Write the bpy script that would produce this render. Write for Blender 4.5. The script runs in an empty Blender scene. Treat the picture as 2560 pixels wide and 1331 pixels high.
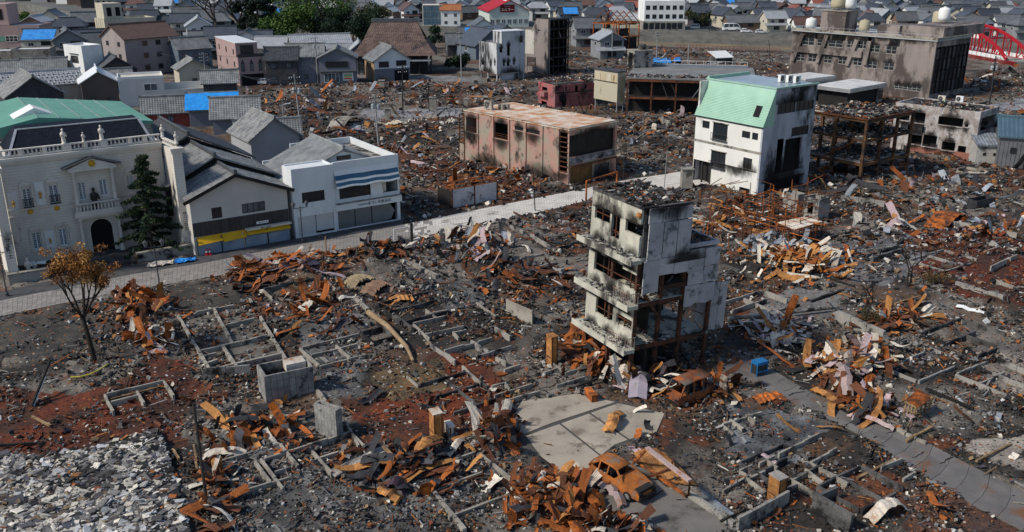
import bpy, math, random
import numpy as np
from mathutils import Vector, Matrix
random.seed(7); RNG = np.random.default_rng(11)
SC = bpy.context.scene
# ---------------------------------------------------------------- camera, sky, sun, exposure
FPX, PITCH, CAMH = 2282.0, math.radians(19.26), 30.0
cam = bpy.data.cameras.new('camera'); cam.sensor_width = 36.0; cam.lens = 36.0*FPX/2560; cam.clip_start = 1; cam.clip_end = 6000
camo = bpy.data.objects.new('camera', cam); SC.collection.objects.link(camo)
camo.location = (0, 0, CAMH); camo.rotation_euler = (math.pi/2-PITCH, 0, 0); SC.camera = camo
SUN_EL, SUN_AZ = math.radians(42), math.radians(22)          # shadows run towards azimuth 22 deg (right and away)
SUN_DIR = Vector((math.cos(SUN_AZ)*math.cos(SUN_EL), math.sin(SUN_AZ)*math.cos(SUN_EL), -math.sin(SUN_EL)))
world = bpy.data.worlds.new('World'); SC.world = world; world.use_nodes = True
wn = world.node_tree.nodes; wl = world.node_tree.links; wn.clear()
sky = wn.new('ShaderNodeTexSky'); sky.sky_type = 'NISHITA'; sky.sun_disc = False
sky.sun_elevation = SUN_EL; sky.sun_rotation = math.atan2(-SUN_DIR.x, -SUN_DIR.y); sky.air_density = 1.0; sky.dust_density = 0.6; sky.ozone_density = 2.0
bg = wn.new('ShaderNodeBackground'); bg.inputs[1].default_value = 0.135; wo = wn.new('ShaderNodeOutputWorld')
wl.new(sky.outputs[0], bg.inputs[0]); wl.new(bg.outputs[0], wo.inputs[0])
sun = bpy.data.lights.new('sun', 'SUN'); sun.energy = 4.2; sun.angle = math.radians(6.0); sun.color = (1, .93, .82)
suno = bpy.data.objects.new('sun', sun); SC.collection.objects.link(suno); suno.location = (-60, 0, 80)
suno.rotation_euler = SUN_DIR.to_track_quat('-Z', 'Y').to_euler()
SC.view_settings.view_transform = 'Standard'; SC.view_settings.look = 'None'; SC.view_settings.exposure = -0.1; SC.view_settings.gamma = 1
SC.view_settings.use_curve_mapping = False
SC.render.engine = 'CYCLES'; SC.cycles.max_bounces = 5; SC.cycles.diffuse_bounces = 2; SC.cycles.glossy_bounces = 2
SC.cycles.use_denoising = True
SC.cycles.transparent_max_bounces = 4
# ---------------------------------------------------------------- photo geometry helpers (pixel of the 2560 px photo <-> place on a level plane)
CP, SP = math.cos(PITCH), math.sin(PITCH)
def P(px, py, z=0.0):
    x = (px-1280)/FPX; y = (665.5-py)/FPX
    r = (x, CP+y*SP, -SP+y*CP); t = (z-CAMH)/r[2]
    return Vector((t*r[0], t*r[1], z))
def pix(p):
    dy, dz = p[1], p[2]-CAMH
    zc = dy*CP-dz*SP; return 1280+FPX*p[0]/zc, 665.5-FPX*(dy*SP+dz*CP)/zc
def pixn(X, Y, Z):
    dz = Z-CAMH; zc = Y*CP-dz*SP; return 1280+FPX*X/zc, 665.5-FPX*(Y*SP+dz*CP)/zc
def zat(p, py):            # height above point p that the photo shows at row py
    k = (665.5-py)/FPX     # (dy*SP+dz*CP) = k*(dy*CP-dz*SP)
    dz = (k*p[1]*CP-p[1]*SP)/(CP+k*SP); return dz+CAMH
def tu(p, ang, px, z=0.0): # run along direction ang from p until the column px
    m = (px-1280)/FPX; ux, uy = math.cos(ang), math.sin(ang)
    return (m*(p[1]*CP-(z-CAMH)*SP)-p[0])/(ux-m*uy*CP)
# ---------------------------------------------------------------- materials
MATS = {}
def mat(name, c1, c2=None, sc=.6, rough=.85, metal=0., bump=.15, bsc=14., soot=0., ssc=.3, sc3=(.012,.011,.011), streak=1., rnd=0., fine=.35, attr=False, spec=.3, band=None):
    if name in MATS: return MATS[name]
    m = bpy.data.materials.new(name); MATS[name] = m; m.use_nodes = True
    nt = m.node_tree; N = nt.nodes; L = nt.links; b = N['Principled BSDF']
    b.inputs['Roughness'].default_value = rough; b.inputs['Metallic'].default_value = metal; b.inputs['Specular IOR Level'].default_value = spec
    geo = N.new('ShaderNodeNewGeometry'); pos = geo.outputs['Position']
    def noise(scale, det=4, vec=pos, rg=.6):
        n = N.new('ShaderNodeTexNoise'); n.inputs['Scale'].default_value = scale; n.inputs['Detail'].default_value = det; n.inputs['Roughness'].default_value = rg
        L.new(vec, n.inputs['Vector']); return n.outputs['Fac']
    def ramp(v, a, bb):
        r = N.new('ShaderNodeMapRange'); r.inputs[1].default_value = a; r.inputs[2].default_value = bb; L.new(v, r.inputs[0]); return r.outputs[0]
    def mix(f, A, B, mode='MIX'):
        x = N.new('ShaderNodeMix'); x.data_type = 'RGBA'; x.blend_type = mode
        for s, val in ((x.inputs[0], f), (x.inputs[6], A), (x.inputs[7], B)):
            if hasattr(val, 'is_linked'): L.new(val, s)
            elif isinstance(val, (int, float)): s.default_value = val
            else: s.default_value = (*val, 1)
        return x.outputs[2]
    vec = pos
    if streak != 1:
        mp = N.new('ShaderNodeMapping'); mp.inputs['Scale'].default_value = (1, 1, 1/streak); L.new(pos, mp.inputs[0]); vec = mp.outputs[0]
    if attr:
        a = N.new('ShaderNodeAttribute'); a.attribute_name = 'Col'; col = a.outputs['Color']
    elif c2 is not None: col = mix(ramp(noise(sc, 5, vec), .38, .62), c1, c2)
    else: col = mix(0., c1, c1)
    if band:                                                    # regular seams: (axis scale, darkening)
        w = N.new('ShaderNodeTexWave'); w.wave_type = 'BANDS'; w.bands_direction = band[0]; w.inputs['Scale'].default_value = band[1]
        tc = N.new('ShaderNodeTexCoord'); L.new(tc.outputs['Object'], w.inputs['Vector'])
        col = mix(ramp(w.outputs['Fac'], .0, .35), [c*band[2] for c in c1], col)
    fn = noise(bsc, 3)
    if fine:
        fr = N.new('ShaderNodeMapRange'); fr.inputs[1].default_value = .3; fr.inputs[2].default_value = .7; fr.inputs[3].default_value = 1-fine; fr.inputs[4].default_value = 1+fine
        L.new(fn, fr.inputs[0]); cm = N.new('ShaderNodeVectorMath'); cm.operation = 'SCALE'; L.new(col, cm.inputs[0]); L.new(fr.outputs[0], cm.inputs['Scale']); col = cm.outputs[0]
    if soot:
        sn = noise(ssc, 6, vec, .68); col = mix(ramp(sn, .67-soot*.45, .77-soot*.45), col, sc3)
    if rnd:
        oi = N.new('ShaderNodeObjectInfo'); rr = N.new('ShaderNodeMapRange'); rr.inputs[3].default_value = 1-rnd; rr.inputs[4].default_value = 1+rnd
        L.new(oi.outputs['Random'], rr.inputs[0]); cm = N.new('ShaderNodeVectorMath'); cm.operation = 'SCALE'; L.new(col, cm.inputs[0]); L.new(rr.outputs[0], cm.inputs['Scale']); col = cm.outputs[0]
    L.new(col, b.inputs['Base Color'])
    if bump:
        bp = N.new('ShaderNodeBump'); bp.inputs['Strength'].default_value = bump; bp.inputs['Distance'].default_value = .05; L.new(fn, bp.inputs['Height']); L.new(bp.outputs[0], b.inputs['Normal'])
    return m
# ---------------------------------------------------------------- mesh builder
COL = SC.collection
class MB:
    def __init__(s): s.v = []; s.f = []; s.m = []
    def add(s, vs, fs, mi=0):
        n = len(s.v); s.v += [tuple(v) for v in vs]; s.f += [tuple(i+n for i in f) for f in fs]; s.m += [mi]*len(fs); return s
    BF = [(0,3,2,1),(4,5,6,7),(0,1,5,4),(1,2,6,5),(2,3,7,6),(3,0,4,7)]
    def box(s, x0, y0, z0, x1, y1, z1, mi=0):
        return s.add([(x0,y0,z0),(x1,y0,z0),(x1,y1,z0),(x0,y1,z0),(x0,y0,z1),(x1,y0,z1),(x1,y1,z1),(x0,y1,z1)], MB.BF, mi)
    def hexa(s, vs, mi=0): return s.add(vs, MB.BF, mi)
    def quad(s, a, b, c, d, mi=0): return s.add([a,b,c,d], [(0,1,2,3)], mi)
    def beam(s, p0, p1, w, h, up=(0,0,1), mi=0):               # box along p0-p1; h upwards from the line's centre
        p0, p1 = Vector(p0), Vector(p1); d = (p1-p0).normalized(); up = Vector(up)
        if abs(d.dot(up)) > .98: up = Vector((1,0,0))
        sd = d.cross(up).normalized()*(w/2); u = sd.cross(d).normalized()*(h/2)
        return s.hexa([p0-sd-u, p0+sd-u, p1+sd-u, p1-sd-u, p0-sd+u, p0+sd+u, p1+sd+u, p1-sd+u], mi)
    def tube(s, p0, p1, r0, r1=None, n=8, mi=0, cap=True):
        p0, p1 = Vector(p0), Vector(p1); r1 = r0 if r1 is None else r1; d = (p1-p0).normalized()
        a = d.cross(Vector((0,0,1)) if abs(d.z) < .9 else Vector((1,0,0))).normalized(); b = d.cross(a)
        vs = [p0+(a*math.cos(t)+b*math.sin(t))*r0 for t in [2*math.pi*i/n for i in range(n)]]+[p1+(a*math.cos(t)+b*math.sin(t))*r1 for t in [2*math.pi*i/n for i in range(n)]]
        fs = [(i, (i+1) % n, n+(i+1) % n, n+i) for i in range(n)]
        if cap: fs += [tuple(range(n))[::-1], tuple(range(n, 2*n))]
        return s.add(vs, fs, mi)
    def lathe(s, c, prof, n=10, mi=0):                          # prof: (r,z) list about vertical axis at c
        vs = []; k = len(prof)
        for r, z in prof: vs += [(c[0]+r*math.cos(2*math.pi*i/n), c[1]+r*math.sin(2*math.pi*i/n), c[2]+z) for i in range(n)]
        fs = [(j*n+i, j*n+(i+1) % n, (j+1)*n+(i+1) % n, (j+1)*n+i) for j in range(k-1) for i in range(n)]
        fs += [tuple(range(n))[::-1], tuple(range((k-1)*n, k*n))]
        return s.add(vs, fs, mi)
    def prism(s, poly, d, mi=0):                                # planar polygon (3D points) pushed along d
        d = Vector(d); n = len(poly); poly = [Vector(p) for p in poly]
        return s.add(poly+[p+d for p in poly], [tuple(range(n))[::-1], tuple(range(n, 2*n))]+[(i, (i+1) % n, n+(i+1) % n, n+i) for i in range(n)], mi)
    def slabpoly(s, pts, z0, z1, mi=0): return s.prism([(p[0], p[1], z0) for p in pts], (0, 0, z1-z0), mi)
    def wall(s, o, ud, nd, Lw, z0, z1, holes=(), t=.25, mi=0):  # wall slab with rectangular openings (u0,u1,z0,z1)
        o, ud, nd = Vector(o), Vector(ud), Vector(nd)
        us = sorted({0, Lw, *[min(max(q, 0), Lw) for h in holes for q in h[:2]]}); zs = sorted({z0, z1, *[min(max(q, z0), z1) for h in holes for q in h[2:4]]})
        def solid(i, j):
            if i < 0 or j < 0 or i >= len(us)-1 or j >= len(zs)-1: return False
            a, b = (us[i]+us[i+1])/2, (zs[j]+zs[j+1])/2
            return not any(h[0] < a < h[1] and h[2] < b < h[3] for h in holes)
        def pt(u, z, k): q = o+ud*u-nd*(t*k); return (q.x, q.y, o.z+z)
        for i in range(len(us)-1):
            for j in range(len(zs)-1):
                if not solid(i, j): continue
                a, b, c, d = us[i], us[i+1], zs[j], zs[j+1]
                s.quad(pt(a,c,0), pt(b,c,0), pt(b,d,0), pt(a,d,0), mi); s.quad(pt(b,c,1), pt(a,c,1), pt(a,d,1), pt(b,d,1), mi)
                if not solid(i-1, j): s.quad(pt(a,c,1), pt(a,c,0), pt(a,d,0), pt(a,d,1), mi)
                if not solid(i+1, j): s.quad(pt(b,c,0), pt(b,c,1), pt(b,d,1), pt(b,d,0), mi)
                if not solid(i, j-1): s.quad(pt(a,c,1), pt(b,c,1), pt(b,c,0), pt(a,c,0), mi)
                if not solid(i, j+1): s.quad(pt(a,d,0), pt(b,d,0), pt(b,d,1), pt(a,d,1), mi)
        return s
    def mesh(s, name, mats):
        me = bpy.data.meshes.new(name); me.from_pydata(s.v, [], s.f)
        for m in (mats if isinstance(mats, (list, tuple)) else [mats]): me.materials.append(m)
        if any(s.m): me.polygons.foreach_set('material_index', s.m)
        return me
    def build(s, name, mats, parent=None, loc=None): return obj(name, s.mesh(name, mats), parent, loc)
def obj(name, data, parent=None, loc=None):
    o = bpy.data.objects.new(name, data); COL.objects.link(o)
    if parent is not None: o.parent = parent
    if loc is not None: o.location = loc
    return o
def tag(o, label=None, cat=None, group=None, kind=None):
    if label: o['label'] = label
    if cat: o['category'] = cat
    if group: o['group'] = group
    if kind or cat: o['kind'] = kind or 'thing'
    return o
def thing(name, label, cat, loc=(0,0,0), rz=0., group=None):
    o = obj(name, None, None, loc); o.rotation_euler = (0, 0, rz); o.empty_display_size = .5; return tag(o, label, cat, group)
def copy_tree(o, parent=None):
    c = o.copy(); COL.objects.link(c)
    if parent is not None: c.parent = parent
    for ch in o.children: copy_tree(ch, c)
    return c
def smooth(o):
    o.data.polygons.foreach_set('use_smooth', [True]*len(o.data.polygons)); return o
def npmesh(name, V, Fq, m, col=None, smooth=False):             # quads from numpy arrays, optional point colours
    me = bpy.data.meshes.new(name); k = Fq.shape[1]
    me.vertices.add(len(V)); me.vertices.foreach_set('co', V.astype(np.float32).ravel())
    me.loops.add(Fq.size); me.loops.foreach_set('vertex_index', Fq.astype(np.int32).ravel())
    me.polygons.add(len(Fq)); me.polygons.foreach_set('loop_start', np.arange(0, Fq.size, k, dtype=np.int32)); me.polygons.foreach_set('loop_total', np.full(len(Fq), k, np.int32))
    if col is not None:
        a = me.color_attributes.new('Col', 'FLOAT_COLOR', 'POINT'); a.data.foreach_set('color', np.concatenate([col, np.ones((len(col), 1))], 1).astype(np.float32).ravel())
    me.polygons.foreach_set('use_smooth', np.full(len(Fq), smooth)); me.materials.append(m); me.update(calc_edges=True); return me
def vnoise(X, Y, s, seed=0):                                    # value noise
    X = np.asarray(X, float)/s+seed*17.13+500; Y = np.asarray(Y, float)/s+seed*9.71+500
    ix = np.floor(X).astype(int); iy = np.floor(Y).astype(int); fx = X-ix; fy = Y-iy; fx = fx*fx*(3-2*fx); fy = fy*fy*(3-2*fy)
    def h(a, b):
        n = (a*374761393+b*668265263+seed*1442695041) & 0xffffffff; n = ((n ^ (n >> 13))*1274126177) & 0xffffffff; return ((n ^ (n >> 16)) & 0xffff)/65535.
    return (h(ix,iy)*(1-fx)+h(ix+1,iy)*fx)*(1-fy)+(h(ix,iy+1)*(1-fx)+h(ix+1,iy+1)*fx)*fy
def fbm(X, Y, s, o=4, seed=0):
    t = 0; a = .5; n = 0
    for i in range(o): t = t+a*vnoise(X, Y, s/2**i, seed+i); n += a; a *= .55
    return t/n
def inpoly(px, py, poly):
    r = np.zeros(np.shape(px), bool); n = len(poly)
    for i in range(n):
        x0, y0 = poly[i]; x1, y1 = poly[(i+1) % n]
        if y0 == y1: continue
        c = ((y0 > py) != (y1 > py)) & (px < (x1-x0)*(py-y0)/(y1-y0)+x0); r ^= c
    return r
# ---------------------------------------------------------------- a building seen on its corner: K nearest corner, R face runs right along ang, L face runs along ang+90
class Bld:
    def __init__(s, name, label, cat, K, ang, R=None, Lf=None, LR=None, LL=None, top=None, h=None, z0=0., group=None, zR=0., zL=0.):
        s.a = math.radians(ang); s.K = P(K[0], K[1], z0) if len(K) == 2 else Vector(K)
        s.LR = LR if LR is not None else tu(s.K, s.a, R, zR); s.LL = LL if LL is not None else tu(s.K, s.a+math.pi/2, Lf, zL)
        s.h = h if h is not None else zat(s.K, top)-z0
        s.root = thing(name, label, cat, s.K, s.a, group); s.z0 = z0
    def f(s, face, px, py, off=0.):                             # photo pixel -> (run along face, height) on that face (off = outwards)
        u = Vector((math.cos(s.a), math.sin(s.a), 0)); v = Vector((-u.y, u.x, 0)); n = -v if face == 'R' else -u; d = u if face == 'R' else v
        o = s.K+n*off; x = (px-1280)/FPX; y = (665.5-py)/FPX; r = Vector((x, CP+y*SP, -SP+y*CP)); c = Vector((0, 0, CAMH))
        t = (o-c).dot(n)/r.dot(n); q = c+r*t; return (q-o).dot(d), q.z-s.K.z
    def rect(s, face, x0, y0, x1, y1, off=0.):
        a = s.f(face, x0, y0, off); b = s.f(face, x1, y1, off); return (min(a[0],b[0]), max(a[0],b[0]), min(a[1],b[1]), max(a[1],b[1]))
    def pt(s, face, u, z, out=0.):                              # local point on a face, pushed outwards
        return Vector((u, -out, z)) if face == 'R' else Vector((-out, u, z))
    def fbox(s, mb, face, u0, u1, z0, z1, o0, o1, mi=0):        # box on a face between outward offsets o0..o1
        if face == 'R': mb.box(u0, -max(o0,o1), z0, u1, -min(o0,o1), z1, mi)
        else: mb.box(-max(o0,o1), u0, z0, -min(o0,o1), u1, z1, mi)
    def shell(s, m, hR=(), hL=(), h=None, t=.25, z0=-.4, name='wall'):
        h = h or s.h; mb = MB()
        mb.wall((0,0,0), (1,0,0), (0,-1,0), s.LR, z0, h, hR, t); mb.wall((0,t+.002,0), (0,1,0), (-1,0,0), s.LL-t-.002, z0, h, [(a-t, b-t, c, d) for a, b, c, d in hL], t)
        mb.box(t+.002, s.LL-t, z0, s.LR-t-.002, s.LL, h); mb.box(s.LR-t, t+.002, z0, s.LR, s.LL, h); return mb.build(name, m, s.root)
    def window(s, face, r, mf, mp, nx=2, ny=1, fw=.06, back=.12, name='window', lab=None):
        u0, u1, z0, z1 = r; mb = MB(); B = lambda a, b, c, d: s.fbox(mb, face, a, b, c, d, -back-.03, -back+.05)
        B(u0, u0+fw, z0, z1); B(u1-fw, u1, z0, z1); B(u0+fw, u1-fw, z0, z0+fw); B(u0+fw, u1-fw, z1-fw, z1)
        for i in range(1, nx): c = u0+(u1-u0)*i/nx; B(c-fw/2, c+fw/2, z0+fw, z1-fw)
        for j in range(1, ny): c = z0+(z1-z0)*j/ny; B(u0+fw, u1-fw, c-fw/3, c+fw/3)
        w = mb.build(name, mf, s.root); pm = MB(); s.fbox(pm, face, u0+.01, u1-.01, z0+.01, z1-.01, -back-.02, -back-.005); pm.build('pane', mp, w)
        if lab: w['label'] = lab
        return w
    def part(s, name, m, fn): mb = MB(); fn(mb); return mb.build(name, m, s.root)
def stain_mat():
    if 'soot_stain' in MATS: return MATS['soot_stain']
    m = bpy.data.materials.new('soot_stain'); MATS['soot_stain'] = m; m.use_nodes = True; N = m.node_tree.nodes; L = m.node_tree.links; b = N['Principled BSDF']; b.inputs['Base Color'].default_value = (.018,.016,.015,1); b.inputs['Roughness'].default_value = .95; b.inputs['Specular IOR Level'].default_value = .1
    def M(op, x, y=None):
        n = N.new('ShaderNodeMath'); n.operation = op; n.use_clamp = False
        for i, v in enumerate((x, y)):
            if v is None: continue
            if isinstance(v, (int, float)): n.inputs[i].default_value = v
            else: L.new(v, n.inputs[i])
        return n.outputs[0]
    tc = N.new('ShaderNodeTexCoord'); sp = N.new('ShaderNodeSeparateXYZ'); L.new(tc.outputs['UV'], sp.inputs[0]); ge = N.new('ShaderNodeNewGeometry'); mp = N.new('ShaderNodeMapping'); mp.inputs['Scale'].default_value = (1,1,.45); L.new(ge.outputs['Position'], mp.inputs[0]); no = N.new('ShaderNodeTexNoise'); no.inputs['Scale'].default_value = 2.4; no.inputs['Detail'].default_value = 8; no.inputs['Roughness'].default_value = .7; L.new(mp.outputs[0], no.inputs['Vector'])
    e = M('SUBTRACT', 1., M('ABSOLUTE', M('SUBTRACT', M('MULTIPLY', sp.outputs[0], 2.), 1.))); f = M('MULTIPLY', M('POWER', M('MAXIMUM', e, 0.), .55), M('SUBTRACT', 1., sp.outputs[1])); v = M('ADD', M('MULTIPLY', f, 1.5), M('MULTIPLY', M('SUBTRACT', no.outputs['Fac'], .5), 1.3)); v = M('MULTIPLY', v, M('MINIMUM', M('MULTIPLY', e, 6.), 1.)); v = M('MULTIPLY', v, M('MINIMUM', M('MULTIPLY', M('SUBTRACT', 1., sp.outputs[1]), 5.), 1.))
    r = N.new('ShaderNodeMapRange'); r.inputs[1].default_value = .4; r.inputs[2].default_value = 1.1; r.inputs[4].default_value = .8; L.new(v, r.inputs[0]); L.new(r.outputs[0], b.inputs['Alpha']); return m
def stain(root, face, u0, u1, z0, z1, off=.014):
    q = [(u0,z0),(u1,z0),(u1,z1),(u0,z1)]; me = bpy.data.meshes.new('soot_stain'); me.from_pydata([(u,-off,z) if face == 'R' else (-off,u,z) for u, z in q], [], [(0,1,2,3)]); uv = me.uv_layers.new(name='UVMap')
    for i, c in enumerate(((0,0),(1,0),(1,1),(0,1))): uv.data[i].uv = c
    me.materials.append(stain_mat()); return obj('soot_stain', me, root)
def text(name, body, size, m, parent, loc, rot, extr=.01, align='CENTER'):
    c = bpy.data.curves.new(name, 'FONT'); c.body = body; c.size = size; c.extrude = extr; c.align_x = align; c.align_y = 'CENTER'; c.resolution_u = 2
    t = bpy.data.objects.new(name, c); COL.objects.link(t); dg = bpy.context.evaluated_depsgraph_get(); me = bpy.data.meshes.new_from_object(t.evaluated_get(dg)); bpy.data.objects.remove(t); bpy.data.curves.remove(c)
    me.materials.clear(); me.materials.append(m); o = obj(name, me, parent, loc); o.rotation_euler = rot; return o
# ---------------------------------------------------------------- palette
conc = mat('concrete', (.30,.28,.25), (.20,.19,.175), .5, soot=.35, ssc=.5)
conc_light = mat('concrete_pale', (.34,.31,.26), (.22,.20,.17), .7, soot=.32, ssc=.8, fine=.25, sc3=(.06,.055,.05))
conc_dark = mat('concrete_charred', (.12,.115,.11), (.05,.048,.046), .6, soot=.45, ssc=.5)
asphalt = mat('asphalt', (.075,.075,.078), (.05,.05,.052), 1.2, bsc=30)
black = mat('char_and_shade_black', (.012,.011,.011), (.022,.02,.019), 1., fine=.3)
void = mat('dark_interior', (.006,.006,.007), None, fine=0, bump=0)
glass = mat('dark_glass', (.02,.025,.03), None, rough=.12, fine=0, bump=0, spec=.6)
glass_pale = mat('pale_glass', (.12,.15,.17), (.05,.06,.07), .5, rough=.15, fine=.1, bump=0, spec=.6)
white = mat('white_paint', (.72,.72,.70), (.62,.63,.62), .4, fine=.06, bump=.03, soot=.06, ssc=.4, sc3=(.25,.24,.22), streak=3)
cream = mat('cream_render', (.62,.57,.47), (.5,.46,.38), .4, fine=.08, bump=.05, soot=.08, sc3=(.2,.18,.15), streak=3)
alu = mat('aluminium', (.5,.5,.5), (.4,.4,.41), 1., rough=.4, metal=.6, fine=.1, bump=0)
dark_frame = mat('dark_window_frame', (.03,.03,.032), None, rough=.5, fine=.1, bump=0)
white_frame = mat('white_window_frame', (.75,.75,.73), None, rough=.5, fine=.05, bump=0)
rust = mat('rust', (.43,.115,.016), (.12,.038,.013), 1.6, rough=.8, soot=.3, ssc=1.1, sc3=(.04,.022,.015), rnd=.45, bump=.3, bsc=9)
rust_dark = mat('rust_dark', (.14,.045,.017), (.05,.022,.013), 1.2, rough=.85, soot=.3, ssc=.8, sc3=(.02,.015,.012), rnd=.35, bump=.3)
rust_gold = mat('rust_golden', (.44,.20,.06), (.20,.085,.028), 1.4, rough=.75, soot=.22, ssc=1.1, sc3=(.06,.04,.025), rnd=.3, bump=.25)
tin_grey = mat('galvanised_sheet', (.34,.38,.42), (.20,.22,.25), 1., rough=.5, metal=.35, soot=.15, ssc=.7, sc3=(.2,.08,.02), rnd=.3, bump=.2)
tin_pale = mat('pale_sheet', (.58,.52,.45), (.42,.34,.26), .9, rough=.7, soot=.2, ssc=.9, sc3=(.33,.12,.03), rnd=.2, bump=.2)
tin_pink = mat('pink_sheet', (.40,.29,.265), (.30,.235,.225), .9, rough=.6, soot=.22, ssc=.8, sc3=(.3,.11,.03), rnd=.2, bump=.2)
tin_dark = mat('dark_sheet', (.05,.05,.058), (.025,.024,.026), .9, rough=.6, soot=.15, rnd=.3, bump=.2)
wood_char = mat('charred_wood', (.03,.026,.022), (.012,.011,.01), 3, rnd=.3, bump=.4)
wood_pale = mat('scorched_timber', (.34,.23,.12), (.15,.09,.05), 2, rnd=.3, bump=.2, soot=.2)
blue_tarp = mat('blue_tarpaulin', (.02,.22,.62), (.03,.30,.75), 1.2, rough=.45, fine=.15, bump=.4, bsc=3)
tile_dark = mat('dark_roof_tile', (.052,.056,.062), (.085,.088,.092), 1.5, rough=.42, bump=.3, bsc=20, spec=.5, rnd=.15)
tile_grey = mat('grey_roof_tile', (.24,.25,.245), (.15,.155,.16), .8, rough=.5, bump=.3, bsc=18, rnd=.15)
red_paint = mat('red_paint', (.42,.012,.02), (.32,.012,.018), .8, rough=.45, fine=.1, bump=.05)
gold = mat('gilt', (.62,.36,.04), (.5,.27,.03), 3, rough=.35, metal=.5, fine=.15)
# ---------------------------------------------------------------- burnt ground: one sheet to the river bank
NEAR_BANK = [(3200,172),(2560,150),(1960,128),(1480,112),(1330,106),(1150,100),(600,90),(250,76),(65,45),(-160,28),(-700,20)]
FAR_BANK = [(3200,132),(2560,112),(1971,90),(1565,78),(1330,74),(1100,69),(600,62),(252,48),(70,12),(-160,0),(-700,-8)]
def crowd(poly, off): return [P(x, y+off) for x, y in poly]
nb = [P(x, y) for x, y in NEAR_BANK]; nbs = sorted([(p.x/p.y, p.y) for p in nb]); 
def ybank(s): return np.interp(s, [a for a, _ in nbs], [b for _, b in nbs])
STREET_UP = [(-260,804),(0,752),(330,686),(515,657),(710,618),(846,594),(1011,561),(1245,514),(1430,478),(1559,451),(1731,425),(1800,411)]
STREET_LO = [(1830,449),(1700,470),(1600,485),(1478,499),(1390,521),(1195,564),(1038,594),(665,665),(542,690),(271,735),(0,791),(-260,846)]
STREET = STREET_UP+STREET_LO
ASPH = [(-260,804),(0,752),(330,686),(515,657),(710,618),(846,594),(1011,561),(1005,545),(740,594),(500,635),(330,662),(60,716),(0,728),(-260,780)]
ALLEY = [(1871,895),(1923,919),(2014,974),(2130,1032),(2253,1081),(2325,1110),(2448,1175),(2560,1228),(2700,1296),(2700,1420),(2545,1318),(2415,1256),(2286,1172),(2179,1104),(2079,1049),(1981,1007),(1855,945),(1800,915)]
YARD = [(1305,1002),(1445,984),(1555,1003),(1662,1034),(1640,1085),(1545,1116),(1485,1162),(1430,1200),(1352,1140),(1252,1082)]
DRIVE = [(1490,1160),(1600,1150),(1660,1215),(1790,1265),(1850,1331),(1600,1345),(1560,1300),(1500,1260),(1440,1195)]
SLAB_SHARD = [(-120,1125),(120,1152),(395,1080),(440,1220),(475,1360),(-120,1400)]
# zones: polygon, colour a, colour b, rubble density factor, rubble mix
ZONES = [
 ([(-50,960),(180,985),(390,950),(450,1060),(300,1110),(100,1150),(-50,1130)], (.115,.028,.012), (.05,.022,.014), .5),
 ([(850,990),(1000,940),(1080,880),(1230,900),(1290,1020),(1200,1080),(1050,1090),(880,1060)], (.13,.030,.012), (.06,.024,.014), .6),
 ([(330,880),(480,900),(500,1000),(430,1150),(380,1060),(330,960)], (.10,.026,.013), (.05,.022,.015), .7),
 ([(1790,740),(1920,745),(1960,800),(1830,820)], (.12,.034,.014), (.07,.045,.03), .4),
 ([(2240,590),(2400,560),(2560,600),(2600,760),(2420,740),(2280,700)], (.10,.022,.01), (.05,.022,.014), .8),
 ([(2340,1190),(2440,1260),(2560,1310),(2560,1400),(2300,1400),(2250,1260)], (.09,.04,.025), (.05,.04,.034), .9),
 ([(1010,380),(1150,400),(1420,500),(1240,520),(1130,480),(1000,440)], (.10,.032,.014), (.05,.026,.016), 1.),
 ([(560,700),(-20,800),(0,900),(240,890),(270,780),(420,740)], (.070,.062,.052), (.04,.037,.033), .35),
 ([(420,735),(560,695),(620,750),(450,790)], (.060,.053,.044), (.04,.036,.032), .2),
 ([(1200,590),(1260,580),(1400,650),(1470,640),(1460,720),(1380,680)], (.185,.16,.13), (.12,.105,.09), .04),
 ([(930,930),(1080,900),(1130,960),(960,1000)], (.13,.085,.04), (.07,.05,.03), .3),
 ([(760,800),(900,790),(920,1000),(800,1000)], (.13,.125,.12), (.07,.068,.066), .8),
 ([(1830,1010),(2080,1060),(2010,1160),(1790,1120)], (.14,.145,.15), (.05,.05,.052), .5),
 ([(1990,640),(2150,590),(2330,640),(2200,720),(2080,700)], (.14,.135,.14), (.08,.08,.082), .8),
 ([(2420,870),(2560,850),(2600,1010),(2480,960)], (.20,.17,.145), (.11,.095,.085), .4),
 ([(2380,1110),(2560,1080),(2620,1200),(2480,1160)], (.32,.28,.23), (.22,.19,.16), .15),
 ([(1960,720),(2110,725),(2080,790),(1850,810)], (.18,.17,.16), (.12,.115,.11), .05),
 ([(1040,690),(1200,700),(1240,760),(1100,790)], (.10,.10,.10), (.05,.05,.05), .8),
 ([(560,1060),(1000,1150),(1270,1130),(1300,1240),(1000,1331),(560,1340)], (.12,.115,.11), (.05,.048,.046), 1.),
 ([(900,275),(1160,270),(1140,300),(900,300)], (.25,.25,.25), (.16,.16,.16), .1),
 ([(540,215),(960,195),(1210,210),(1200,192),(960,186),(540,205)], (.2,.2,.2), (.14,.14,.14), .05),
 ([(2480,262),(2560,245),(2600,270),(2470,285)], (.25,.26,.28), (.18,.18,.19), .1),
 ([(1480,500),(1740,460),(1720,600),(1480,600)], (.10,.09,.08), (.06,.055,.05), 1.),
]
FLAT = [STREET, ASPH, ALLEY, YARD, DRIVE, SLAB_SHARD]
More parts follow.
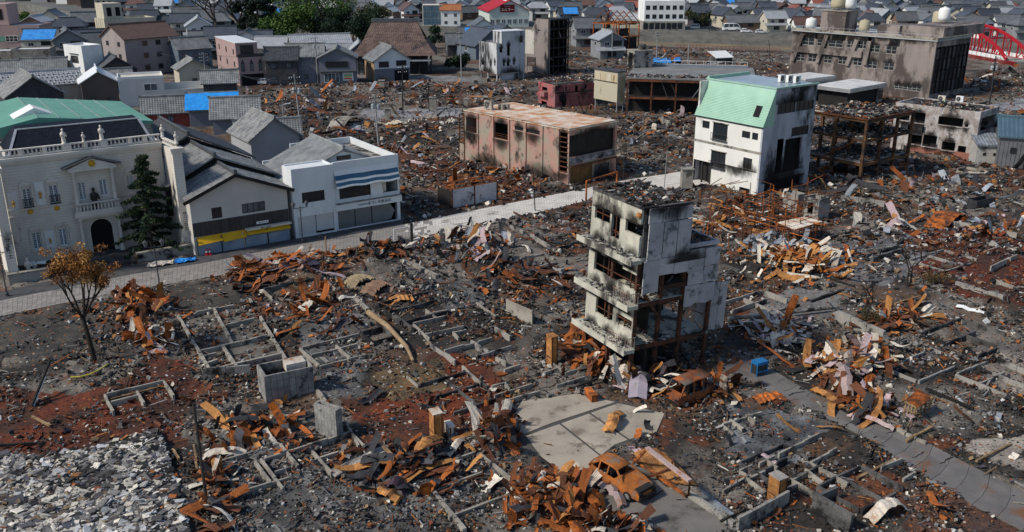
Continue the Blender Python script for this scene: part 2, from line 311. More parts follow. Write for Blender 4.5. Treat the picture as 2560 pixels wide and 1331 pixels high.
def zone_fields(X, Y, wob=14.):
    px, py = pixn(X, Y, 0.); 
    sc_ = 3000./(Y+20); wx = px+(fbm(X, Y, 3.2, 5, 31)-.5)*wob*.2*sc_; wy = py+(fbm(X, Y, 3.2, 5, 37)-.5)*wob*.1*sc_
    n1 = fbm(X, Y, 6., 4, 1); n2 = fbm(X, Y, 1.6, 3, 5); n3 = fbm(X, Y, .5, 2, 9)
    t = np.clip((n1-.41)/.2, 0, 1)[:, None]
    col = np.array((.026,.022,.019))*(1-t)+np.array((.145,.129,.11))*t
    b = np.clip((fbm(X, Y, 4., 4, 15)-.57)/.1, 0, 1)[:, None]*.8; col = col*(1-b)+np.array((.085,.050,.030))*b
    r = np.clip((fbm(X, Y, 3., 4, 21)-.62)/.08, 0, 1)[:, None]; col = col*(1-r*.8)+np.array((.11,.035,.014))*r*.8
    dens = .75+.9*(n1-.3)
    for poly, a, bb, d in ZONES:
        k = inpoly(wx, wy, poly)
        if not k.any(): continue
        tt = np.clip((n2[k]-.36)/.28, 0, 1)[:, None]; col[k] = np.array(bb)*(1-tt)+np.array(a)*tt; dens[k] = d
    flat = np.zeros(len(X), bool)
    for poly in FLAT: flat |= inpoly(px, py, poly)
    dens[flat] = .0
    col = col*(.72+.56*n3)[:, None]
    return col, np.clip(dens, 0, 2), flat, px, py
CARP = [(1470,1125),(1565,1115),(1645,1195),(1700,1240),(1640,1285),(1560,1295),(1470,1225)]
HEAPS = [(1610,965,58,24,.5,14,'RKD','at the foot of the gutted tower'),(1800,985,50,26,.35,10,'KRD','beside the burnt van'), # photo x, y, radius x (px), radius y (px), height m, sheets, palette, where
 (345,770,75,42,1.0,20,'R','beside the burnt street tree'),(385,850,55,30,.4,10,'MP','below the rusty heap by the burnt tree'),
 (618,690,55,42,1.0,16,'R','at the street edge below the yellow awning'),(730,670,90,32,.9,22,'RM','along the kerb opposite the white shop'),
 (930,635,130,22,.6,12,'DR','strung along the paved street'),(1175,625,95,42,1.1,30,'GPR','between street and bare lot'),
 (1310,715,120,50,.8,22,'RD','beside the gutted tower'),(770,775,80,45,.5,16,'R','above the low foundation'),
 (1470,885,55,50,1.0,16,'R','under the gutted tower balconies'),(1930,630,90,36,.8,16,'B','below the rusted pipe frame'),
 (2010,665,110,42,.9,34,'O','below the grey sheets'),(1945,845,58,42,.8,24,'P','beside the fallen pole'),
 (2125,912,105,40,.8,34,'PKR','above the cracked lane'),(2165,1020,80,34,.5,10,'KR','drooping over the cracked lane'),
 (660,1085,110,55,.4,14,'R','below the block tank'),(1010,1185,120,60,.6,18,'RD','in the ash below the red soil'),
 (1240,1085,60,50,.7,14,'R','beside the propped panel'),(1375,1248,105,50,.8,34,'R','in front of the burnt car'),
 (1470,1326,130,26,.6,18,'R','at the foot of the drive'),(540,1230,28,95,.5,8,'R','round the leaning post'),
 (2230,810,95,38,.5,14,'R','beside the broken kerb wall'),(1830,560,110,60,.6,16,'RO','inside the rusted pipe frame'),
 (1330,420,120,45,.7,18,'RO','below the pink burnt building'),(2440,590,110,40,.5,14,'RG','on the red soil'),
]
FARHEAPS = [(1180,440,90,30,.6,20,'RD'),(2150,470,150,40,.8,40,'RD'),(2400,480,140,40,.6,34,'RG'),(2220,580,90,35,.6,18,'OG'),(760,270,160,40,1.,50,'RDG'),(1000,230,220,22,1.,60,'RDG'),
 (1060,320,110,36,.8,30,'RPG'),(1620,340,90,55,.9,40,'RG'),(1690,270,60,22,1.2,16,'GP'),(1360,170,90,20,1.,24,'RD'),(1650,140,190,18,.8,50,'RDG'),(2480,205,60,35,1.2,30,'R'),
 (2520,330,60,30,.8,18,'R'),(640,330,60,30,.8,14,'RD'),(860,340,80,30,.8,22,'RG'),(1250,240,80,20,.8,24,'RG'),(2080,430,90,20,.6,20,'RD')]
def heap_h(X, Y, px, py):
    h = np.zeros(len(X))
    for hp in HEAPS+FARHEAPS:
        d2 = ((px-hp[0])/hp[2])**2+((py-hp[1])/hp[3])**2; h = np.maximum(h, hp[4]*.75*np.exp(-d2*1.4))
    return h
def height(X, Y):
    col, dens, flat, px, py = zone_fields(X, Y)
    h = (fbm(X, Y, 1.4, 3, 41)-.5)*.6*np.clip(dens, .12, 1.2)+(fbm(X, Y, .45, 2, 43)-.5)*.18*np.clip(dens, .15, 1.)
    h = h+heap_h(X, Y, px, py)*(.55+.9*fbm(X, Y, .9, 2, 47)); h = np.where(flat, -.10, h); return h, col, dens, flat
nr, nc = 430, 520
t = np.linspace(0, 1, nr)[:, None]; s = np.linspace(-.95, .95, nc)[None, :]
yb = ybank(s); Y = 33*(yb/33)**t; X = s*Y; X = X.ravel(); Y = Y.ravel()
Hh, Cc, Dd, Ff = height(X, Y)
idx = np.arange(nr*nc).reshape(nr, nc); Q = np.stack([idx[:-1,:-1], idx[:-1,1:], idx[1:,1:], idx[1:,:-1]], -1).reshape(-1, 4)
m_ground = mat('burnt_ground', (0,0,0), attr=True, bump=.6, bsc=7., fine=.55, rough=.95)
N = m_ground.node_tree.nodes; Lk = m_ground.node_tree.links                    # scattered pale and black crumbs in the ash
bs = N['Principled BSDF']; src = bs.inputs['Base Color'].links[0].from_socket
vo = N.new('ShaderNodeTexVoronoi'); vo.inputs['Scale'].default_value = 4.5; ge = N.new('ShaderNodeNewGeometry'); Lk.new(ge.outputs['Position'], vo.inputs['Vector'])
sx = N.new('ShaderNodeSeparateColor'); Lk.new(vo.outputs['Color'], sx.inputs[0])
for sock, thr, c in (('Red', .955, (.34,.32,.29)), ('Green', .86, (.012,.011,.011)), ('Blue', .95, (.26,.08,.02))):
    g = N.new('ShaderNodeMath'); g.operation = 'GREATER_THAN'; g.inputs[1].default_value = thr; Lk.new(sx.outputs[sock], g.inputs[0])
    g2 = N.new('ShaderNodeMath'); g2.operation = 'LESS_THAN'; g2.inputs[1].default_value = .42; Lk.new(vo.outputs['Distance'], g2.inputs[0])
    g3 = N.new('ShaderNodeMath'); g3.operation = 'MULTIPLY'; Lk.new(g.outputs[0], g3.inputs[0]); Lk.new(g2.outputs[0], g3.inputs[1])
    mx = N.new('ShaderNodeMix'); mx.data_type = 'RGBA'; mx.inputs[7].default_value = (*c, 1); Lk.new(g3.outputs[0], mx.inputs[0]); Lk.new(src, mx.inputs[6]); src = mx.outputs[2]
Lk.new(src, bs.inputs['Base Color'])
tag(obj('burnt_ground', npmesh('burnt_ground', np.stack([X, Y, Hh], 1), Q, m_ground, Cc, True)), 'ash grey and rust red burnt ground of the gutted quarter', 'ground', kind='structure')
# ground level lookup for things standing on it
HG = Hh.reshape(nr, nc); FG = Ff.reshape(nr, nc)
def gz(x, y):
    q = x/y; c = int(round((q+.95)/1.9*(nc-1))); c = min(max(c, 0), nc-1); r = int(round(math.log(max(y, 33)/33)/math.log(float(ybank(q))/33)*(nr-1))); r = min(max(r, 0), nr-1)
    return 0. if FG[r, c] else float(HG[r, c])
# ---------------------------------------------------------------- river, banks and the ground beyond
m_far = mat('town_ground', (.13,.125,.12), (.08,.085,.075), .05, fine=.3, bsc=2.)
m_bank = mat('river_wall', (.16,.155,.14), (.10,.10,.095), .3, soot=.15, ssc=.2, sc3=(.05,.05,.045), streak=.4)
m_bed = mat('river_sand', (.20,.155,.095), (.13,.11,.075), .08, bsc=3.)
m_water = mat('river_water', (.10,.14,.16), (.07,.10,.12), .2, rough=.15, fine=.05, bump=.1, bsc=1.5, spec=.5)
fb = [P(x, y, .6) for x, y in FAR_BANK]; nbw = [P(x, y) for x, y in NEAR_BANK]
mb = MB(); far = [Vector((q.x*12, 5200, .6)) for q in fb]; far[0].x = 5200; far[-1].x = -5200
for i in range(len(fb)-1): mb.quad(fb[i], fb[i+1], far[i+1], far[i])
tag(mb.build('far_ground', m_far), 'ground of the town beyond the river', 'ground', kind='structure')
mb = MB()
for i in range(len(fb)-1): mb.hexa([fb[i]+Vector((0,-.5,-4.2)), fb[i+1]+Vector((0,-.5,-4.2)), fb[i+1]+Vector((0,.1,-4.2)), fb[i]+Vector((0,.1,-4.2)), fb[i]+Vector((0,-.05,.5)), fb[i+1]+Vector((0,-.05,.5)), fb[i+1]+Vector((0,.35,.5)), fb[i]+Vector((0,.35,.5))])
tag(mb.build('river_wall', m_bank), 'long grey concrete embankment wall on the far river bank', 'wall')
mb = MB()
for i in range(len(nbw)-1): mb.hexa([nbw[i]+Vector((0,-.6,-4)), nbw[i+1]+Vector((0,-.6,-4)), nbw[i+1]+Vector((0,.4,-4)), nbw[i]+Vector((0,.4,-4)), nbw[i]+Vector((0,-.6,.25)), nbw[i+1]+Vector((0,-.6,.25)), nbw[i+1]+Vector((0,.1,.25)), nbw[i]+Vector((0,.1,.25))])
tag(mb.build('quay_wall', m_bank), 'low concrete quay wall on the burnt side of the river', 'wall')
mb = MB()
for i in range(len(fb)-1): mb.quad(nbw[i]+Vector((0,-2,-2.9)), nbw[i+1]+Vector((0,-2,-2.9)), fb[i+1]+Vector((0,2,-3.5)), fb[i]+Vector((0,2,-3.5)))
tag(mb.build('river_bed', m_bed), 'sandy exposed river bed', 'river bed', kind='structure')
mb = MB()
for i in range(len(fb)-1):
    a, b, c, d = nbw[i], nbw[i+1], fb[i+1], fb[i]; z = Vector((0,0,-2.75))
    mb.quad(a.lerp(d,.02).xy.to_3d()+z, b.lerp(c,.02).xy.to_3d()+z, b.lerp(c,.55).xy.to_3d()+z, a.lerp(d,.55).xy.to_3d()+z)
tag(mb.build('water', m_water), 'shallow grey river water', 'water', kind='structure')
# ---------------------------------------------------------------- streets
def chain(pts): return [P(x, y) for x, y in pts]
up = chain(STREET_UP); lo = chain(STREET_LO[::-1])
def along(poly, f):                                              # point at fraction of length
    ds = [0]; 
    for a, b in zip(poly, poly[1:]): ds.append(ds[-1]+(b-a).length)
    q = f*ds[-1]
    for i in range(len(ds)-1):
        if q <= ds[i+1]: return poly[i].lerp(poly[i+1], (q-ds[i])/(ds[i+1]-ds[i]))
    return poly[-1]
m_joint = mat('street_bed', (.07,.065,.06), None)
m_pave = mat('paving_grey', (.27,.245,.225), (.22,.205,.19), .7, rnd=.14, fine=.15, soot=.16, ssc=.25, sc3=(.10,.09,.08), bsc=25)
m_pave2 = mat('paving_cream', (.56,.53,.48), (.46,.43,.39), .5, rnd=.08, fine=.12, soot=.14, ssc=.3, sc3=(.22,.2,.18), bsc=25)
mb = MB(); mb.slabpoly([p for p in up]+[p for p in lo[::-1]], -.30, -.03); road = tag(mb.build('street', m_joint), 'paved shopping street crossing the burnt quarter', 'street', kind='structure')
cells = []; ns, nw = 250, 7
A = [[along(up, i/ns).lerp(along(lo, i/ns), j/nw) for j in range(nw+1)] for i in range(ns+1)]
for i in range(ns):
    for j in range(nw):
        q = [A[i][j], A[i+1][j], A[i+1][j+1], A[i][j+1]]; c = sum(q, Vector())/4; x, y = pix(c)
        if -20 < x < 2560: cells.append((-y, q, c, x))
cells.sort(key=lambda z: z[0]); rest = [MB(), MB()]
for k, (_, q, c, x) in enumerate(cells):
    dz = random.uniform(-.008, .008); v = [a.lerp(c, .045) for a in q]; second = x > 1050+random.uniform(-40, 40)
    if k < 300:
        m1 = MB(); m1.slabpoly([p-c for p in v], -.06, 0.); m1.build('paving_slab', m_pave2 if second else m_pave, road, (c.x, c.y, dz))
    else: rest[second].slabpoly(v, -.06+dz, dz)
for r_, m_, n_ in ((rest[0], m_pave, 'grey_paving'), (rest[1], m_pave2, 'pale_paving')): r_.build(n_, m_, road)['kind'] = 'stuff'
mb = MB(); mb.slabpoly(chain(ASPH), -.3, -.012); tag(mb.build('pavement', asphalt), 'dark asphalt pavement before the shops', 'pavement', kind='structure')
m_lane = mat('lane_concrete', (.17,.158,.148), (.115,.108,.103), .35, fine=.2, soot=.3, ssc=.22, sc3=(.16,.075,.04), bsc=20, rnd=.12)
m_yard = mat('yard_concrete', (.38,.33,.265), (.29,.255,.205), .5, fine=.15, soot=.3, ssc=.6, sc3=(.17,.14,.11), bsc=20, rnd=.05)
mb = MB(); mb.slabpoly(chain(ALLEY), -.3, -.03); lane = tag(mb.build('lane', m_joint), 'cracked concrete lane running out past the blue machine', 'lane', kind='structure')
au = chain(ALLEY[0:9]); al = chain(ALLEY[9:][::-1])
for i in range(19):
    sk = .02
    for j in range(3):
        f = lambda a, b: along(au, min(1, max(0, a/19+sk*(b/3)))).lerp(along(al, min(1, max(0, a/19-sk*b/3))), b/3)
        q = [f(i, j), f(i+1, j), f(i+1, j+1), f(i, j+1)]; c = sum(q, Vector())/4
        m1 = MB(); m1.slabpoly([a.lerp(c, .02)-c for a in q], -.08, 0); o = m1.build('lane_slab', m_lane, lane, (c.x, c.y, random.uniform(-.012, .012))); o.rotation_euler = (random.uniform(-.01,.01), random.uniform(-.01,.01), 0)
mb = MB(); mb.slabpoly(chain(YARD), -.3, -.035); yard = tag(mb.build('concrete_yard', m_joint), 'bare beige concrete yard beside the burnt car', 'yard', kind='structure')
def yslab(pts): 
    q = chain(pts); c = sum(q, Vector())/len(q); m1 = MB(); m1.slabpoly([a.lerp(c, .012)-c for a in q], -.08, 0); m1.build('yard_slab', m_yard, yard, (c.x, c.y, .0))
yslab([(1305,1002),(1445,984),(1540,1005),(1378,1058),(1313,1084),(1252,1082)])
yslab([(1385,1061),(1530,1014),(1645,1036),(1625,1081),(1537,1112),(1520,1120)]) if False else None
yslab([(1313,1089),(1398,1060),(1500,1140),(1485,1162),(1430,1200),(1352,1140)])
yslab([(1403,1058),(1472,1034),(1570,1100),(1537,1112),(1504,1138)])
yslab([(1477,1032),(1545,1008),(1662,1034),(1640,1085),(1575,1098)])
m_drive = mat('drive_asphalt', (.18,.165,.15), (.13,.12,.11), .4, fine=.2, soot=.25, ssc=.4, sc3=(.07,.06,.055), bsc=20)
mb = MB(); mb.slabpoly(chain(DRIVE), -.3, -.01); tag(mb.build('driveway', m_drive), 'cracked grey drive under the burnt car', 'driveway', kind='structure')
m_slab = mat('floor_slab', (.24,.235,.22), (.14,.138,.132), .5, fine=.3, soot=.3, ssc=.4)
mb = MB(); mb.slabpoly(chain(SLAB_SHARD), -.3, .22); tag(mb.build('floor_slab', m_slab), 'raised concrete floor slab under broken roof tile', 'slab', kind='structure')

def cracks(par, segs, w=.07):
    for sg in segs:
        q = [P(*p, .006) for p in sg]; mb = MB()
        for a, c in zip(q, q[1:]):
            n = max(2, int((c-a).length/.3)); L = [a.lerp(c, i/n)+Vector((random.uniform(-.05,.05), random.uniform(-.05,.05), 0)) for i in range(n+1)]; d = (c-a).normalized(); sd = Vector((-d.y, d.x, 0))
            for i in range(n): e = w*random.uniform(.3,1.); mb.hexa([L[i]-sd*e-Vector((0,0,.02)), L[i+1]-sd*e-Vector((0,0,.02)), L[i+1]+sd*e-Vector((0,0,.02)), L[i]+sd*e-Vector((0,0,.02)), L[i]-sd*e, L[i+1]-sd*e, L[i+1]+sd*e, L[i]+sd*e])
        mb.build('crack', black, par)
K5 = lambda x, y: (1220+x/3.088, 900+y/3.088); K8 = lambda x, y: (1800+x/3.088, 900+y/3.088)
cracks(yard, [[K5(600,945),K5(655,915),K5(700,880),K5(780,850),K5(800,800)],[K5(950,690),K5(985,665)]]); cracks(bpy.data.objects['driveway'], [[K5(1230,1070),K5(1300,1040),K5(1350,1005)],[K5(1180,1180),K5(1230,1260),K5(1290,1310)],[K5(1450,1080),K5(1530,1075)]])
cracks(lane, [[K8(495,305),K8(560,260),K8(655,245)],[K8(945,520),K8(985,490),K8(1030,480)],[K8(1180,600),K8(1240,580),K8(1350,555)],[K8(1440,785),K8(1560,720),K8(1610,670)],[K8(1700,800),K8(1800,750)]])
# ---------------------------------------------------------------- roofs and facade pieces
def cr(s, x0, y0): return lambda x, y: (x0+x/s, y0+y/s)
cA = cr(2.6625,0,260); cB = cr(3.0257,1080,200); cC = cr(2.893,1680,180); cD = cr(2.2185,1360,440); cE = cr(3.327,1860,0); cF = cr(3.327,440,260)
c1 = cr(3.327,0,0); c2 = cr(3.327,640,0); c3 = cr(3.327,1280,0); cG = cr(5.7875,1100,60)
def slope(mb, e0, e1, r0, r1, tile=.3, row=.3, amp=.045, step=.05, jit=.0, miss=0., mi=0, m2=None):
    e0, e1, r0, r1 = map(Vector, (e0, e1, r0, r1)); nrm = (e1-e0).cross(r0-e0).normalized(); nrm = nrm if nrm.z > 0 else -nrm
    W = max((e1-e0).length, (r1-r0).length); Hh = ((r0-e0).length+(r1-e1).length)/2; n = max(2, int(W/tile)); k = max(1, int(Hh/row))
    vs = []; fs = []; ms = []; pr = [0., 1., .6]
    def g(a, b): return e0.lerp(e1, a).lerp(r0.lerp(r1, a), b)
    for j in range(k):
        for side in (0, 1):
            for i in range(3*n+1):
                o = amp*pr[i % 3]+(step if side == 0 else 0)
                vs.append(g(i/(3*n), min(1, (j+side)/k))+nrm*o)
    w = 3*n+1
    for j in range(k):
        for i in range(3*n):
            a = (2*j)*w+i; fs.append((a, a+1, a+w+1, a+w)); ms.append(mi)
            if j: fs.append((a-w, a-w+1, a+1, a)); ms.append(mi)
    if jit or miss:
        rr = random.Random(int(W*1000))
        for j in range(k):
            for t in range(n):
                d = nrm*rr.uniform(-.02, jit); lost = rr.random() < miss and vnoise(t, j, 5., 3) > .45
                for i in range(3):
                    for side in (0, 1): q = (2*j+side)*w+3*t+i; vs[q] = vs[q]+d*(1-.5*side)
                if lost:
                    for f_ in range(3): 
                        pass
    base = len(mb.v); mb.v += [tuple(v) for v in vs]; mb.f += [tuple(base+i for i in f) for f in fs]; mb.m += ms
def gable(par, ax, r0, r1, a0, ar, a1, ze0, zr, ze1, m, tile=.32, row=.34, amp=.05, step=.05, jit=0., th=.14, name='roof', ridge=True, mr=None, miss=0.):
    V = (lambda r, a, z: Vector((a, r, z))) if ax == 'y' else (lambda r, a, z: Vector((r, a, z)))
    mb = MB(); up_ = Vector((0, 0, th))
    for a, ze in ((a0, ze0), (a1, ze1)):
        if abs(a-ar) < .01: continue
        q = [V(r0,a,ze), V(r1,a,ze), V(r1,ar,zr), V(r0,ar,zr)]
        mb.hexa([p-up_ for p in q]+q)
        if tile: slope(mb, q[0]+Vector((0,0,.01)), q[1]+Vector((0,0,.01)), q[3]+Vector((0,0,.01)), q[2]+Vector((0,0,.01)), tile, row, amp, step, jit, miss)
    o = mb.build(name, m, par)
    if ridge:
        rb = MB(); rb.beam(V(r0,ar,zr+.12), V(r1,ar,zr+.12), .34, .26); rb.tube(V(r0,ar,zr+.28), V(r1,ar,zr+.28), .13, n=6); rb.build('ridge_cap', mr or m, o)
        for e in (r0, r1):
            eb = MB(); eb.box(-.16,-.16,-.1,.16,.16,.34); eb.build('ridge_end', mr or m, o, V(e, ar, zr+.15))
    return o
def gwall(par, ax, r, th, a0, ar, a1, ze0, zr, ze1, zb, m, name='gable_wall'):
    V = (lambda r_, a, z: Vector((a, r_, z))) if ax == 'y' else (lambda r_, a, z: Vector((r_, a, z)))
    mb = MB(); d = Vector((0, th, 0)) if ax == 'y' else Vector((th, 0, 0)); mb.prism([V(r,a0,zb), V(r,a1,zb), V(r,a1,ze1), V(r,ar,zr), V(r,a0,ze0)], d); return mb.build(name, m, par)
def aircon(name, label, loc, rz, m, group=None):
    t_ = thing(name, label, 'air conditioner', loc, rz, group); mb = MB(); mb.box(-.42,-.17,.06,.42,.17,.72); mb.build('casing', m, t_)
    mb = MB(); mb.tube((-.12,-.172,.39), (-.12,-.195,.39), .26, n=14); g_ = mb.build('fan_grille', dark_frame, t_); mb = MB()
    for k in range(3): mb.beam((-.12-.24*math.cos(k*1.05),-.2,.39-.24*math.sin(k*1.05)), (-.12+.24*math.cos(k*1.05),-.2,.39+.24*math.sin(k*1.05)), .02, .02)
    mb.build('guard', alu, g_); mb = MB(); mb.box(-.4,-.16,0,-.32,.16,.06); mb.box(.32,-.16,0,.4,.16,.06); mb.build('foot', alu, t_); return t_
def q3(b, px, py, off): u, z = b.f('R', px, py, off); return Vector((u, -off, z))
# ---------------------------------------------------------------- white shop with striped awning
wwall = mat('shop_white', (.66,.68,.68), (.58,.60,.61), .4, fine=.06, bump=.03, soot=.07, ssc=.5, sc3=(.3,.29,.27), streak=3)
b = Bld('cosmetics_shop', 'white two-storey shop with blue striped awning and grey tiled gable roof', 'shop', (740.6,596.6), 34, R=1003, LL=13, top=425); WS = b
uA = b.f('R', *cF(1318,700))[0]; zT = b.f('R', *cF(1600,452))[1]
win1 = b.rect('R', *cF(1045,742), *cF(1240,800)); op = b.rect('R', *cF(1358,682), *cF(1848,722)); zs = b.f('R', *cF(1340,890))[1]
sh1 = b.rect('R', *cF(1012,948), *cF(1322,1045)); sh1 = (sh1[0], sh1[1], .15, sh1[3]); sh2 = (uA+.25, b.LR-.35, .1, zs-.05)
mb = MB(); mb.wall((0,0,0), (1,0,0), (0,-1,0), uA, -.3, b.h, [win1, sh1], .2); mb.wall((0,.2,0), (0,1,0), (-1,0,0), 2.6, -.3, b.h, (), .2); mb.box(uA-.2,.2,3.,uA,2.6,b.h); mb.box(0,2.6,-.3,uA,2.8,b.h); mb.box(.2,.2,b.h-.35,uA-.2,2.6,b.h-.15); mb.build('wall', wwall, b.root)
mb = MB(); mb.wall((uA+.003,.12,0), (1,0,0), (0,-1,0), b.LR-uA-.003, -.3, zT, [(op[0]-uA, op[1]-uA, op[2], op[3]), (sh2[0]-uA, sh2[1]-uA, sh2[2], sh2[3])], .2)
mb.box(b.LR-.2,.322,-.3,b.LR,b.LL,zT-.1); mb.box(uA+.05,b.LL-.2,-.3,b.LR-.21,b.LL,zT-.1); mb.box(uA+.01,.33,zs+.1,b.LR-.21,b.LL-.21,zs+.3); mb.build('wall', wwall, b.root)
mb = MB(); mb.box(uA+.05,.34,zT-1.05,b.LR-.21,b.LL-.21,zT-.85); dk = mb.build('roof_deck', conc, b.root); mb = MB(); mb.box(uA+2.6,b.LL-.7,zT-.84,uA+2.9,b.LL-.25,zT+.15); mb.build('parapet_pier', conc, dk)
mb = MB(); mb.box(uA-.02,-.34,zs,b.LR+.03,.11,zs+.72); sb = mb.build('sign_fascia', wwall, b.root); mb = MB(); mb.box(uA-.02,-.42,zs+.73,b.LR+.03,.11,zs+.78); mb.build('fascia_cap', conc_light, sb)
lab_m = mat('sign_ink', (.02,.02,.022), None, fine=0, bump=0)
text('sign_lettering', 'COSMETICS', .26, lab_m, b.root, (uA+3.2, -.352, zs+.36), (math.pi/2,0,0)); text('sign_lettering', 'まつい化粧品店', .42, lab_m, b.root, (uA+5.2, -.352, zs+.36), (math.pi/2,0,0))
b.window('R', win1, dark_frame, glass, 3); 
mb = MB(); n_ = 6; uw = (op[1]-op[0])/6
for i in (0, 3, 4, 6): u = op[0]+uw*i; mb.box(u-.05,.16,op[2],u+.05,.26,op[3])
mb.box(op[0],.16,op[2]-.02,op[1],.26,op[2]+.07); w_ = mb.build('window', dark_frame, b.root); mb = MB(); mb.box(op[0],.2,op[2]+.07,op[0]+uw*3.1,.21,op[3]); mb.build('pane', glass, w_)
mb = MB(); cu = op[0]+uw*3.15
for i in range(8): mb.quad((cu+.2*i,.05+.06*(i%2),op[2]-.5), (cu+.2*i+.2,.05+.06*((i+1)%2),op[2]-.45+.1*math.sin(i)), (cu+.17*i+.17,.1+.05*((i+1)%2),op[3]), (cu+.17*i,.1+.05*(i%2),op[3]))
mb.build('curtain', white, b.root)
mb = MB(); mb.box(op[0]+uw*4.1,.4,op[2],op[0]+uw*4.9,.46,op[3]-.1); mb.build('blind', cream, b.root)
aw = [(0,.55,white),(.55,1.0,mat('awning_blue', (.035,.10,.18), (.05,.13,.21), 1., fine=.1)),(1.0,1.22,white),(1.22,1.55,MATS['awning_blue']),(1.55,1.72,white)]
zA = zT-.85
for a, e, m_ in aw:
    mb = MB(); k = 16
    for i in range(k):
        u0 = uA+.05+(b.LR-.3-uA)*i/k; u1 = uA+.05+(b.LR-.3-uA)*(i+1)/k; sg = lambda u: (.035*math.sin(u*2.1)*a)
        mb.hexa([(u0,.1-a*.42,zA-a*1.1+sg(u0)-.03),(u1,.1-a*.42,zA-a*1.1+sg(u1)-.03),(u1,.1-e*.42,zA-e*1.1+sg(u1)-.03),(u0,.1-e*.42,zA-e*1.1+sg(u0)-.03),(u0,.1-a*.42,zA-a*1.1+sg(u0)),(u1,.1-a*.42,zA-a*1.1+sg(u1)),(u1,.1-e*.42,zA-e*1.1+sg(u1)),(u0,.1-e*.42,zA-e*1.1+sg(u0))])
    mb.build('awning_stripe', m_, b.root)
shut = mat('grey_shutter', (.17,.185,.19), (.14,.15,.155), .8, rough=.55, metal=.3, fine=.08, bump=0, band=('Z', 9, .75)); shut_w = mat('pale_shutter', (.52,.53,.52), (.46,.47,.46), .8, rough=.6, fine=.06, bump=0, band=('Z', 9, .8))
for i in range(2): u0 = sh1[0]+(sh1[1]-sh1[0])*i/2; mb = MB(); mb.box(u0+.04,.1,sh1[2]+(.25 if i else 0),u0+(sh1[1]-sh1[0])/2-.04,.15,sh1[3]); mb.build('shutter', shut_w, b.root)
for i in range(3):
    u0 = sh2[0]+(sh2[1]-sh2[0])*.28*i; mb = MB()
    if i < 2: mb.box(u0+.06,.2,.1,u0+(sh2[1]-sh2[0])*.28-.04,.25,sh2[3])
    else: mb.prism([(u0+.05,.2,.1),(u0+2.4,.2,.3),(u0+2.9,.2,1.3),(u0+2.2,.2,sh2[3]),(u0+.05,.2,sh2[3])], (0,-.05,0))
    mb.build('shutter', shut, b.root)
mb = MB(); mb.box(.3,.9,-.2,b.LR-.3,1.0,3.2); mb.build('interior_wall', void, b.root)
gA, gL, gR = q3(b,*cF(1390,378),-3.0), q3(b,*cF(925,660),-3.0), q3(b,*cF(1612,442),-3.0)
yR = 3.0+tu(b.K+Vector((math.cos(b.a)*gA.x-math.sin(b.a)*3, math.sin(b.a)*gA.x+math.cos(b.a)*3, 0)), b.a+math.pi/2, cF(1120,255)[0], gA.z)
gable(b.root, 'y', 2.9, yR, gL.x-.2, gA.x, gR.x+.3, gL.z-.1, gA.z, gR.z-.1, tile_grey, .34, .36, .05, .05)
gwall(b.root, 'y', 3.2, .2, gL.x+.4, gA.x, gR.x, gL.z+.1, gA.z-.25, gR.z, 5., wwall)
mb = MB(); vw = b.rect('R', *cF(1338,445), *cF(1455,455), -3.1); mb.box(vw[0],3.1,vw[2],vw[1],3.19,vw[3]+.1); w_ = mb.build('vent_window', dark_frame, b.root); mb = MB(); mb.box(vw[0]+.1,3.06,vw[2]+.06,vw[1]-.1,3.098,vw[3]+.04); mb.build('pane', glass, w_)
mb = MB(); mb.box(gL.x+.5,yR-.5,-.3,gR.x,yR-.3,6.2); mb.box(gL.x+.4,3.5,0,gL.x+.6,yR-.6,gL.z-.1); mb.build('rear_wall', wwall, b.root)
# ---------------------------------------------------------------- tiled gable shop with yellow awning
gw = mat('beige_render', (.50,.47,.43), (.44,.42,.39), .4, fine=.06, bump=.03, soot=.05, sc3=(.3,.28,.25)); dkp = mat('dark_panel', (.030,.028,.030), (.04,.037,.038), 1., rough=.6, fine=.12, bump=.05, rnd=.2)
slate = mat('weathered_tile', (.27,.275,.265), (.14,.145,.15), .9, rough=.55, bump=.5, bsc=10, soot=.12, ssc=1.1, sc3=(.36,.24,.10))
b = Bld('tiled_gable_shop', 'beige gable-fronted shop with dark board band, yellow awning and slipped roof tiles', 'shop', (489.6,639.3), 34, R=727, LL=30, h=5); GS = b
zl = b.f('R', *cF(100,800))[1]; za = b.f('R', *cF(480,578)); zr_ = b.f('R', *cF(905,700))[1]; zb1 = b.f('R', *cF(530,935))[1]; zb0 = b.f('R', *cF(560,1045))[1]
w1 = b.rect('R', *cF(292,868), *cF(388,945)); w2 = b.rect('R', *cF(545,835), *cF(745,885)); L_ = b.LR
mb = MB(); mb.wall((0,0,0), (1,0,0), (0,-1,0), L_, -.3, min(zl,zr_), [w1, w2], .2); mb.wall((0,.203,0), (0,1,0), (-1,0,0), 9, -.3, zl-.1, (), .2); mb.box(L_-.2,.203,-.3,L_,9,zr_-.1); mb.build('wall', gw, b.root)
gwall(b.root, 'y', .0, .2, 0, za[0], L_, min(zl,zr_)+.004, za[1]-.12, min(zl,zr_)+.004, min(zl,zr_)+.002, gw)
gable(b.root, 'y', -.45, 6.2, -.25, za[0], L_+.6, zl-.15, za[1], zr_-.15, slate, .30, .32, .05, .05, jit=.05, mr=tile_dark)
dz2 = 1.2; gable(b.root, 'y', 5.2, 14.5, -.9, za[0]-.3, L_+1.2, zl+.3, za[1]+dz2-.35, zr_+.25, slate, .30, .32, .05, .05, jit=.03, mr=tile_dark)
gwall(b.root, 'y', 5.6, .2, -.9, za[0]-.3, L_+.7, zl+.2, za[1]+dz2-.6, zr_+.15, 3, black)  # black wall colour stands in for the shade under this raised gable
gable(b.root, 'y', 14.0, 27., -2.4, za[0]-.5, L_+1.6, zl+.6, za[1]+dz2+.55, zr_+.5, tile_dark, .30, .32, .05, .05, jit=.02)
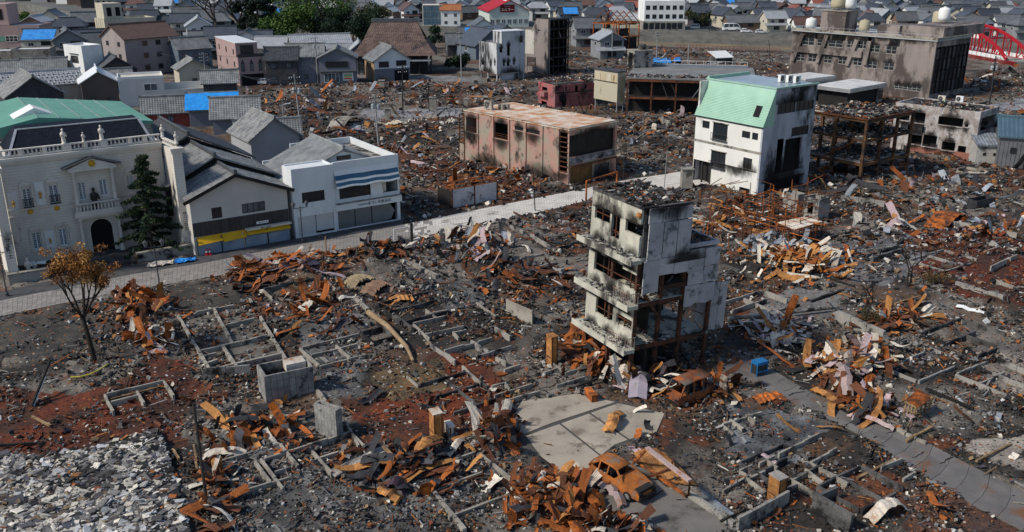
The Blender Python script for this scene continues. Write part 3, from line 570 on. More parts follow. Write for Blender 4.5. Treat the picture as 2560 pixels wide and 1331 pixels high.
gwall(b.root, 'y', 14.4, .2, -1.8, za[0]-.5, L_+1.1, zl+.6, za[1]+dz2+.3, zr_+.5, 3, black)  # black here too, painting the shade below the rear roof
mb = MB(); mb.box(-.8,6.3,0,L_+.6,26.5,zl); mb.build('rear_wing', gw, b.root)
mb = MB(); mb.beam((-.75,-.5,zl-.28), (za[0],-.5,za[1]-.12), .08, .34); mb.beam((L_+.65,-.5,zr_-.28), (za[0],-.5,za[1]-.12), .08, .34); mb.build('bargeboard', black, b.root)
for i in range(20): mb = MB(); u0 = .02+(L_-.04)*i/20; mb.box(u0+.015,-.05,zb0,u0+(L_-.04)/20-.015,-.003,zb1); mb.build('board', dkp, b.root)
b.window('R', w1, dark_frame, glass, 2); b.window('R', w2, dark_frame, glass_pale, 4)
yel = mat('yellow_awning', (.62,.36,.01), (.55,.30,.01), 1., fine=.08, rough=.7, soot=.05, sc3=(.3,.2,.05)); blu = mat('blue_grey_shutter', (.16,.22,.29), (.28,.33,.38), .5, rough=.6, fine=.08, bump=0, band=('Z', 8, .8))
for i in range(2): mb = MB(); u0 = .3+i*2.55; d = [.62,.42][i]; mb.hexa([(u0,-.04,zb0-.1),(u0+2.5,-.04,zb0-.05),(u0+2.5,-.5,zb0-.85+d*.3),(u0,-.5,zb0-1.0+d*.3),(u0,-.0,zb0-.06),(u0+2.5,-.0,zb0-.01),(u0+2.5,-.54,zb0-.82+d*.3),(u0,-.54,zb0-.97+d*.3)]); mb.build('awning', yel, b.root)
mb = MB(); mb.hexa([(5.4,-.04,zb0),(L_-.1,-.04,zb0+.02),(L_-.1,-.6,zb0-.55),(5.4,-.6,zb0-.55),(5.4,-.0,zb0+.04),(L_-.1,-.0,zb0+.06),(L_-.1,-.64,zb0-.5),(5.4,-.64,zb0-.5)]); mb.build('awning', yel, b.root)
mb = MB(); mb.box(5.35,-.66,zb0-.06,L_,-.05,zb0+.12); o = mb.build('awning_case', cream, b.root); text('awning_lettering', '寿司  お好み', .2, lab_m, b.root, (7.4,-.672,zb0+.02), (math.pi/2,0,0))
mb = MB(); mb.box(6.6,-.09,zb0+.35,7.9,-.055,zb0+.62); o = mb.build('sign_board', white, b.root); text('sign_lettering', 'あかざくら', .2, mat('sign_blue', (.02,.08,.3), None, fine=0, bump=0), o, (7.3,-.095,zb0+.48), (math.pi/2,0,0))
for i in range(4): mb = MB(); u0 = .25+(L_-.4)/4*i; mb.box(u0+.06,-.3,0.02,u0+(L_-.4)/4-.06,-.25,zb0-.75); mb.build('shutter', blu, b.root)
for i in range(5): mb = MB(); u0 = .2+(L_-.3)/4*i; mb.beam((u0,-.32,0), (u0-(.25 if i == 2 else 0),-.32,zb0-.1), .1, .08); mb.build('shutter_post', alu if i == 2 else dark_frame, b.root)
# ---------------------------------------------------------------- ornate stone mansion
stone = mat('mansion_stone', (.68,.63,.56), (.55,.51,.455), .5, fine=.1, bump=.08, soot=.16, ssc=.45, sc3=(.17,.155,.14), streak=2.5, band=('Z', 1.1, .8))
Kp = P(487,627); a34 = math.radians(34); Lm = 17.4; K0 = Kp-Vector((math.cos(a34), math.sin(a34), 0))*Lm; SB = 5.0
b = Bld('stone_mansion', 'ornate pale stone mansion with balustraded parapet, statues and black slate roof', 'mansion', tuple(K0), 34, LR=Lm, LL=14, h=10.6); MN = b
R_ = lambda x0, y0, x1, y1, off=-SB: b.rect('R', *cA(x0,y0), *cA(x1,y1), off)
zpar = b.f('R', *cA(600,300), -SB)[1]; ztop = b.f('R', *cA(600,268), -SB)[1]; F0, F1 = 1.4, Lm-.9
wins = [R_(143,568,222,682), R_(320,545,400,655), R_(515,525,582,635), R_(655,505,722,605), R_(840,480,890,540)]; lows = [R_(208,860,284,962), R_(386,834,456,938), R_(900,800,960,880)]
arch = R_(592,775,780,1030); arch = (arch[0], arch[1], 0., arch[3])
mb = MB(); hs = [(u-F0, v-F0, c, d) for u, v, c, d in wins+lows]+[(arch[0]-F0, arch[1]-F0, -.3, arch[3])]
mb.wall((F0,SB,0), (1,0,0), (0,-1,0), F1-F0, -.3, zpar, hs, .3)
mb.box(F0,SB+.303,-.3,F0+.3,b.LL,zpar); mb.box(F1-.3,SB+.303,-.3,F1,b.LL,zpar); mb.box(F0+.303,b.LL-.3,-.3,F1-.303,b.LL,zpar); mb.box(F0+.31,SB+.31,zpar-.6,F1-.31,b.LL-.31,zpar-.35); mb.build('wall', stone, b.root)
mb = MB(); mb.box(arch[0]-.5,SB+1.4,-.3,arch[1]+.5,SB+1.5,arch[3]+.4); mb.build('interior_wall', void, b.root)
ac, ar_ = (arch[0]+arch[1])/2, (arch[1]-arch[0])/2; mb = MB()     # stone infill makes the head of the opening round
for i in range(10):
    t0, t1 = math.pi*i/10, math.pi*(i+1)/10; zc = arch[3]-ar_
    a_, c_ = (ac+ar_*math.cos(t0), zc+ar_*math.sin(t0)), (ac+ar_*math.cos(t1), zc+ar_*math.sin(t1))
for i in range(10):
    t0, t1 = math.pi*i/10, math.pi*(i+1)/10
    p0 = (ac+ar_*math.cos(t0), zc+ar_*math.sin(t0)); p1 = (ac+ar_*math.cos(t1), zc+ar_*math.sin(t1))
    mb.prism([(p0[0],SB-.01,p0[1]), (p0[0],SB-.01,arch[3]+.02), (p1[0],SB-.01,arch[3]+.02), (p1[0],SB-.01,p1[1])], (0,.3,0))
    vq = 1.16; mb2 = MB(); mb2.prism([(p0[0],SB-.09,p0[1]), (ac+(p0[0]-ac)*vq,SB-.09,zc+(p0[1]-zc)*vq), (ac+(p1[0]-ac)*vq,SB-.09,zc+(p1[1]-zc)*vq), (p1[0],SB-.09,p1[1])], (0,.07,0)); mb2.build('voussoir', stone, b.root)
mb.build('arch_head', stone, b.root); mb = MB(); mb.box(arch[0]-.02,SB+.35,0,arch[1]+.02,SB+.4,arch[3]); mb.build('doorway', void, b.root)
fr = mat('mansion_window_frame', (.62,.66,.68), None, fine=.05, bump=0); gl2 = mat('leaded_glass', (.03,.05,.07), (.05,.07,.09), 4, rough=.15, fine=.1, bump=0, spec=.6)
for i, r in enumerate(wins+lows):
    mb = MB(); fw = .09; u0, u1, z0, z1 = r; Y0, Y1 = SB+.1, SB+.17; um = (u0+u1)/2
    mb.box(u0,Y0,z0,u0+fw,Y1,z1); mb.box(u1-fw,Y0,z0,u1,Y1,z1); mb.box(u0+fw,Y0,z0,u1-fw,Y1,z0+fw); mb.box(u0+fw,Y0,z1-fw,u1-fw,Y1,z1); mb.box(um-.07,Y0,z0+fw,um+.07,Y1,z1-fw)
    for s0, s1 in ((u0+fw, um-.07), (um+.07, u1-fw)):
        mb.box((s0+s1)/2-.015,Y0+.01,z0+fw,(s0+s1)/2+.015,Y1-.01,z1-fw)
        for k in range(1, 7): zz = z0+fw+(z1-z0-2*fw)*k/7; mb.box(s0,Y0+.012,zz-.015,s1,Y1-.012,zz+.015)
    w_ = mb.build('window', fr, b.root); mb = MB(); mb.box(u0+.02,SB+.17,z0+.02,u1-.02,SB+.185,z1-.02); mb.build('pane', gl2, w_)
    if i in (0,1,5,6,4,7):      # hood moulding
        mb = MB(); hw = (u1-u0)*.72; mb.box(um-hw,SB-.16,z1+.28,um+hw,SB-.003,z1+.42)
        for k in range(6): t0, t1 = math.pi*k/6, math.pi*(k+1)/6; mb.prism([(um+hw*.92*math.cos(t0),SB-.14,z1+.42+.5*math.sin(t0)*(.8 if i < 5 else .5)), (um+hw*.92*math.cos(t1),SB-.14,z1+.42+.5*math.sin(t1)*(.8 if i < 5 else .5)), (um,SB-.14,z1+.42)], (0,.136,0))
        mb.box(u0-.22,SB-.08,z0-.1,u0-.04,SB-.003,z1+.28); mb.box(u1+.04,SB-.08,z0-.1,u1+.22,SB-.003,z1+.28); mb.box(u0-.25,SB-.14,z0-.24,u1+.25,SB-.003,z0-.1); mb.build('window_surround', stone, b.root)
    if i < 2:
        mb = MB(); n_ = 9
        for k in range(n_+1): uu = u0-.05+(u1-u0+.1)*k/n_; mb.beam((uu,SB-.2,z0), (uu,SB-.2,z0+.8), .03, .03)
        mb.box(u0-.1,SB-.22,z0+.8,u1+.1,SB-.18,z0+.85); mb.box(u0-.1,SB-.22,z0-.05,u1+.1,SB-.02,z0); mb.build('window_guard', dark_frame, b.root)
# cornice, string course, parapet
mb = MB(); mb.box(F0-.3,SB-.45,zpar-.35,F1,SB-.003,zpar-.02); mb.box(F0-.15,SB-.25,zpar-.65,F1,SB-.003,zpar-.353); mb.build('cornice', stone, b.root)
zst = b.f('R', *cA(300,695), -SB)[1]; mb = MB(); mb.box(F0,SB-.12,zst-.55,F1,SB-.003,zst-.4); mb.box(F0,SB-.12,zst+.15,F1,SB-.003,zst+.28); mb.build('string_course', stone, b.root)
def baluster_row(par, p0, p1, z0, z1, n, m, piers=True):
    p0, p1 = Vector(p0), Vector(p1); d = p1-p0; mb = MB(); mb.beam(p0+Vector((0,0,z1-.09)), p1+Vector((0,0,z1-.06)), .3, .12); mb.build('handrail', m, par); mb = MB(); mb.beam(p0+Vector((0,0,z0+.07)), p1+Vector((0,0,z0+.07)), .3, .14); mb.build('plinth', m, par)
    hh = z1-z0-.32; pm = MB().lathe((0,0,0), [(.09,0),(.11,.06*hh),(.06,.12*hh),(.10,.35*hh),(.085,.5*hh),(.05,.75*hh),(.06,.9*hh),(.1,.95*hh),(.1,hh)], 8).mesh('baluster', m)
    for k in range(n): q = p0+d*((k+.5)/n); obj('baluster', pm, par, (q.x, q.y, z0+.14))
zb_ = zpar+.02; 
baluster_row(b.root, (F0-.2,SB+.1,0), (F1,SB+.1,0), zb_, ztop+.3, 40, stone)
baluster_row(b.root, (F1+.2,SB-.1,0), (Lm-.35,.6,0), zb_-.15, ztop, 8, stone)
for x0, x1, y0 in ((415,475,290), (560,580,265), (665,715,262), (285,310,300), (120,150,315), (860,880,245), (960,980,238)):
    u0 = b.f('R', *cA(x0,y0), -SB)[0]; u1 = b.f('R', *cA(x1,y0), -SB)[0]; mb = MB(); mb.box(u0,SB-.1,zb_-.02,u1,SB+.32,ztop+.25); mb.build('parapet_pier', stone, b.root)
def statue(par, loc, h, m, nm='statue'):
    mb = MB(); k = h; mb.lathe((0,0,0), [(.16*k,0),(.16*k,.06*k),(.12*k,.08*k),(.13*k,.25*k),(.10*k,.45*k),(.13*k,.62*k),(.14*k,.74*k),(.05*k,.80*k),(.045*k,.83*k),(.07*k,.88*k),(.07*k,.94*k),(.03*k,1.0*k)], 9)
    mb.tube((.12*k,0,.72*k), (.2*k,-.08*k,.5*k), .045*k, .035*k, 6); mb.tube((-.12*k,0,.72*k), (-.14*k,-.1*k,.48*k), .045*k, .035*k, 6); mb.tube((.2*k,-.08*k,.5*k), (.08*k,-.16*k,.55*k), .035*k, .03*k, 6)
    return smooth(mb.build(nm, m, par, loc))
for x, y in ((432,290), (683,262)): u = b.f('R', *cA(x,y), -SB)[0]; statue(b.root, (u,SB+.1,ztop+.25), 1.55, stone)
statue(b.root, (b.f('R', *cA(562,275), -SB)[0],SB+.1,ztop+.25), 1.0, stone, 'finial')
statue(b.root, (F1+.2,SB-.3,ztop), 1.3, stone); statue(b.root, (Lm-.4,.5,ztop), 1.2, stone)
# wings and pillars to the street
for u0, u1, s_ in ((.15,1.0,0), (Lm-1.05,Lm-.1,1)):
    mb = MB(); mb.box(u0,.0,1.0,u1,.9,zpar-.4); pl = mb.build('pillar', stone, b.root); mb = MB(); mb.box(u0-.15,-.15,-.2,u1+.15,1.05,.998); mb.build('pillar_base', conc, pl); mb = MB(); mb.box(u0-.12,-.12,zpar-.398,u1+.12,1.02,zpar-.12); mb.box(u0-.2,-.2,zpar-.118,u1+.2,1.1,zpar+.1); mb.build('capital', stone, pl); mb = MB(); mb.box(u0-.05,-.05,4.6,u1+.05,.95,4.75); mb.build('band', stone, pl)
    mb = MB(); ua = u0 if not s_ else u0+.3; mb.box(ua,.905,-.2,ua+.5,SB-.003,zpar-.42); mb.build('wing_wall', stone, b.root)
    text('pillar_lettering', 'サ\nニ\n王\n士', .52, lab_m, pl, ((u0+u1)/2, -.012, 3.3), (math.pi/2,0,0))
# centre bay: balcony, columns, pediment
cw0, cw1 = b.f('R', *cA(478,660), -SB)[0], b.f('R', *cA(795,620), -SB)[0]; zbal = b.f('R', *cA(600,720), -SB+.9)[1]
mb = MB(); mb.box(cw0,SB-1.0,zbal-.45,cw1,SB-.003,zbal); mb.box(cw0+.2,SB-.8,zbal-.7,cw1-.2,SB-.003,zbal-.452); bal = mb.build('balcony', stone, b.root); baluster_row(bal, (cw0+.1,SB-.85,0), (cw1-.1,SB-.85,0), zbal, zbal+1.0, 13, stone)
for u in (cw0+.45, cw1-.45):
    for nm, z0, z1 in (('column', .05, zbal-.71), ('column', zbal+.01, zpar-2.0)):
        mb = MB(); hh = z1-z0; mb.lathe((0,0,0), [(.3,0),(.3,.12),(.21,.2),(.2,hh*.5),(.17,hh-.3),(.22,hh-.2),(.28,hh-.1),(.28,hh)], 12); smooth(mb.build(nm, stone, b.root, (u,SB-.55,z0)))
zp = zpar-2.0; mb = MB(); mb.box(cw0,SB-.85,zp+.002,cw1,SB-.003,zp+.35); mb.prism([(cw0+.05,SB-.8,zp+.352),(cw1-.05,SB-.8,zp+.352),((cw0+cw1)/2,SB-.8,zp+1.2)], (0,.79,0)); pd = mb.build('pediment', stone, b.root)
mb = MB(); mb.beam((cw0-.5,SB-.5,zp+.38), ((cw0+cw1)/2,SB-.5,zp+1.3), .95, .1); mb.beam((cw1+.5,SB-.5,zp+.38), ((cw0+cw1)/2,SB-.5,zp+1.3), .95, .1); mb.build('pediment_roof', tile_dark, pd)
def rosette(par, u, y, z, r, m=gold, nm='medallion'):
    mb = MB(); mb.tube((u,y,z), (u,y-.06,z), r, r*.7, 10)
    for k in range(7): t_ = 6.283*k/7; mb.tube((u+r*.8*math.cos(t_),y,z+r*.8*math.sin(t_)), (u+r*.8*math.cos(t_),y-.08,z+r*.8*math.sin(t_)), r*.3, r*.2, 6)
    return mb.build(nm, m, par)
rosette(pd, (cw0+cw1)/2, SB-.81, zp+.7, .34, gold, 'gilt_crest')
for x, y in ((203,718),(380,695)): u, z = b.f('R', *cA(x,y), -SB); rosette(b.root, u, SB-.01, z, .26)
for x, y, s_ in ((266,600,1.),(332,905,.8),(88,660,.9)): u, z = b.f('R', *cA(x,y), -SB); mb = MB(); mb.box(u-.4,SB-.04,z-1.1*s_,u+.4,SB-.003,z+1.2*s_); pn = mb.build('niche_panel', white, b.root); statue(pn, (u,SB-.2,z-.4*s_), .75*s_, gold, 'gilt_bust')
statue(b.root, (b.f('R', *cA(628,650), -SB)[0], SB-.3, zbal+.02), 2.3, mat('bronze', (.03,.026,.022), None, rough=.5), 'bronze_statue')
# roofs
slate_b = mat('black_slate', (.006,.009,.016), (.012,.015,.023), 2., spec=.08, rough=.7, bump=.3, bsc=8); green_r = mat('green_membrane', (.13,.32,.24), (.11,.27,.205), .5, rough=.6, fine=.08, bump=.1)
e0, e1, t1_, t0_ = q3(b,*cA(50,322),-SB-1.2), q3(b,*cA(1012,218),-SB-1.2), q3(b,*cA(920,105),-SB-5.5), q3(b,*cA(105,165),-SB-5.5)
e0.z = e1.z = zpar-.2; tz = (t0_.z+t1_.z)/2; t0_.z = t1_.z = tz; mb = MB(); bk = Vector((0,4.5,0)); mb.hexa([e0,e1,Vector((e1.x,b.LL-.4,e1.z)),Vector((e0.x,b.LL-.4,e0.z)),t0_,t1_,t1_+bk*.6,t0_+bk*.6]); rf = mb.build('slate_roof', slate_b, b.root)
mb = MB(); mb.beam(e0+Vector((0,-.02,.02)), t0_+Vector((0,-.02,.02)), .25, .12); mb.beam(e1+Vector((0,-.02,.02)), t1_+Vector((0,-.02,.02)), .25, .12); mb.beam(t0_+Vector((0,0,.03)), t1_+Vector((0,0,.03)), .3, .1); mb.build('hip_flashing', alu, rf)
yb0, yb1 = b.LL+.3, b.LL+17; apx = q3(b,*cA(462,36),-yb1); rx = q3(b,*cA(880,46),-yb1); lx = q3(b,*cA(36,118),-yb1)
zf = zpar+.3; mb = MB(); eL, eR = Vector((-1.2,yb0,zf)), Vector((F1+1.6,yb0,zf)); ap = Vector((apx.x,yb1,apx.z)); rr_ = Vector((rx.x,yb1,min(rx.z,apx.z))); 
xm = 6.6; zr2 = zf+1.5
mb.prism([(-1.4,yb0,zf),(F1+1.6,yb0,zf),(F1+1.6,yb0,zf+.3),(xm,yb0,zr2+.3),(-1.4,yb0,zf+.3)], (0,yb1-yb0,0)); hl = mb.build('hall_roof', green_r, b.root)
mb = MB(); mb.box(-1.2,yb0,-.3,F1+1.4,yb1,zf-.01); mb.build('hall_wall', conc_light, b.root)
mb = MB(); mb.prism([(3.6,yb0+3,zf+1.),(xm,yb0+3,zr2+.9),(9.6,yb0+3,zf+1.)], (0,3.2,0)); mb.build('skylight', white, hl)
for k in range(5): mb = MB(); xx = F1+1.2; mb.beam((xm-.1+k*2.1,yb0+.3,zr2+.36-k*.27), (xm-.1+k*2.1,yb1-.3,zr2+.36-k*.27), .05, .08); mb.build('roof_seam', alu, hl)
# forecourt walls
for u0, u1, hh in ((.0,4.6,.9), (11.6,Lm+.2,.85)):
    mb = MB(); mb.box(u0,-.75,-.2,u1,-.35,hh); w_ = mb.build('forecourt_wall', conc, b.root); mb = MB(); mb.box(u0-.05,-.82,hh+.002,u1+.05,-.28,hh+.14); mb.build('coping', conc_light, w_)
mb = MB(); mb.box(4.7,-.3,-.2,11.5,SB-.01,.04); mb.build('forecourt', asphalt, b.root)
for u, y, s_ in ((1.9,.6,1.7),(2.5,.9,1.2)): statue(b.root, (u,y,.3), s_, stone, 'fountain_statue')
mb = MB(); mb.lathe((2.2,.9,0), [(1.0,0),(1.0,.35),(.9,.4),(.85,.3),(.3,.3)], 14); mb.build('fountain_basin', stone, b.root)
# ---------------------------------------------------------------- pink burnt two-storey building
pinkw = mat('pink_scorched', (.42,.215,.175), (.30,.27,.21), .45, fine=.12, soot=.3, ssc=.35, sc3=(.035,.03,.027), streak=1.4, bump=.1)
roof_r = mat('rusted_roof', (.46,.20,.085), (.62,.55,.46), .55, fine=.2, bump=.2, soot=.08, sc3=(.7,.66,.6), ssc=.9, streak=1)
b = Bld('pink_burnt_building', 'fire-gutted pink two-storey building with rust-stained flat roof', 'building', (1420.4,464.4), 43, R=1539, Lf=1163, top=327)
voids = [b.rect('L', *cB(256,277), *cB(350,410)), b.rect('L', *cB(469,318), *cB(580,462))]; smalls = [b.rect('L', *cB(626,348), *cB(690,390)), b.rect('L', *cB(712,366), *cB(815,418))]
vent = b.rect('L', *cB(964,405), *cB(1022,690)); vent = (.15, vent[1], 1.6, b.h-.3)
up_ = b.rect('R', *cB(1040,425), *cB(1382,520)); gar = b.rect('R', *cB(1040,668), *cB(1212,740)); gar = (.35, gar[1], .05, gar[3]); shp = b.rect('R', *cB(1225,650), *cB(1336,735)); shp = (shp[0], shp[1], .1, shp[3])
b.shell(pinkw, [up_, gar, shp], voids+smalls+[vent])
mb = MB(); mb.box(-.12,-.12,b.h-.02,b.LR+.12,b.LL+.12,b.h+.16); rf = mb.build('roof', roof_r, b.root); mb = MB(); mb.box(-.14,-.14,b.h+.162,b.LR+.14,.04,b.h+.26); mb.box(-.14,.042,b.h+.162,.04,b.LL+.14,b.h+.26); mb.build('roof_edge', conc_light, rf)
mb = MB(); mb.box(.3,.3,3.4,b.LR-.3,b.LL-.3,3.6); mb.build('floor', conc_dark, b.root)
mb = MB(); mb.box(2.,.6,0,2.15,b.LL-.6,b.h-.1); mb.box(.3,.5,3.7,b.LR-.3,.6,b.h-.1); mb.build('interior_wall', black, b.root)
for cx in (350,466,585,710,836,960):
    u = b.f('L', *cB(cx,480))[0]; mb = MB(); mb.box(-.16,u-.13,-.3,-.003,u+.13,b.h-.03); mb.build('pilaster', pinkw, b.root)
for r in smalls: b.window('L', r, dark_frame, glass, 3 if r[1]-r[0] > 2.5 else 2)
for r in voids:
    for k in range(3): mb = MB(); mb.box(.05,r[0],r[2]+.15+.28*k,.1,r[1],r[2]+.2+.28*k); mb.build('guard_rail', rust_dark, b.root)
for k in range(9): mb = MB(); zz = vent[2]+.1+(vent[3]-vent[2]-.2)*k/8; mb.box(-.06,vent[0],zz,.1,vent[1],zz+.1); mb.build('louvre', rust_dark, b.root)
for r in smalls: pass
mb = MB(); mb.box(gar[0],.1,.05,gar[1],.16,gar[3]); mb.build('garage_door', mat('scorched_door', (.20,.10,.035), (.09,.05,.025), 1., fine=.15, bump=.1, band=('Z', 2.2, .5), soot=.15), b.root)
b.window('R', shp, dark_frame, glass_pale, 2, 1, .07, .14); mb = MB(); mb.box(.1,-.3,gar[3]+.05,b.LR-.1,-.003,gar[3]+.2); mb.build('canopy', rust_dark, b.root)
mb = MB(); mb.box(.2,-.1,gar[3]+.5,b.LR-.4,-.003,up_[2]-.1); mb.build('sign_panel', mat('stained_sign', (.30,.30,.33), (.06,.06,.07), .9, soot=.35, ssc=.6, streak=.6), b.root)
for k in range(3): mb = MB(); uu = up_[0]+(up_[1]-up_[0])*(k+.5)/3; mb.beam((uu,.1,up_[2]), (uu,.1,up_[3]), .07, .07); mb.build('mullion', black, b.root)
st = MB(); l0 = b.LL+.02; st.box(-.1,l0,-.3,.05,l0+.12,b.h-.6); st.box(-.1,l0+1.1,-.3,.05,l0+1.22,b.h-.7); st.box(2,l0,-.3,2.12,l0+.12,b.h-.6)
st.build('stair_post', rust_dark, b.root)
for k in range(8): mb = MB(); mb.box(-.1,l0+.13,2.6+k*.5,1.99,l0+1.09,2.66+k*.5); mb.build('stair_slat', rust_dark, b.root)
mb = MB(); mb.box(-.08,l0+.13,-.3,.0,l0+1.09,2.4); mb.build('stair_wall', pinkw, b.root)
u45 = math.radians(43)
for k, (x, y, s_) in enumerate(((430,225,1.9),(525,225,1.1),(565,222,1.1))):
    p = P(*cB(x,y), b.h+.17); o = aircon('air_conditioner', ['large pale air conditioner on the pink building roof','middle small air conditioner in the row on the pink building roof','third air conditioner in the row on the pink building roof'][k], p, u45+math.pi/2+math.pi, conc_light, 'roof units on the pink building'); o.scale = (s_,1.2,s_*.95)
for r in voids+smalls+[vent]: stain(b.root, 'L', r[0]-.4, r[1]+.4, r[3]-.02, b.h+.5, .17); stain(b.root, 'L', r[0]-.5, r[1]+.5, r[2]-.02, r[2]-2.6, .17)
stain(b.root, 'L', .2, b.LL*.5, .1, 3.4, .17); stain(b.root, 'L', b.LL*.55, b.LL-.3, .1, 2.8, .17); stain(b.root, 'R', .1, b.LR-.1, up_[3], b.h+.3); stain(b.root, 'R', b.LR*.4, b.LR, .2, 4.5, .12)
# ---------------------------------------------------------------- green mansard building
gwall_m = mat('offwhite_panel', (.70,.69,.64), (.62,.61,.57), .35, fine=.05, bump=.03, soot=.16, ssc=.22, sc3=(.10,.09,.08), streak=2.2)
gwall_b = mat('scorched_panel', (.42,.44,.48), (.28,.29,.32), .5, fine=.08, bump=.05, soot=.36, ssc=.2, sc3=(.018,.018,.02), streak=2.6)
mint = mat('mint_siding', (.31,.50,.385), (.27,.45,.345), .5, rough=.5, fine=.06, bump=.02, soot=.05, ssc=.3, sc3=(.12,.2,.15))
b = Bld('green_mansard_building', 'off-white three-storey building with pale green mansard roof, right wall blackened by fire', 'building', (1893,492), 36.1, LR=1, Lf=1731, h=9, zL=1.)
ze = b.f('L', *cC(660,402))[1]; zt = b.f('R', *cC(1050,92))[1]; b.LR = tu(b.K, b.a, 2044.7, zt); ins = b.f('R', *cC(757,130))[0]; b.h = zt
hL = [b.rect('L', *cC(222,350), *cC(270,413)), b.rect('L', *cC(300,363), *cC(396,505)), b.rect('L', *cC(508,424), *cC(563,485)), b.rect('L', *cC(582,438), *cC(620,497)), b.rect('L', *cC(285,565), *cC(381,708)), b.rect('L', *cC(517,617), *cC(574,708)), b.rect('L', *cC(487,830), *cC(555,935))]
hR = [b.rect('R', *cC(767,238), *cC(890,290)), b.rect('R', *cC(900,220), *cC(1022,268)), b.rect('R', *cC(868,405), *cC(985,448)), b.rect('R', *cC(822,490), *cC(918,700)), b.rect('R', *cC(640,800), *cC(975,900))]
hR[4] = (1.2, b.LR-.8, .0, hR[4][3]); hL[6] = (hL[6][0], hL[6][1], 0., hL[6][3]); ent = (b.LL-3.2, b.LL-.25, 0., 2.9); hL.append(ent)
mb = MB(); t_ = .25
mb.wall((0,t_+.002,0), (0,1,0), (-1,0,0), b.LL-t_-.002, -.4, ze, [(a-t_, c-t_, d, e) for a, c, d, e in hL], t_); mb.box(.252,b.LL-.25,-.4,b.LR-.252,b.LL,zt-.01); mb.build('wall', gwall_m, b.root)
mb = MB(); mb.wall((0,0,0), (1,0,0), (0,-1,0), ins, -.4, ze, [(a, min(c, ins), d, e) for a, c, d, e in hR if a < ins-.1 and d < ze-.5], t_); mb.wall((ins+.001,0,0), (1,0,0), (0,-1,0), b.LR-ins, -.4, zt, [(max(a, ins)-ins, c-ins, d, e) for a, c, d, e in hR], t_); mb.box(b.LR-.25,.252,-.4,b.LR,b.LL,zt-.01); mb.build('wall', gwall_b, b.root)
e0, e1 = Vector((-.18,-.1,ze)), Vector((-.18,b.LL+.1,ze)); r0, r1 = Vector((ins,-.1,zt)), Vector((ins,b.LL+.1,zt))
mb = MB(); mb.prism([(-.12,-.05,ze-.05),(ins+.02,-.05,ze-.05),(ins+.02,-.05,zt),(ins-.12,-.05,zt)], (0,b.LL+.1,0)); mr_ = mb.build('mansard', mint, b.root)
nsd = 24; L2 = (r0-e0).length; nn = Vector((-(zt-ze),0,ins+.18)).normalized(); nn = Vector((-abs(nn.x),0,abs(nn.z)))
dm = b.f('L', *cC(590,322), -.4); dm1 = b.f('L', *cC(660,250), -.9); d0, d1 = min(dm[0],dm1[0]), max(dm[0],dm1[0]); zd0, zd1 = min(dm[1],dm1[1]), max(dm[1],dm1[1])
for k in range(nsd):
    p0 = e0.lerp(r0, k/nsd); p1 = e0.lerp(r0, (k+.97)/nsd); q0 = e1.lerp(r1, k/nsd); q1 = e1.lerp(r1, (k+.97)/nsd); o_ = nn*.05; zc = (p0.z+p1.z)/2
    spans = [(0, 1)] if not (zd0 < zc < zd1) else [(0, (d0+.1)/(b.LL+.2)), ((d1+.1)/(b.LL+.2), 1)]
    for s0, s1 in spans:
        A_, B_, C_, D_ = p0.lerp(q0, s0), p0.lerp(q0, s1), p1.lerp(q1, s1), p1.lerp(q1, s0)
        mb = MB(); mb.hexa([A_, B_, C_, D_, A_+o_*1.6, B_+o_*1.6, C_+o_*.5, D_+o_*.5]); mb.build('siding_strip', mint, mr_)
mb = MB(); xo = -.18+(zd0-ze)/(zt-ze)*(ins+.18); xi = -.18+(zd1-ze)/(zt-ze)*(ins+.18); mb.hexa([(xo-.1,d0,zd0),(xo-.1,d1,zd0),(xi+.1,d1,zd0),(xi+.1,d0,zd0),(xi-.08,d0,zd1),(xi-.08,d1,zd1),(xi+.1,d1,zd1),(xi+.1,d0,zd1)]); dw = mb.build('dormer_recess', void, b.root); mb = MB(); mb.box(xi-.12,d0+.05,zd0+.1,xi-.09,d0+.35,zd1-.1); mb.build('casement', white_frame, dw)
mb = MB(); mb.box(ins-.1,-.06,zt+.001,b.LR+.1,b.LL+.1,zt+.1); fr_ = mb.build('flat_roof', mat('roof_membrane', (.30,.36,.42), (.24,.29,.34), .4, rough=.35, fine=.08, bump=.02), b.root)
mb = MB(); mb.box(ins-.16,-.16,zt+.101,ins+.06,b.LL+.2,zt+.28); mb.box(ins+.07,b.LL-.1,zt+.101,b.LR+.1,b.LL+.2,zt+.5); mb.box(ins+.07,-.16,zt+.101,b.LR+.15,.05,zt+.26); mb.build('parapet', mint, fr_)
zb_ = b.f('L', *cC(400,540))[1]; mb = MB(); mb.box(-.05,.0,zb_-.15,-.003,b.LL,zb_+.15); mb.build('wall_band', conc_light, b.root); mb = MB(); mb.box(-.1,0,ze-.2,-.003,b.LL,ze-.06); mb.build('gutter', dark_frame, b.root)
for i, r in enumerate(hL[:6]): b.window('L', r, dark_frame, glass, 2)
for r in hR[:2]: b.window('R', r, dark_frame, glass, 4)
b.window('R', hR[2], dark_frame, glass, 3)
for r in (hL[1], hL[4]):
    mb = MB(); u0, u1, z0, z1 = r; mb.box(-.3,u0-.1,z0-.08,-.003,u1+.1,z0); mb.box(-.3,u0-.1,z0+.8,-.26,u1+.1,z0+.86)
    for k in range(12): uu = u0-.08+(u1-u0+.16)*k/11; mb.beam((-.28,uu,z0), (-.28,uu,z0+.8), .03, .03)
    mb.build('balcony_rail', dark_frame, b.root); mb = MB(); mb.box(-.12,u0-.15,z1+.02,-.003,u1+.15,z1+.1); mb.build('window_hood', conc_light, b.root)
mb = MB(); mb.box(.8,1.5,-.3,.9,b.LL-.5,3); mb.box(.4,1.,-.3,b.LR-.4,1.1,8); mb.build('interior_wall', black, b.root)
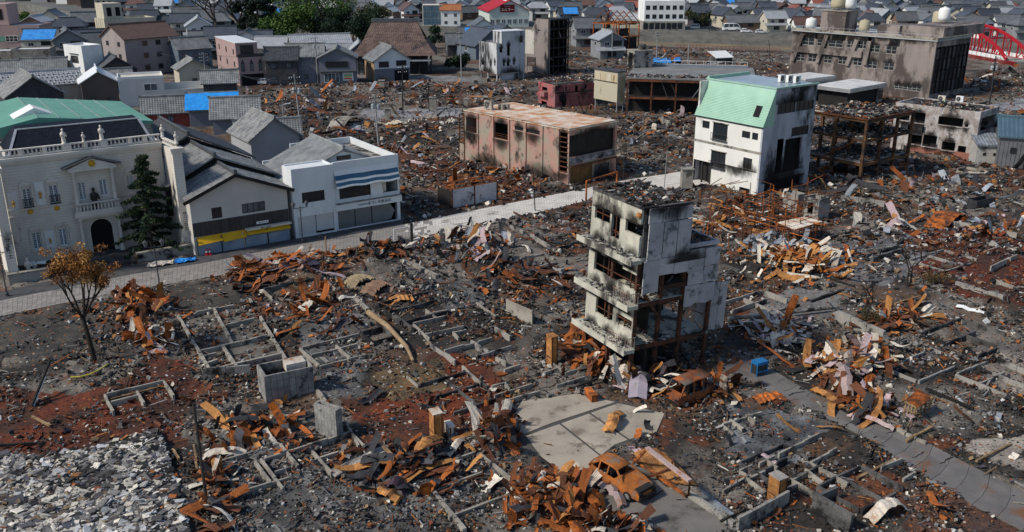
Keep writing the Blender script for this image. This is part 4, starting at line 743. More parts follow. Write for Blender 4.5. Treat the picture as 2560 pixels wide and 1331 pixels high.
for k in range(3): mb = MB(); uu = ent[0]+(ent[1]-ent[0])*k/2; mb.box(-.1,uu-.08,0,.1,uu+.08,2.9); mb.build('entrance_post', dark_frame, b.root)
for k in range(5): mb = MB(); uu = hR[3][0]+(hR[3][1]-hR[3][0])*(k+.5)/5; mb.beam((uu,.15,hR[3][2]), (uu+.1,.15,hR[3][3]), .08, .08); mb.build('charred_stud', black, b.root)
for k in range(3):
    x, y = (792,75,848,78,902,82)[2*k:2*k+2]; p = P(*cC(x,y), zt+.12); o = aircon('air_conditioner', ['first white air conditioner from the green slope on the mansard roof','middle white air conditioner of the three on the mansard roof','white air conditioner nearest the blackened wall on the mansard roof'][k], p, math.radians(36.1), white, 'roof units on the green building'); o.scale = (1.25,1.2,1.35)
GB = b
stain(b.root, 'L', .0, b.LL*.7, hL[5][2]-.1, 1.2); stain(b.root, 'L', -.0, b.LL*.36, hL[5][2]-.3, hL[5][2]+1.6); stain(b.root, 'R', .2, b.LR-.2, hR[4][3]-.3, 7.); stain(b.root, 'R', hR[3][0]-1.6, hR[3][1]+1.2, hR[3][2], hR[3][3]+2.6, .02); stain(b.root, 'R', .0, b.LR*.42, 1.5, 8.5, .026); stain(b.root, 'R', .6, b.LR-.3, hR[0][3], zt+.3, .018)
# ---------------------------------------------------------------- gutted four-storey tower in the middle
cw = mat('tower_render', (.50,.48,.40), (.34,.33,.28), .6, fine=.2, soot=.38, ssc=.4, sc3=(.06,.055,.05), streak=2.); cpan = mat('tower_panel', (.41,.40,.405), (.31,.305,.32), .6, fine=.15, soot=.28, ssc=.9, sc3=(.10,.098,.105), rnd=.12)
b = Bld('gutted_tower', 'tall fire-gutted four-storey tower on rusted steel legs with balconies', 'tower', (1573,962), 29.7, LR=8, LL=6, h=13)
u29 = Vector((math.cos(b.a), math.sin(b.a), 0)); b.root.rotation_euler = (0,0,0); lean = Matrix.Rotation(math.radians(1.9), 4, Vector((0,1,0))); b.root.matrix_world = Matrix.Translation(b.K) @ lean @ Matrix.Rotation(b.a, 4, 'Z')
Li = b.root.matrix_world.inverted()
def bf(face, px, py, off=0.):                                   # pixel -> leaning face coordinates
    c = Li @ Vector((0,0,CAMH)); x = (px-1280)/FPX; y = (665.5-py)/FPX; r = Li.to_3x3() @ Vector((x, CP+y*SP, -SP+y*CP))
    k = 1 if face == 'R' else 0; t = (-off-c[k])/r[k]; q = c+r*t; return (q.x if face == 'R' else q.y, q.z)
def br(face, x0, y0, x1, y1, off=0.):
    a, c = bf(face, *cD(x0,y0), off), bf(face, *cD(x1,y1), off); return (min(a[0],c[0]), max(a[0],c[0]), min(a[1],c[1]), max(a[1],c[1]))
zs = [bf('R', *cD(*q), .25)[1] for q in ((497,965),(537,718),(548,468))]; zr = bf('R', *cD(580,186))[1]; zm = bf('R', *cD(890,385))[1]
LT = bf('R', *cD(822,170))[0]; LM = bf('R', *cD(972,360))[0]; LL = bf('L', *cD(272,75))[0]
floors = []
for i, z in enumerate(zs):
    mb = MB(); mb.box(.02,.1,z-.28,LM-.02,LL,z); mb.box(-.9,-.25,z-.281,.018,LL+.3,z+.001); s_ = mb.build('floor_slab', cw, b.root)
    mb = MB(); mb.box(-.98,-.3,z-.32,-.902,LL+.35,z+.12); mb.build('slab_edge', cw, s_)
for z0, z1, hs in ((zs[2], zr, [br('L',285,158,364,270), br('L',378,206,415,358), br('L',455,236,546,346)]), (zs[1], zs[2]-.28, [br('L',282,418,430,600), br('L',433,512,524,650)]), (zs[0], zs[1]-.28, [br('L',292,643,378,812), br('L',402,758,484,862)])):
    mb = MB(); hs = [(a-.2, c-.2, max(d, z0+.05), min(e, z1-.15)) for a, c, d, e in hs]; mb.wall((0,.2,0), (0,1,0), (-1,0,0), LL-.2, z0+.002, z1-.002, hs, .2); w_ = mb.build('wall', cw, b.root)
    for h_ in hs[:2]:
        mb = MB(); um = (h_[0]+h_[1])/2+.2; mb.box(.05,um-.04,h_[2],.12,um+.04,h_[3]); mb.box(.05,h_[0]+.2,h_[2]+.5,.12,h_[1]+.2,h_[2]+.56); mb.build('window_frame', rust_dark, w_)
mb = MB(); mb.box(.05,.26,zr-.25,LT,LL,zr-.03); rf = mb.build('roof_slab', conc_dark, b.root); mb = MB(); mb.box(-.05,-.03,zr-.02,LT+.05,.2,zr+.14); mb.box(-.05,.202,zr-.02,.15,LL,zr+.2); mb.build('parapet', conc_dark, rf)
mb = MB(); mb.box(LT+.02,.26,zm-.3,LM,LL,zm-.08); rf2 = mb.build('roof_slab', conc_dark, b.root); mb = MB(); mb.box(LT+.06,-.03,zm-.06,LM+.05,.2,zm+.2); mb.box(LM-.1,.205,zm-.06,LM+.05,LL,zm+.2); mb.build('parapet', cpan, rf2)
mb = MB(); mb.box(LT-.2,.3,zm,LT,LL,zr-.03); mb.box(LM-.2,1.2,zs[1],LM,LL,zm-.3); mb.box(.1,LL-.2,zs[0],LM-.21,LL,zm-.31); mb.box(.1,LL-.2,zm-.3,LT-.2,LL,zr-.25); mb.build('rear_wall', conc_dark, b.root)
PAN = [(582,178,655,262),(660,172,735,250),(740,165,822,235),(575,262,655,465),(660,252,733,447),(738,240,812,425),(548,470,632,655),(636,452,716,545),(720,438,798,535),(800,405,885,530),(890,395,972,490),(797,530,878,600),(882,495,960,582),(778,605,850,712),(853,592,938,690),(916,590,960,845),(962,588,1003,840),(835,700,888,830)]
for i, (x0, y0, x1, y1) in enumerate(PAN):
    off = 0. if i < 15 else (-.4 if i < 17 else -1.2)
    c0 = bf('R', *cD((x0+x1)/2, y0), off); c1_ = bf('R', *cD((x0+x1)/2, y1), off); ua = bf('R', *cD(x0, (y0+y1)/2), off)[0]; ub = bf('R', *cD(x1, (y0+y1)/2), off)[0]
    mb = MB(); z0, z1 = c1_[1], c0[1]
    if i in (6,13,14,17): j = lambda: random.uniform(-.25,.25); mb.prism([(ua,-off,z0+j()),((ua+ub)/2,-off,z0+j()*1.5),(ub,-off,z0+j()),(ub,-off,z1-.02),(ua,-off,z1-.02)], (0,-.09,0))
    else: mb.box(ua+.012,-off-.09,z0+.012,ub-.012,-off,z1-.012)
    mb.build('wall_panel', cpan, b.root)
mb = MB(); mb.box(.25,.12,zs[2]+.02,LT-.2,.24,zr-.26); mb.box(LT+.02,.12,zs[2]-.6,LM-.2,.22,zm-.32); mb.build('backing_wall', conc_dark, b.root)
for u, v in ((.05,.15),(LT*.52,.15),(LT,.15),(LM-.25,.15),(.05,LL-.25),(LT,LL-.25),(LM-.25,LL-.25),(.05,LL*.5)):
    mb = MB(); mb.box(u,v,-.3,u+.26,v+.26,zs[2]-.3 if u > 0 else zs[0]-.3); mb.build('steel_column', mat('burnt_steel', (.10,.036,.017), (.03,.016,.012), 1.5, soot=.35, ssc=1., sc3=(.012,.01,.01)), b.root)
for z in (zs[0]-.1, zs[1]-.15, zs[1]+.9): mb = MB(); mb.box(.32,.08,z-.2,LM-.3,.28,z+.12); mb.build('steel_beam', MATS['burnt_steel'], b.root)
for p0, p1 in (((.6,.2,zs[1]+.8),(LT*.5,.2,zs[1]-1.2)), ((.6,.6,zs[0]-.2),(LT*.8,1.8,.4)), ((LT*.8,.4,zs[0]-.2),(LT*1.1,2.,.2)), ((1.5,.5,zs[0]),(1.9,.5,.1))): mb = MB(); mb.beam(p0, p1, .2, .2); mb.build('brace', black if p0[2] < zs[0]+.1 else rust_dark, b.root)
mb = MB(); mb.box(LT*.55,1.6,0,LT*.6,LL-.4,zs[2]-.3); mb.box(.6,LL-1.2,zs[0]+.01,LM-.5,LL-1.1,zs[2]-.3); mb.box(LT*.3,2.2,.0,LM-.6,2.3,zs[0]-.3); mb.build('interior_wall', black, b.root)
for zf, u0 in ((zs[0],.2),(zs[1],-.1)):
    mb = MB(); 
    for k in range(9): mb.beam((-.88+.0*k,u0+.2*k,zf+.1), (-.88,u0+.2*k,zf+.95), .03, .03)
    for k in range(5): mb.beam((-.88+.2*k,-.28,zf+.1), (-.88+.2*k,-.28,zf+.95), .03, .03)
    mb.beam((-.88,u0,zf+.95), (-.88,u0+1.7,zf+.95), .04, .04); mb.beam((-.88,-.28,zf+.95), (0,-.28,zf+.95), .04, .04); mb.build('balcony_rail', mat('rail_grey', (.3,.28,.26), (.25,.14,.08), 2), b.root)
mb = MB(); o_ = bf('L', *cD(533,215)); mb.lathe((-.05,o_[0],o_[1]-.2), [(.18,0),(.22,.15),(.2,.3),(.05,.36)], 10); mb.build('wall_lamp', rust_gold, b.root)
for k in range(26): mb = MB(); u = random.uniform(.4,LM-.3); z = random.uniform(.6,zs[1]+1.5); mb.beam((u,random.uniform(.1,1.2),z), (u+random.uniform(-1.1,1.1),random.uniform(.0,1.4),z+random.uniform(-.9,1.1)), random.uniform(.05,.2), .06); mb.build('hanging_wreckage', [black,rust_dark,tin_dark,conc_dark][k%4], b.root)
for z, hs_ in ((zs[2],3),(zs[1],2),(zs[0],2)):
    for k in range(3): stain(b.root, 'L', k*LL/3-.1, (k+1)*LL/3+.2, z+2.3, z+3.6, .012+.003*k); stain(b.root, 'L', k*LL/3, (k+1)*LL/3, z+.02, z+1.1, .012+.003*k)
stain(b.root, 'R', LT*.3, LT, zr+.1, zr-1.8, .10); stain(b.root, 'R', .05, LT*.6, zr+.1, zr-1.2, .11); stain(b.root, 'R', LT*.45, LM*.9, zs[2]-.7, zs[2]+1.2, .10)
CT = dict(root=b.root, zr=zr, zm=zm, LT=LT, LM=LM, LL=LL, zs=zs)
# ---------------------------------------------------------------- other buildings of the quarter
def autowin(b, m, mp, face, n, rows, w=1.1, h=1.1, z0=1.0, fl=2.8, sub=True, skip=0.):
    Lw = b.LR if face == 'R' else b.LL
    for r in range(rows):
        for i in range(n):
            if random.random() < skip: continue
            c = Lw*(i+.5)/n; u0, u1, za, zb = c-w/2, c+w/2, z0+r*fl, z0+r*fl+h; mb = MB(); fw = .07
            for q in ((u0,u0+fw,za,zb),(u1-fw,u1,za,zb),(u0+fw,u1-fw,za,za+fw),(u0+fw,u1-fw,zb-fw,zb),(c-fw/2,c+fw/2,za+fw,zb-fw)): b.fbox(mb, face, *q, .003, .07)
            o = mb.build('window', m, b.root); mb = MB(); b.fbox(mb, face, u0+fw, u1-fw, za+fw, zb-fw, .003, .03); mb.build('pane', mp, o)
def H(name, label, cat, K, ang, LR, LL, he, hr, ax, wall, roof, nR=2, nL=2, rows=1, over=.5, tile=.36, row=.4, group=None, hip=False, **kw):
    b = Bld(name, label, cat, K, ang, LR=LR, LL=LL, h=he, group=group); mb = MB(); mb.box(0,0,-.4,LR,LL,he); mb.build('wall', wall, b.root); a1 = LR if ax == 'y' else LL; r1 = LL if ax == 'y' else LR
    for r_ in (.003, r1-.203): gwall(b.root, ax, r_, .2, .0, a1/2, a1, he+.001, hr-.12, he+.001, he, wall)
    sl = (hr-he)/(a1/2); gable(b.root, ax, -over, r1+over, -over, a1/2, a1+over, he-sl*over, hr, he-sl*over, roof, tile, row, .05, .05, **kw)
    if nR: autowin(b, dark_frame, glass_pale, 'R', nR, rows)
    if nL: autowin(b, dark_frame, glass_pale, 'L', nL, rows)
    return b
def BX(name, label, cat, K, ang, LR, LL, h, wall, roof, nR=3, nL=2, rows=2, par=.5, fl=2.9, wm=None, w=1.3, group=None, z0=1.):
    b = Bld(name, label, cat, K, ang, LR=LR, LL=LL, h=h, group=group); mb = MB(); mb.box(0,0,-.4,LR,LL,h-par); mb.build('wall', wall, b.root)
    mb = MB(); mb.box(.2,.2,h-par+.001,LR-.2,LL-.2,h-par+.06); mb.build('roof', roof, b.root); mb = MB()
    for q in ((0,0,LR,.2),(0,LL-.2,LR,LL),(0,.202,.2,LL-.202),(LR-.2,.202,LR,LL-.202)): mb.box(q[0],q[1],h-par+.001,q[2],q[3],h)
    mb.build('parapet', wall, b.root)
    if nR: autowin(b, wm or dark_frame, glass, 'R', nR, rows, w, 1.2, z0, fl)
    if nL: autowin(b, wm or dark_frame, glass, 'L', nL, rows, w, 1.2, z0, fl)
    return b
wd = mat('dark_timber_wall', (.035,.036,.042), (.055,.055,.06), .8, fine=.15, bump=.1); wg = mat('grey_siding', (.16,.17,.20), (.13,.14,.17), .5, fine=.1, band=('Z', 3, .8)); wcr = mat('cream_wall', (.50,.46,.36), (.42,.38,.30), .4, fine=.08, soot=.1, sc3=(.2,.18,.14), streak=3)
wpk = mat('dusty_pink_wall', (.36,.25,.235), (.31,.22,.21), .4, fine=.07, soot=.06, sc3=(.2,.13,.12), streak=3); wbr = mat('brown_siding', (.13,.10,.09), (.11,.085,.08), .4, fine=.1, band=('X', 2, .8)); wmv = mat('mauve_render', (.30,.26,.25), (.26,.225,.22), .4, fine=.07, soot=.06, sc3=(.15,.13,.12), streak=3)
wbl = mat('blue_grey_wall', (.12,.15,.19), (.10,.13,.16), .5, fine=.1); rbr = mat('brown_roof', (.14,.09,.075), (.11,.07,.06), .8, rough=.6, fine=.12, bump=.2); rpl = mat('pale_metal_roof', (.42,.43,.44), (.34,.35,.36), .6, rough=.45, metal=.3, fine=.08, bump=.05); rwh = mat('white_metal_roof', (.66,.67,.68), (.6,.61,.62), .5, rough=.45, fine=.05, bump=.03)
wrd = mat('dark_red_wall', (.24,.05,.04), (.18,.04,.035), .5, fine=.1); woc = mat('ochre_wall', (.36,.24,.14), (.30,.20,.12), .5, fine=.1)
H('timber_warehouse', 'dark timber warehouse with weathered tile gable behind the green roofed hall', 'warehouse', (27,305), 36, 9.5, 12, 4.6, 7.8, 'y', wd, slate, 0, 0)
b = H('long_row_house', 'long low white building with dotted snow-guard roof at the picture edge', 'house', (-40,282), 33, 18, 7, 4.6, 6.6, 'x', cream, rpl, 0, 0, tile=.5, row=.6)
for r in range(4):
    for i in range(20): mb = MB(); mb.box(i*.9+.2+(r%2)*.45,-.3+r*.85,4.55+r*.49,i*.9+.5+(r%2)*.45,-.2+r*.85,4.7+r*.49); mb.build('snow_guard', dark_frame, b.root)
for u in (12.6,13.5): b.window('R', (u,u+.6,2.4,3.5), dark_frame, glass, 1, 1, .06, -.06)
b = BX('white_house', 'tall white flat-topped house with one long window', 'house', (217,210), 55, 5, 7.5, 8.6, white, rwh, 0, 0); b.window('L', (2.,4.8,4.6,6.2), dark_frame, glass, 4, 1, .06, -.08)
mb = MB(); mb.box(-.3,1.6,6.6,-.003,5.2,6.7); mb.build('window_hood', dark_frame, b.root); b.window('L', (1.,3.,.9,2.1), dark_frame, glass, 2, 1, .06, -.08)
BX('pale_concrete_house', 'pale concrete flat house with bright roof behind tiled eaves', 'house', (36,178), 15, 9, 8, 5.4, conc_light, rwh, 2, 1, 1)
BX('pale_concrete_annex', 'low concrete annex joined to the pale concrete house', 'house', (-32,176), 15, 7.5, 8, 4.8, conc_light, rwh, 2, 0, 1)
H('tiled_row_house', 'row house with sunlit striped tile roof below the pale concrete house', 'house', (62,214), 18, 9, 5, 3.6, 5.6, 'x', wcr, tile_grey, 0, 0)
H('tiled_row_house', 'row house with sunlit striped tile roof at the picture edge', 'house', (-30,216), 18, 8.5, 5, 3.2, 5.2, 'x', wcr, tile_grey, 0, 0)
b = BX('pink_block', 'large dusty pink block with green-shuttered window at the picture edge', 'building', (-60,134), 8, 19, 12, 8., wpk, rwh, 0, 0); mb = MB(); mb.box(0,2,8,10,11,14.); mb.build('upper_storey', wpk, b.root)
b.window('R', (9.,12.5,3.2,5.0), white_frame, glass, 3, 2, .1, -.08); mb = MB(); mb.box(5.6,-.06,3.4,8.8,-.003,4.9); mb.build('shutter', green_r, b.root); mb = MB(); mb.box(12.6,-.06,3.4,14.6,-.003,4.9); mb.build('shutter', green_r, b.root); mb = MB(); mb.box(3.,1.9,9.5,8.6,1.99,12.6); mb.build('loggia', void, b.root)
H('brown_house', 'brown-sided house with gleaming white roof', 'house', (212,274), 26, 6.5, 9, 5.2, 7.2, 'y', wbr, rwh, 2, 0, tile=.6, row=3)
b = Bld('white_tiled_house', 'boxy white tiled house with long walled terrace', 'house', (303,268), 23, R=524, LL=7, h=5.6); wtl = mat('white_wall_tile', (.60,.59,.55), (.54,.53,.50), .5, fine=.05, bump=.02); zz = 5.8; u1 = tu(b.K, b.a, 410, 4.)
mb = MB(); mb.box(0,0,-.4,u1,b.LL,zz-.5); mb.box(u1+.002,0,-.4,b.LR,.25,2.9); mb.box(b.LR-.25,.252,-.4,b.LR,b.LL,2.9); mb.box(u1+.002,b.LL-.25,-.4,b.LR-.252,b.LL,3.4); mb.box(u1+.002,.253,-.4,b.LR-.253,b.LL-.253,1.6); mb.build('wall', wtl, b.root)
mb = MB(); mb.box(0,0,zz-.498,u1,.2,zz); mb.box(0,b.LL-.2,zz-.498,u1,b.LL,zz); mb.box(0,.202,zz-.498,.2,b.LL-.202,zz); mb.box(u1-.2,.202,zz-.498,u1,b.LL-.202,zz); mb.build('parapet', white, b.root); mb = MB(); mb.box(.21,.21,zz-.497,u1-.21,b.LL-.21,zz-.42); mb.build('roof', cream, b.root)
for k in range(12):
    for r in range(2): mb = MB(); u0 = u1+.01+(b.LR-u1-.02)*k/12; mb.box(u0+.02,-.04,-.2+r*1.5,u0+(b.LR-u1)/12-.02,-.003,1.27+r*1.5); mb.build('wall_tile', wtl, b.root)
for k in range(5):
    for r in range(4): mb = MB(); u0 = .02+(u1-.04)*k/5; mb.box(u0+.02,-.04,-.2+r*1.4,u0+(u1-.04)/5-.02,-.003,1.18+r*1.4); mb.build('wall_tile', wtl, b.root)
b.window('R', (u1*.55,u1*.85,2.9,4.3), white_frame, glass_pale, 2, 1, .08, -.1)
H('black_tiled_house', 'black-walled house with striped tile roof beside the terrace', 'house', (513,262), 16, 6.5, 4, 4.6, 6.4, 'x', wd, tile_grey, 0, 0)
b = Bld('mauve_apartments', 'mauve three-storey apartment house with brown tiled roof', 'apartments', (322,192), 50, R=452, Lf=266, h=9.2); mb = MB(); mb.box(0,0,-.4,b.LR,b.LL,b.h); mb.build('wall', wmv, b.root)
gwall(b.root, 'x', .003, .2, 0, b.LL/2, b.LL, b.h, b.h+2.6, b.h, b.h-.01, wmv); gwall(b.root, 'x', b.LR-.2, .19, 0, b.LL/2, b.LL, b.h, b.h+2.6, b.h, b.h-.01, wmv); gable(b.root, 'x', -.5, b.LR+.5, -.6, b.LL/2, b.LL+.6, b.h-.35, b.h+2.75, b.h-.35, rbr, .5, .5, .04, .05)
autowin(b, dark_frame, glass, 'R', 4, 3, 1.3, 1.2, 1.2, 2.9, skip=.15); autowin(b, dark_frame, glass, 'L', 2, 3, 1.2, 1.1, 1.2, 2.9)
b = BX('cream_block', 'cream four-storey block with stepped roof terrace', 'building', (268,108), 42, 17, 9, 7.6, wcr, conc_light, 0, 0); mb = MB(); mb.box(.5,1,7.6,6.5,8,12.5); mb.build('upper_storey', wcr, b.root)
for k in range(4): mb = MB(); mb.box(1.8+k*3.8,-.08,3.4,4.8+k*3.8,-.003,5.); o = mb.build('window', dark_frame, b.root); mb = MB(); mb.box(1.9+k*3.8,-.1,3.5,4.7+k*3.8,-.081,4.9); mb.build('pane', glass, o)
for u in (1.6,4.4): mb = MB(); mb.box(u,.93,8.4,u+1.5,.998,11.2); mb.build('window', void, b.root)
for k in range(4): mb = MB(); mb.box(-.12,1.5+k*1.9,1.,-.003,1.8+k*1.9,7.5); mb.build('pilaster', wcr, b.root)
b = Bld('pink_arched_house', 'dusty pink three-storey house with pointed arch windows', 'house', (601,216), 30, R=666, Lf=548, h=9.4); mb = MB(); mb.box(0,0,-.4,b.LR,b.LL,6.4); mb.box(0,1.2,6.402,b.LR-1.,b.LL,b.h); mb.build('wall', wpk, b.root); mb = MB(); mb.box(-.1,1.0,b.h+.001,b.LR-.9,b.LL+.1,b.h+.15); mb.build('roof', rwh, b.root)
for k in range(3): u = b.LR*(k+.5)/3; mb = MB(); mb.prism([(u-.4,-.003,3.2),(u+.4,-.003,3.2),(u+.4,-.003,5.),(u,-.003,6.),(u-.4,-.003,5.)], (0,-.06,0)); o = mb.build('window', dark_frame, b.root); mb = MB(); mb.box(u-.3,-.08,3.3,u+.3,-.064,4.9); mb.build('pane', glass_pale, o)
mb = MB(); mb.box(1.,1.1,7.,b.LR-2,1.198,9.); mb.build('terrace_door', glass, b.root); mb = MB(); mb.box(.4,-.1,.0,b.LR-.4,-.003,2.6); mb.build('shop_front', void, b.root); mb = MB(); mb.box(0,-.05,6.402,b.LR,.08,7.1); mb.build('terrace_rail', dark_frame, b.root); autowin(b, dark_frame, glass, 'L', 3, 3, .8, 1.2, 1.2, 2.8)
H('dark_gable_house', 'black gable house behind the white tiled house', 'house', (250,214), 32, 8.5, 8, 3.4, 6.2, 'y', wd, tile_dark, 1, 0); H('dark_gable_house', 'black gable house with low tiled annex by the mauve apartments', 'house', (262,236), 28, 6, 6, 3., 4.8, 'x', wd, slate, 0, 0)
H('blue_grey_house', 'blue-grey two-storey house beside the mauve apartments', 'house', (452,186), 40, 8.5, 7, 6.2, 8.4, 'x', wbl, tile_grey, 3, 0, 2); H('pale_gable_house', 'small pale house with patched roof below the blue-grey house', 'house', (452,222), 30, 6.5, 6, 4.4, 6.2, 'y', wcr, slate, 1, 0)
H('red_walled_house', 'low red-walled house with heavy striped tile roof', 'house', (364,322), 18, 8.6, 5, 2.9, 5., 'x', wrd, tile_grey, 1, 1, tile=.42)
b17 = H('tiled_house', 'house under broad grey tile roof beside the blue tarpaulin', 'house', (535,338), 14, 7.6, 7, 3., 5.6, 'x', wg, tile_grey, 0, 0, tile=.42); H('tarped_house', 'house whose roof is covered by bright blue tarpaulin', 'house', (476,318), 14, 8, 7, 3.2, 5.2, 'x', wg, tile_grey, 0, 0)
H('tiled_house', 'low house with striped tile roof above the grey gable house', 'house', (596,374), 16, 9.6, 5, 2.2, 4., 'x', wg, tile_grey, 0, 0, tile=.42); H('grey_gable_house', 'grey-walled gable house with broken roof tiles beside the white shop', 'house', (633,424), 34, 7.2, 9, 4.4, 7.0, 'y', mat('grey_render', (.30,.31,.32), (.27,.28,.29), .5, fine=.06), slate, 0, 0, jit=.05)
def tarp(label, pts, z):
    q = [Vector(p) for p in pts]; mb = MB(); n = 10; g = lambda a, c: q[0].lerp(q[1], a).lerp(q[3].lerp(q[2], a), c)
    W = [[g(i/n, j/n)+Vector((0,0,.12+.10*vnoise([i*1.],[j*1.],1.7,5)[0])) for j in range(n+1)] for i in range(n+1)]
    vs = [W[i][j] for i in range(n+1) for j in range(n+1)]; mb.add(vs, [(i*(n+1)+j, (i+1)*(n+1)+j, (i+1)*(n+1)+j+1, i*(n+1)+j+1) for i in range(n) for j in range(n)]); o = mb.build('blue_tarp', blue_tarp); tag(o, label, 'tarpaulin', 'blue tarpaulins on damaged roofs'); return o
ka = math.radians(14); kk = P(476,318); U = Vector((math.cos(ka), math.sin(ka), 0)); Vv = Vector((-U.y, U.x, 0)); Z = Vector((0,0,1))
tarp('bright blue tarpaulin spread over the roof beyond the striped tile house', [kk-U*.6-Vv*.6+Z*2.85, kk+U*8.6-Vv*.6+Z*2.85, kk+U*8.6+Vv*3.5+Z*5.35, kk-U*.6+Vv*3.5+Z*5.35], 0)
# row by the far street
H('grey_warehouse', 'grey warehouse with pale metal roof below the evergreens', 'warehouse', (735,160), 18, 16, 12, 4.6, 7., 'x', wg, rpl, 3, 0, tile=.6, row=3); H('dark_eaves_house', 'narrow dark house with deep eaves beside the pink arched house', 'house', (668,213), 8, 7, 7, 5.8, 8, 'x', wd, tile_dark, 2, 0, 2)
H('grey_sided_house', 'long grey-sided house with striped tile roof facing the burnt lots', 'house', (722,210), 9, 8.2, 7, 6.4, 8.6, 'x', wg, tile_grey, 3, 1, 1)
b = H('gable_shop', 'grey gable-fronted shop with lit poster by the parked red van', 'shop', (801,212), 9, 8.4, 7.5, 6.2, 8.2, 'y', wg, tile_grey, 0, 0); b.window('R', (1.,4.4,.4,2.6), white_frame, glass_pale, 4, 1, .07, -.06); mb = MB(); mb.box(5.2,-.1,.8,7.6,-.003,2.6); pst = mb.build('poster_board', white, b.root)
for k, c in enumerate(((.5,.06,.05),(.6,.5,.05),(.05,.3,.12))): mb = MB(); mb.box(5.5,-.12,1.1+k*.4,7.3,-.102,1.4+k*.4); mb.build('poster_band', mat('poster%d' % k, c, None, fine=.1, bump=0), pst)
mb = MB(); mb.box(0,-.9,2.9,8.4,-.003,3.1); mb.build('pent_roof', tile_dark, b.root); b.window('R', (1.5,6.5,3.8,5.2), dark_frame, glass, 4, 1, .07, -.06)
H('grey_rear_house', 'grey house with pale roof behind the gable shop', 'house', (825,182), 12, 11, 8, 5., 6.6, 'x', conc_light, rpl, 2, 0, 1); H('steep_eaves_house', 'narrow house with dark eaves left of the ochre-sided house', 'house', (872,184), 12, 6, 7, 5.2, 7.6, 'y', wbl, rpl, 1, 0, 1)
b = Bld('ochre_sided_house', 'white two-storey house with ochre brick side wall and grey roof', 'house', (938,206), 24, R=1026, Lf=914, h=1); b.h = b.f('R', *c2(990,500))[1]; ap = b.f('R', *c2(1128,412)); mb = MB(); mb.box(0,.002,-.4,b.LR,b.LL,b.h); mb.build('wall', wwall, b.root); mb = MB(); mb.box(-.06,0,-.4,-.003,b.LL,b.h-.05); mb.build('side_wall', woc, b.root); mb = MB(); mb.box(0,-.05,-.4,b.LR,-.003,3.); mb.build('ground_floor_front', wg, b.root)
gwall(b.root, 'y', .003, .2, 0, b.LR/2, b.LR, b.h, b.h+2.6, b.h, b.h-.01, wwall); gable(b.root, 'y', -.5, b.LL+.5, -.5, b.LR/2, b.LR+.5, b.h-.4, b.h+2.75, b.h-.4, tile_grey, .36, .4)
for r in ((1020,515,1105,560),(1165,505,1250,545)): b.window('R', b.rect('R', *c2(r[0],r[1]), *c2(r[2],r[3])), dark_frame, glass, 3, 1, .08, -.08)
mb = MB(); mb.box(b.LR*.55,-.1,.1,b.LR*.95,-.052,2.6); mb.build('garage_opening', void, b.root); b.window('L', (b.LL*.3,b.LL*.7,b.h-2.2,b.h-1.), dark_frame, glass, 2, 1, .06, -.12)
# temple with great brown roof
tmr = mat('temple_roof', (.17,.115,.095), (.10,.07,.062), .4, rough=.8, fine=.3, bump=.6, bsc=5, soot=.2, ssc=.35, sc3=(.04,.03,.03))
t_ = thing('temple', 'great temple hall with steep weathered brown roof below the trees', 'temple', P(992,176), math.radians(4)); Lr = 5.6; mb = MB()
prof = [(0,12.2),(2.2,10.2),(4.8,7.9),(7.4,6.0),(9.8,4.6)]
for i in range(4):
    (a0, z0), (a1, z1) = prof[i], prof[i+1]; w0, w1 = (Lr+[0,1.1,2.2,3.6,4.8][i]), (Lr+[0,1.1,2.2,3.6,4.8][i+1])
    for s in (1, -1): slope(mb, (-w1, -s*a1, z1), (w1, -s*a1, z1), (-w0, -s*a0, z0), (w0, -s*a0, z0), .5, .5, .06, .06, jit=.05)
    if i > 1:
        for s in (1, -1): slope(mb, (s*w1, -a1, z1), (s*w1, a1, z1), (s*w0, -a0, z0), (s*w0, a0, z0), .5, .5, .06, .06)
mb.build('roof', tmr, t_); mb = MB(); mb.beam((-Lr-.3,0,12.5), (Lr+.3,0,12.5), .8, .9); mb.build('ridge_cap', tile_dark, t_)
for s in (-1, 1): mb = MB(); mb.prism([(s*(Lr-.2),-4.6,7.8),(s*(Lr-.2),4.6,7.8),(s*(Lr-.2),0,12.)], (s*.2,0,0)); mb.build('gable_wall', wd, t_)
mb = MB(); mb.box(-8,-6.4,-.3,8,6.4,5.4); mb.build('hall_wall', wd, t_)
for k in range(7): mb = MB(); mb.tube((-9+3*k,-8,-.2), (-9+3*k,-8,5.4), .25, n=8); mb.build('porch_post', wd, t_)
mb = MB(); mb.box(3,-10.5,3.4,9,-8.2,3.65); mb.build('porch_canopy', rpl, t_)
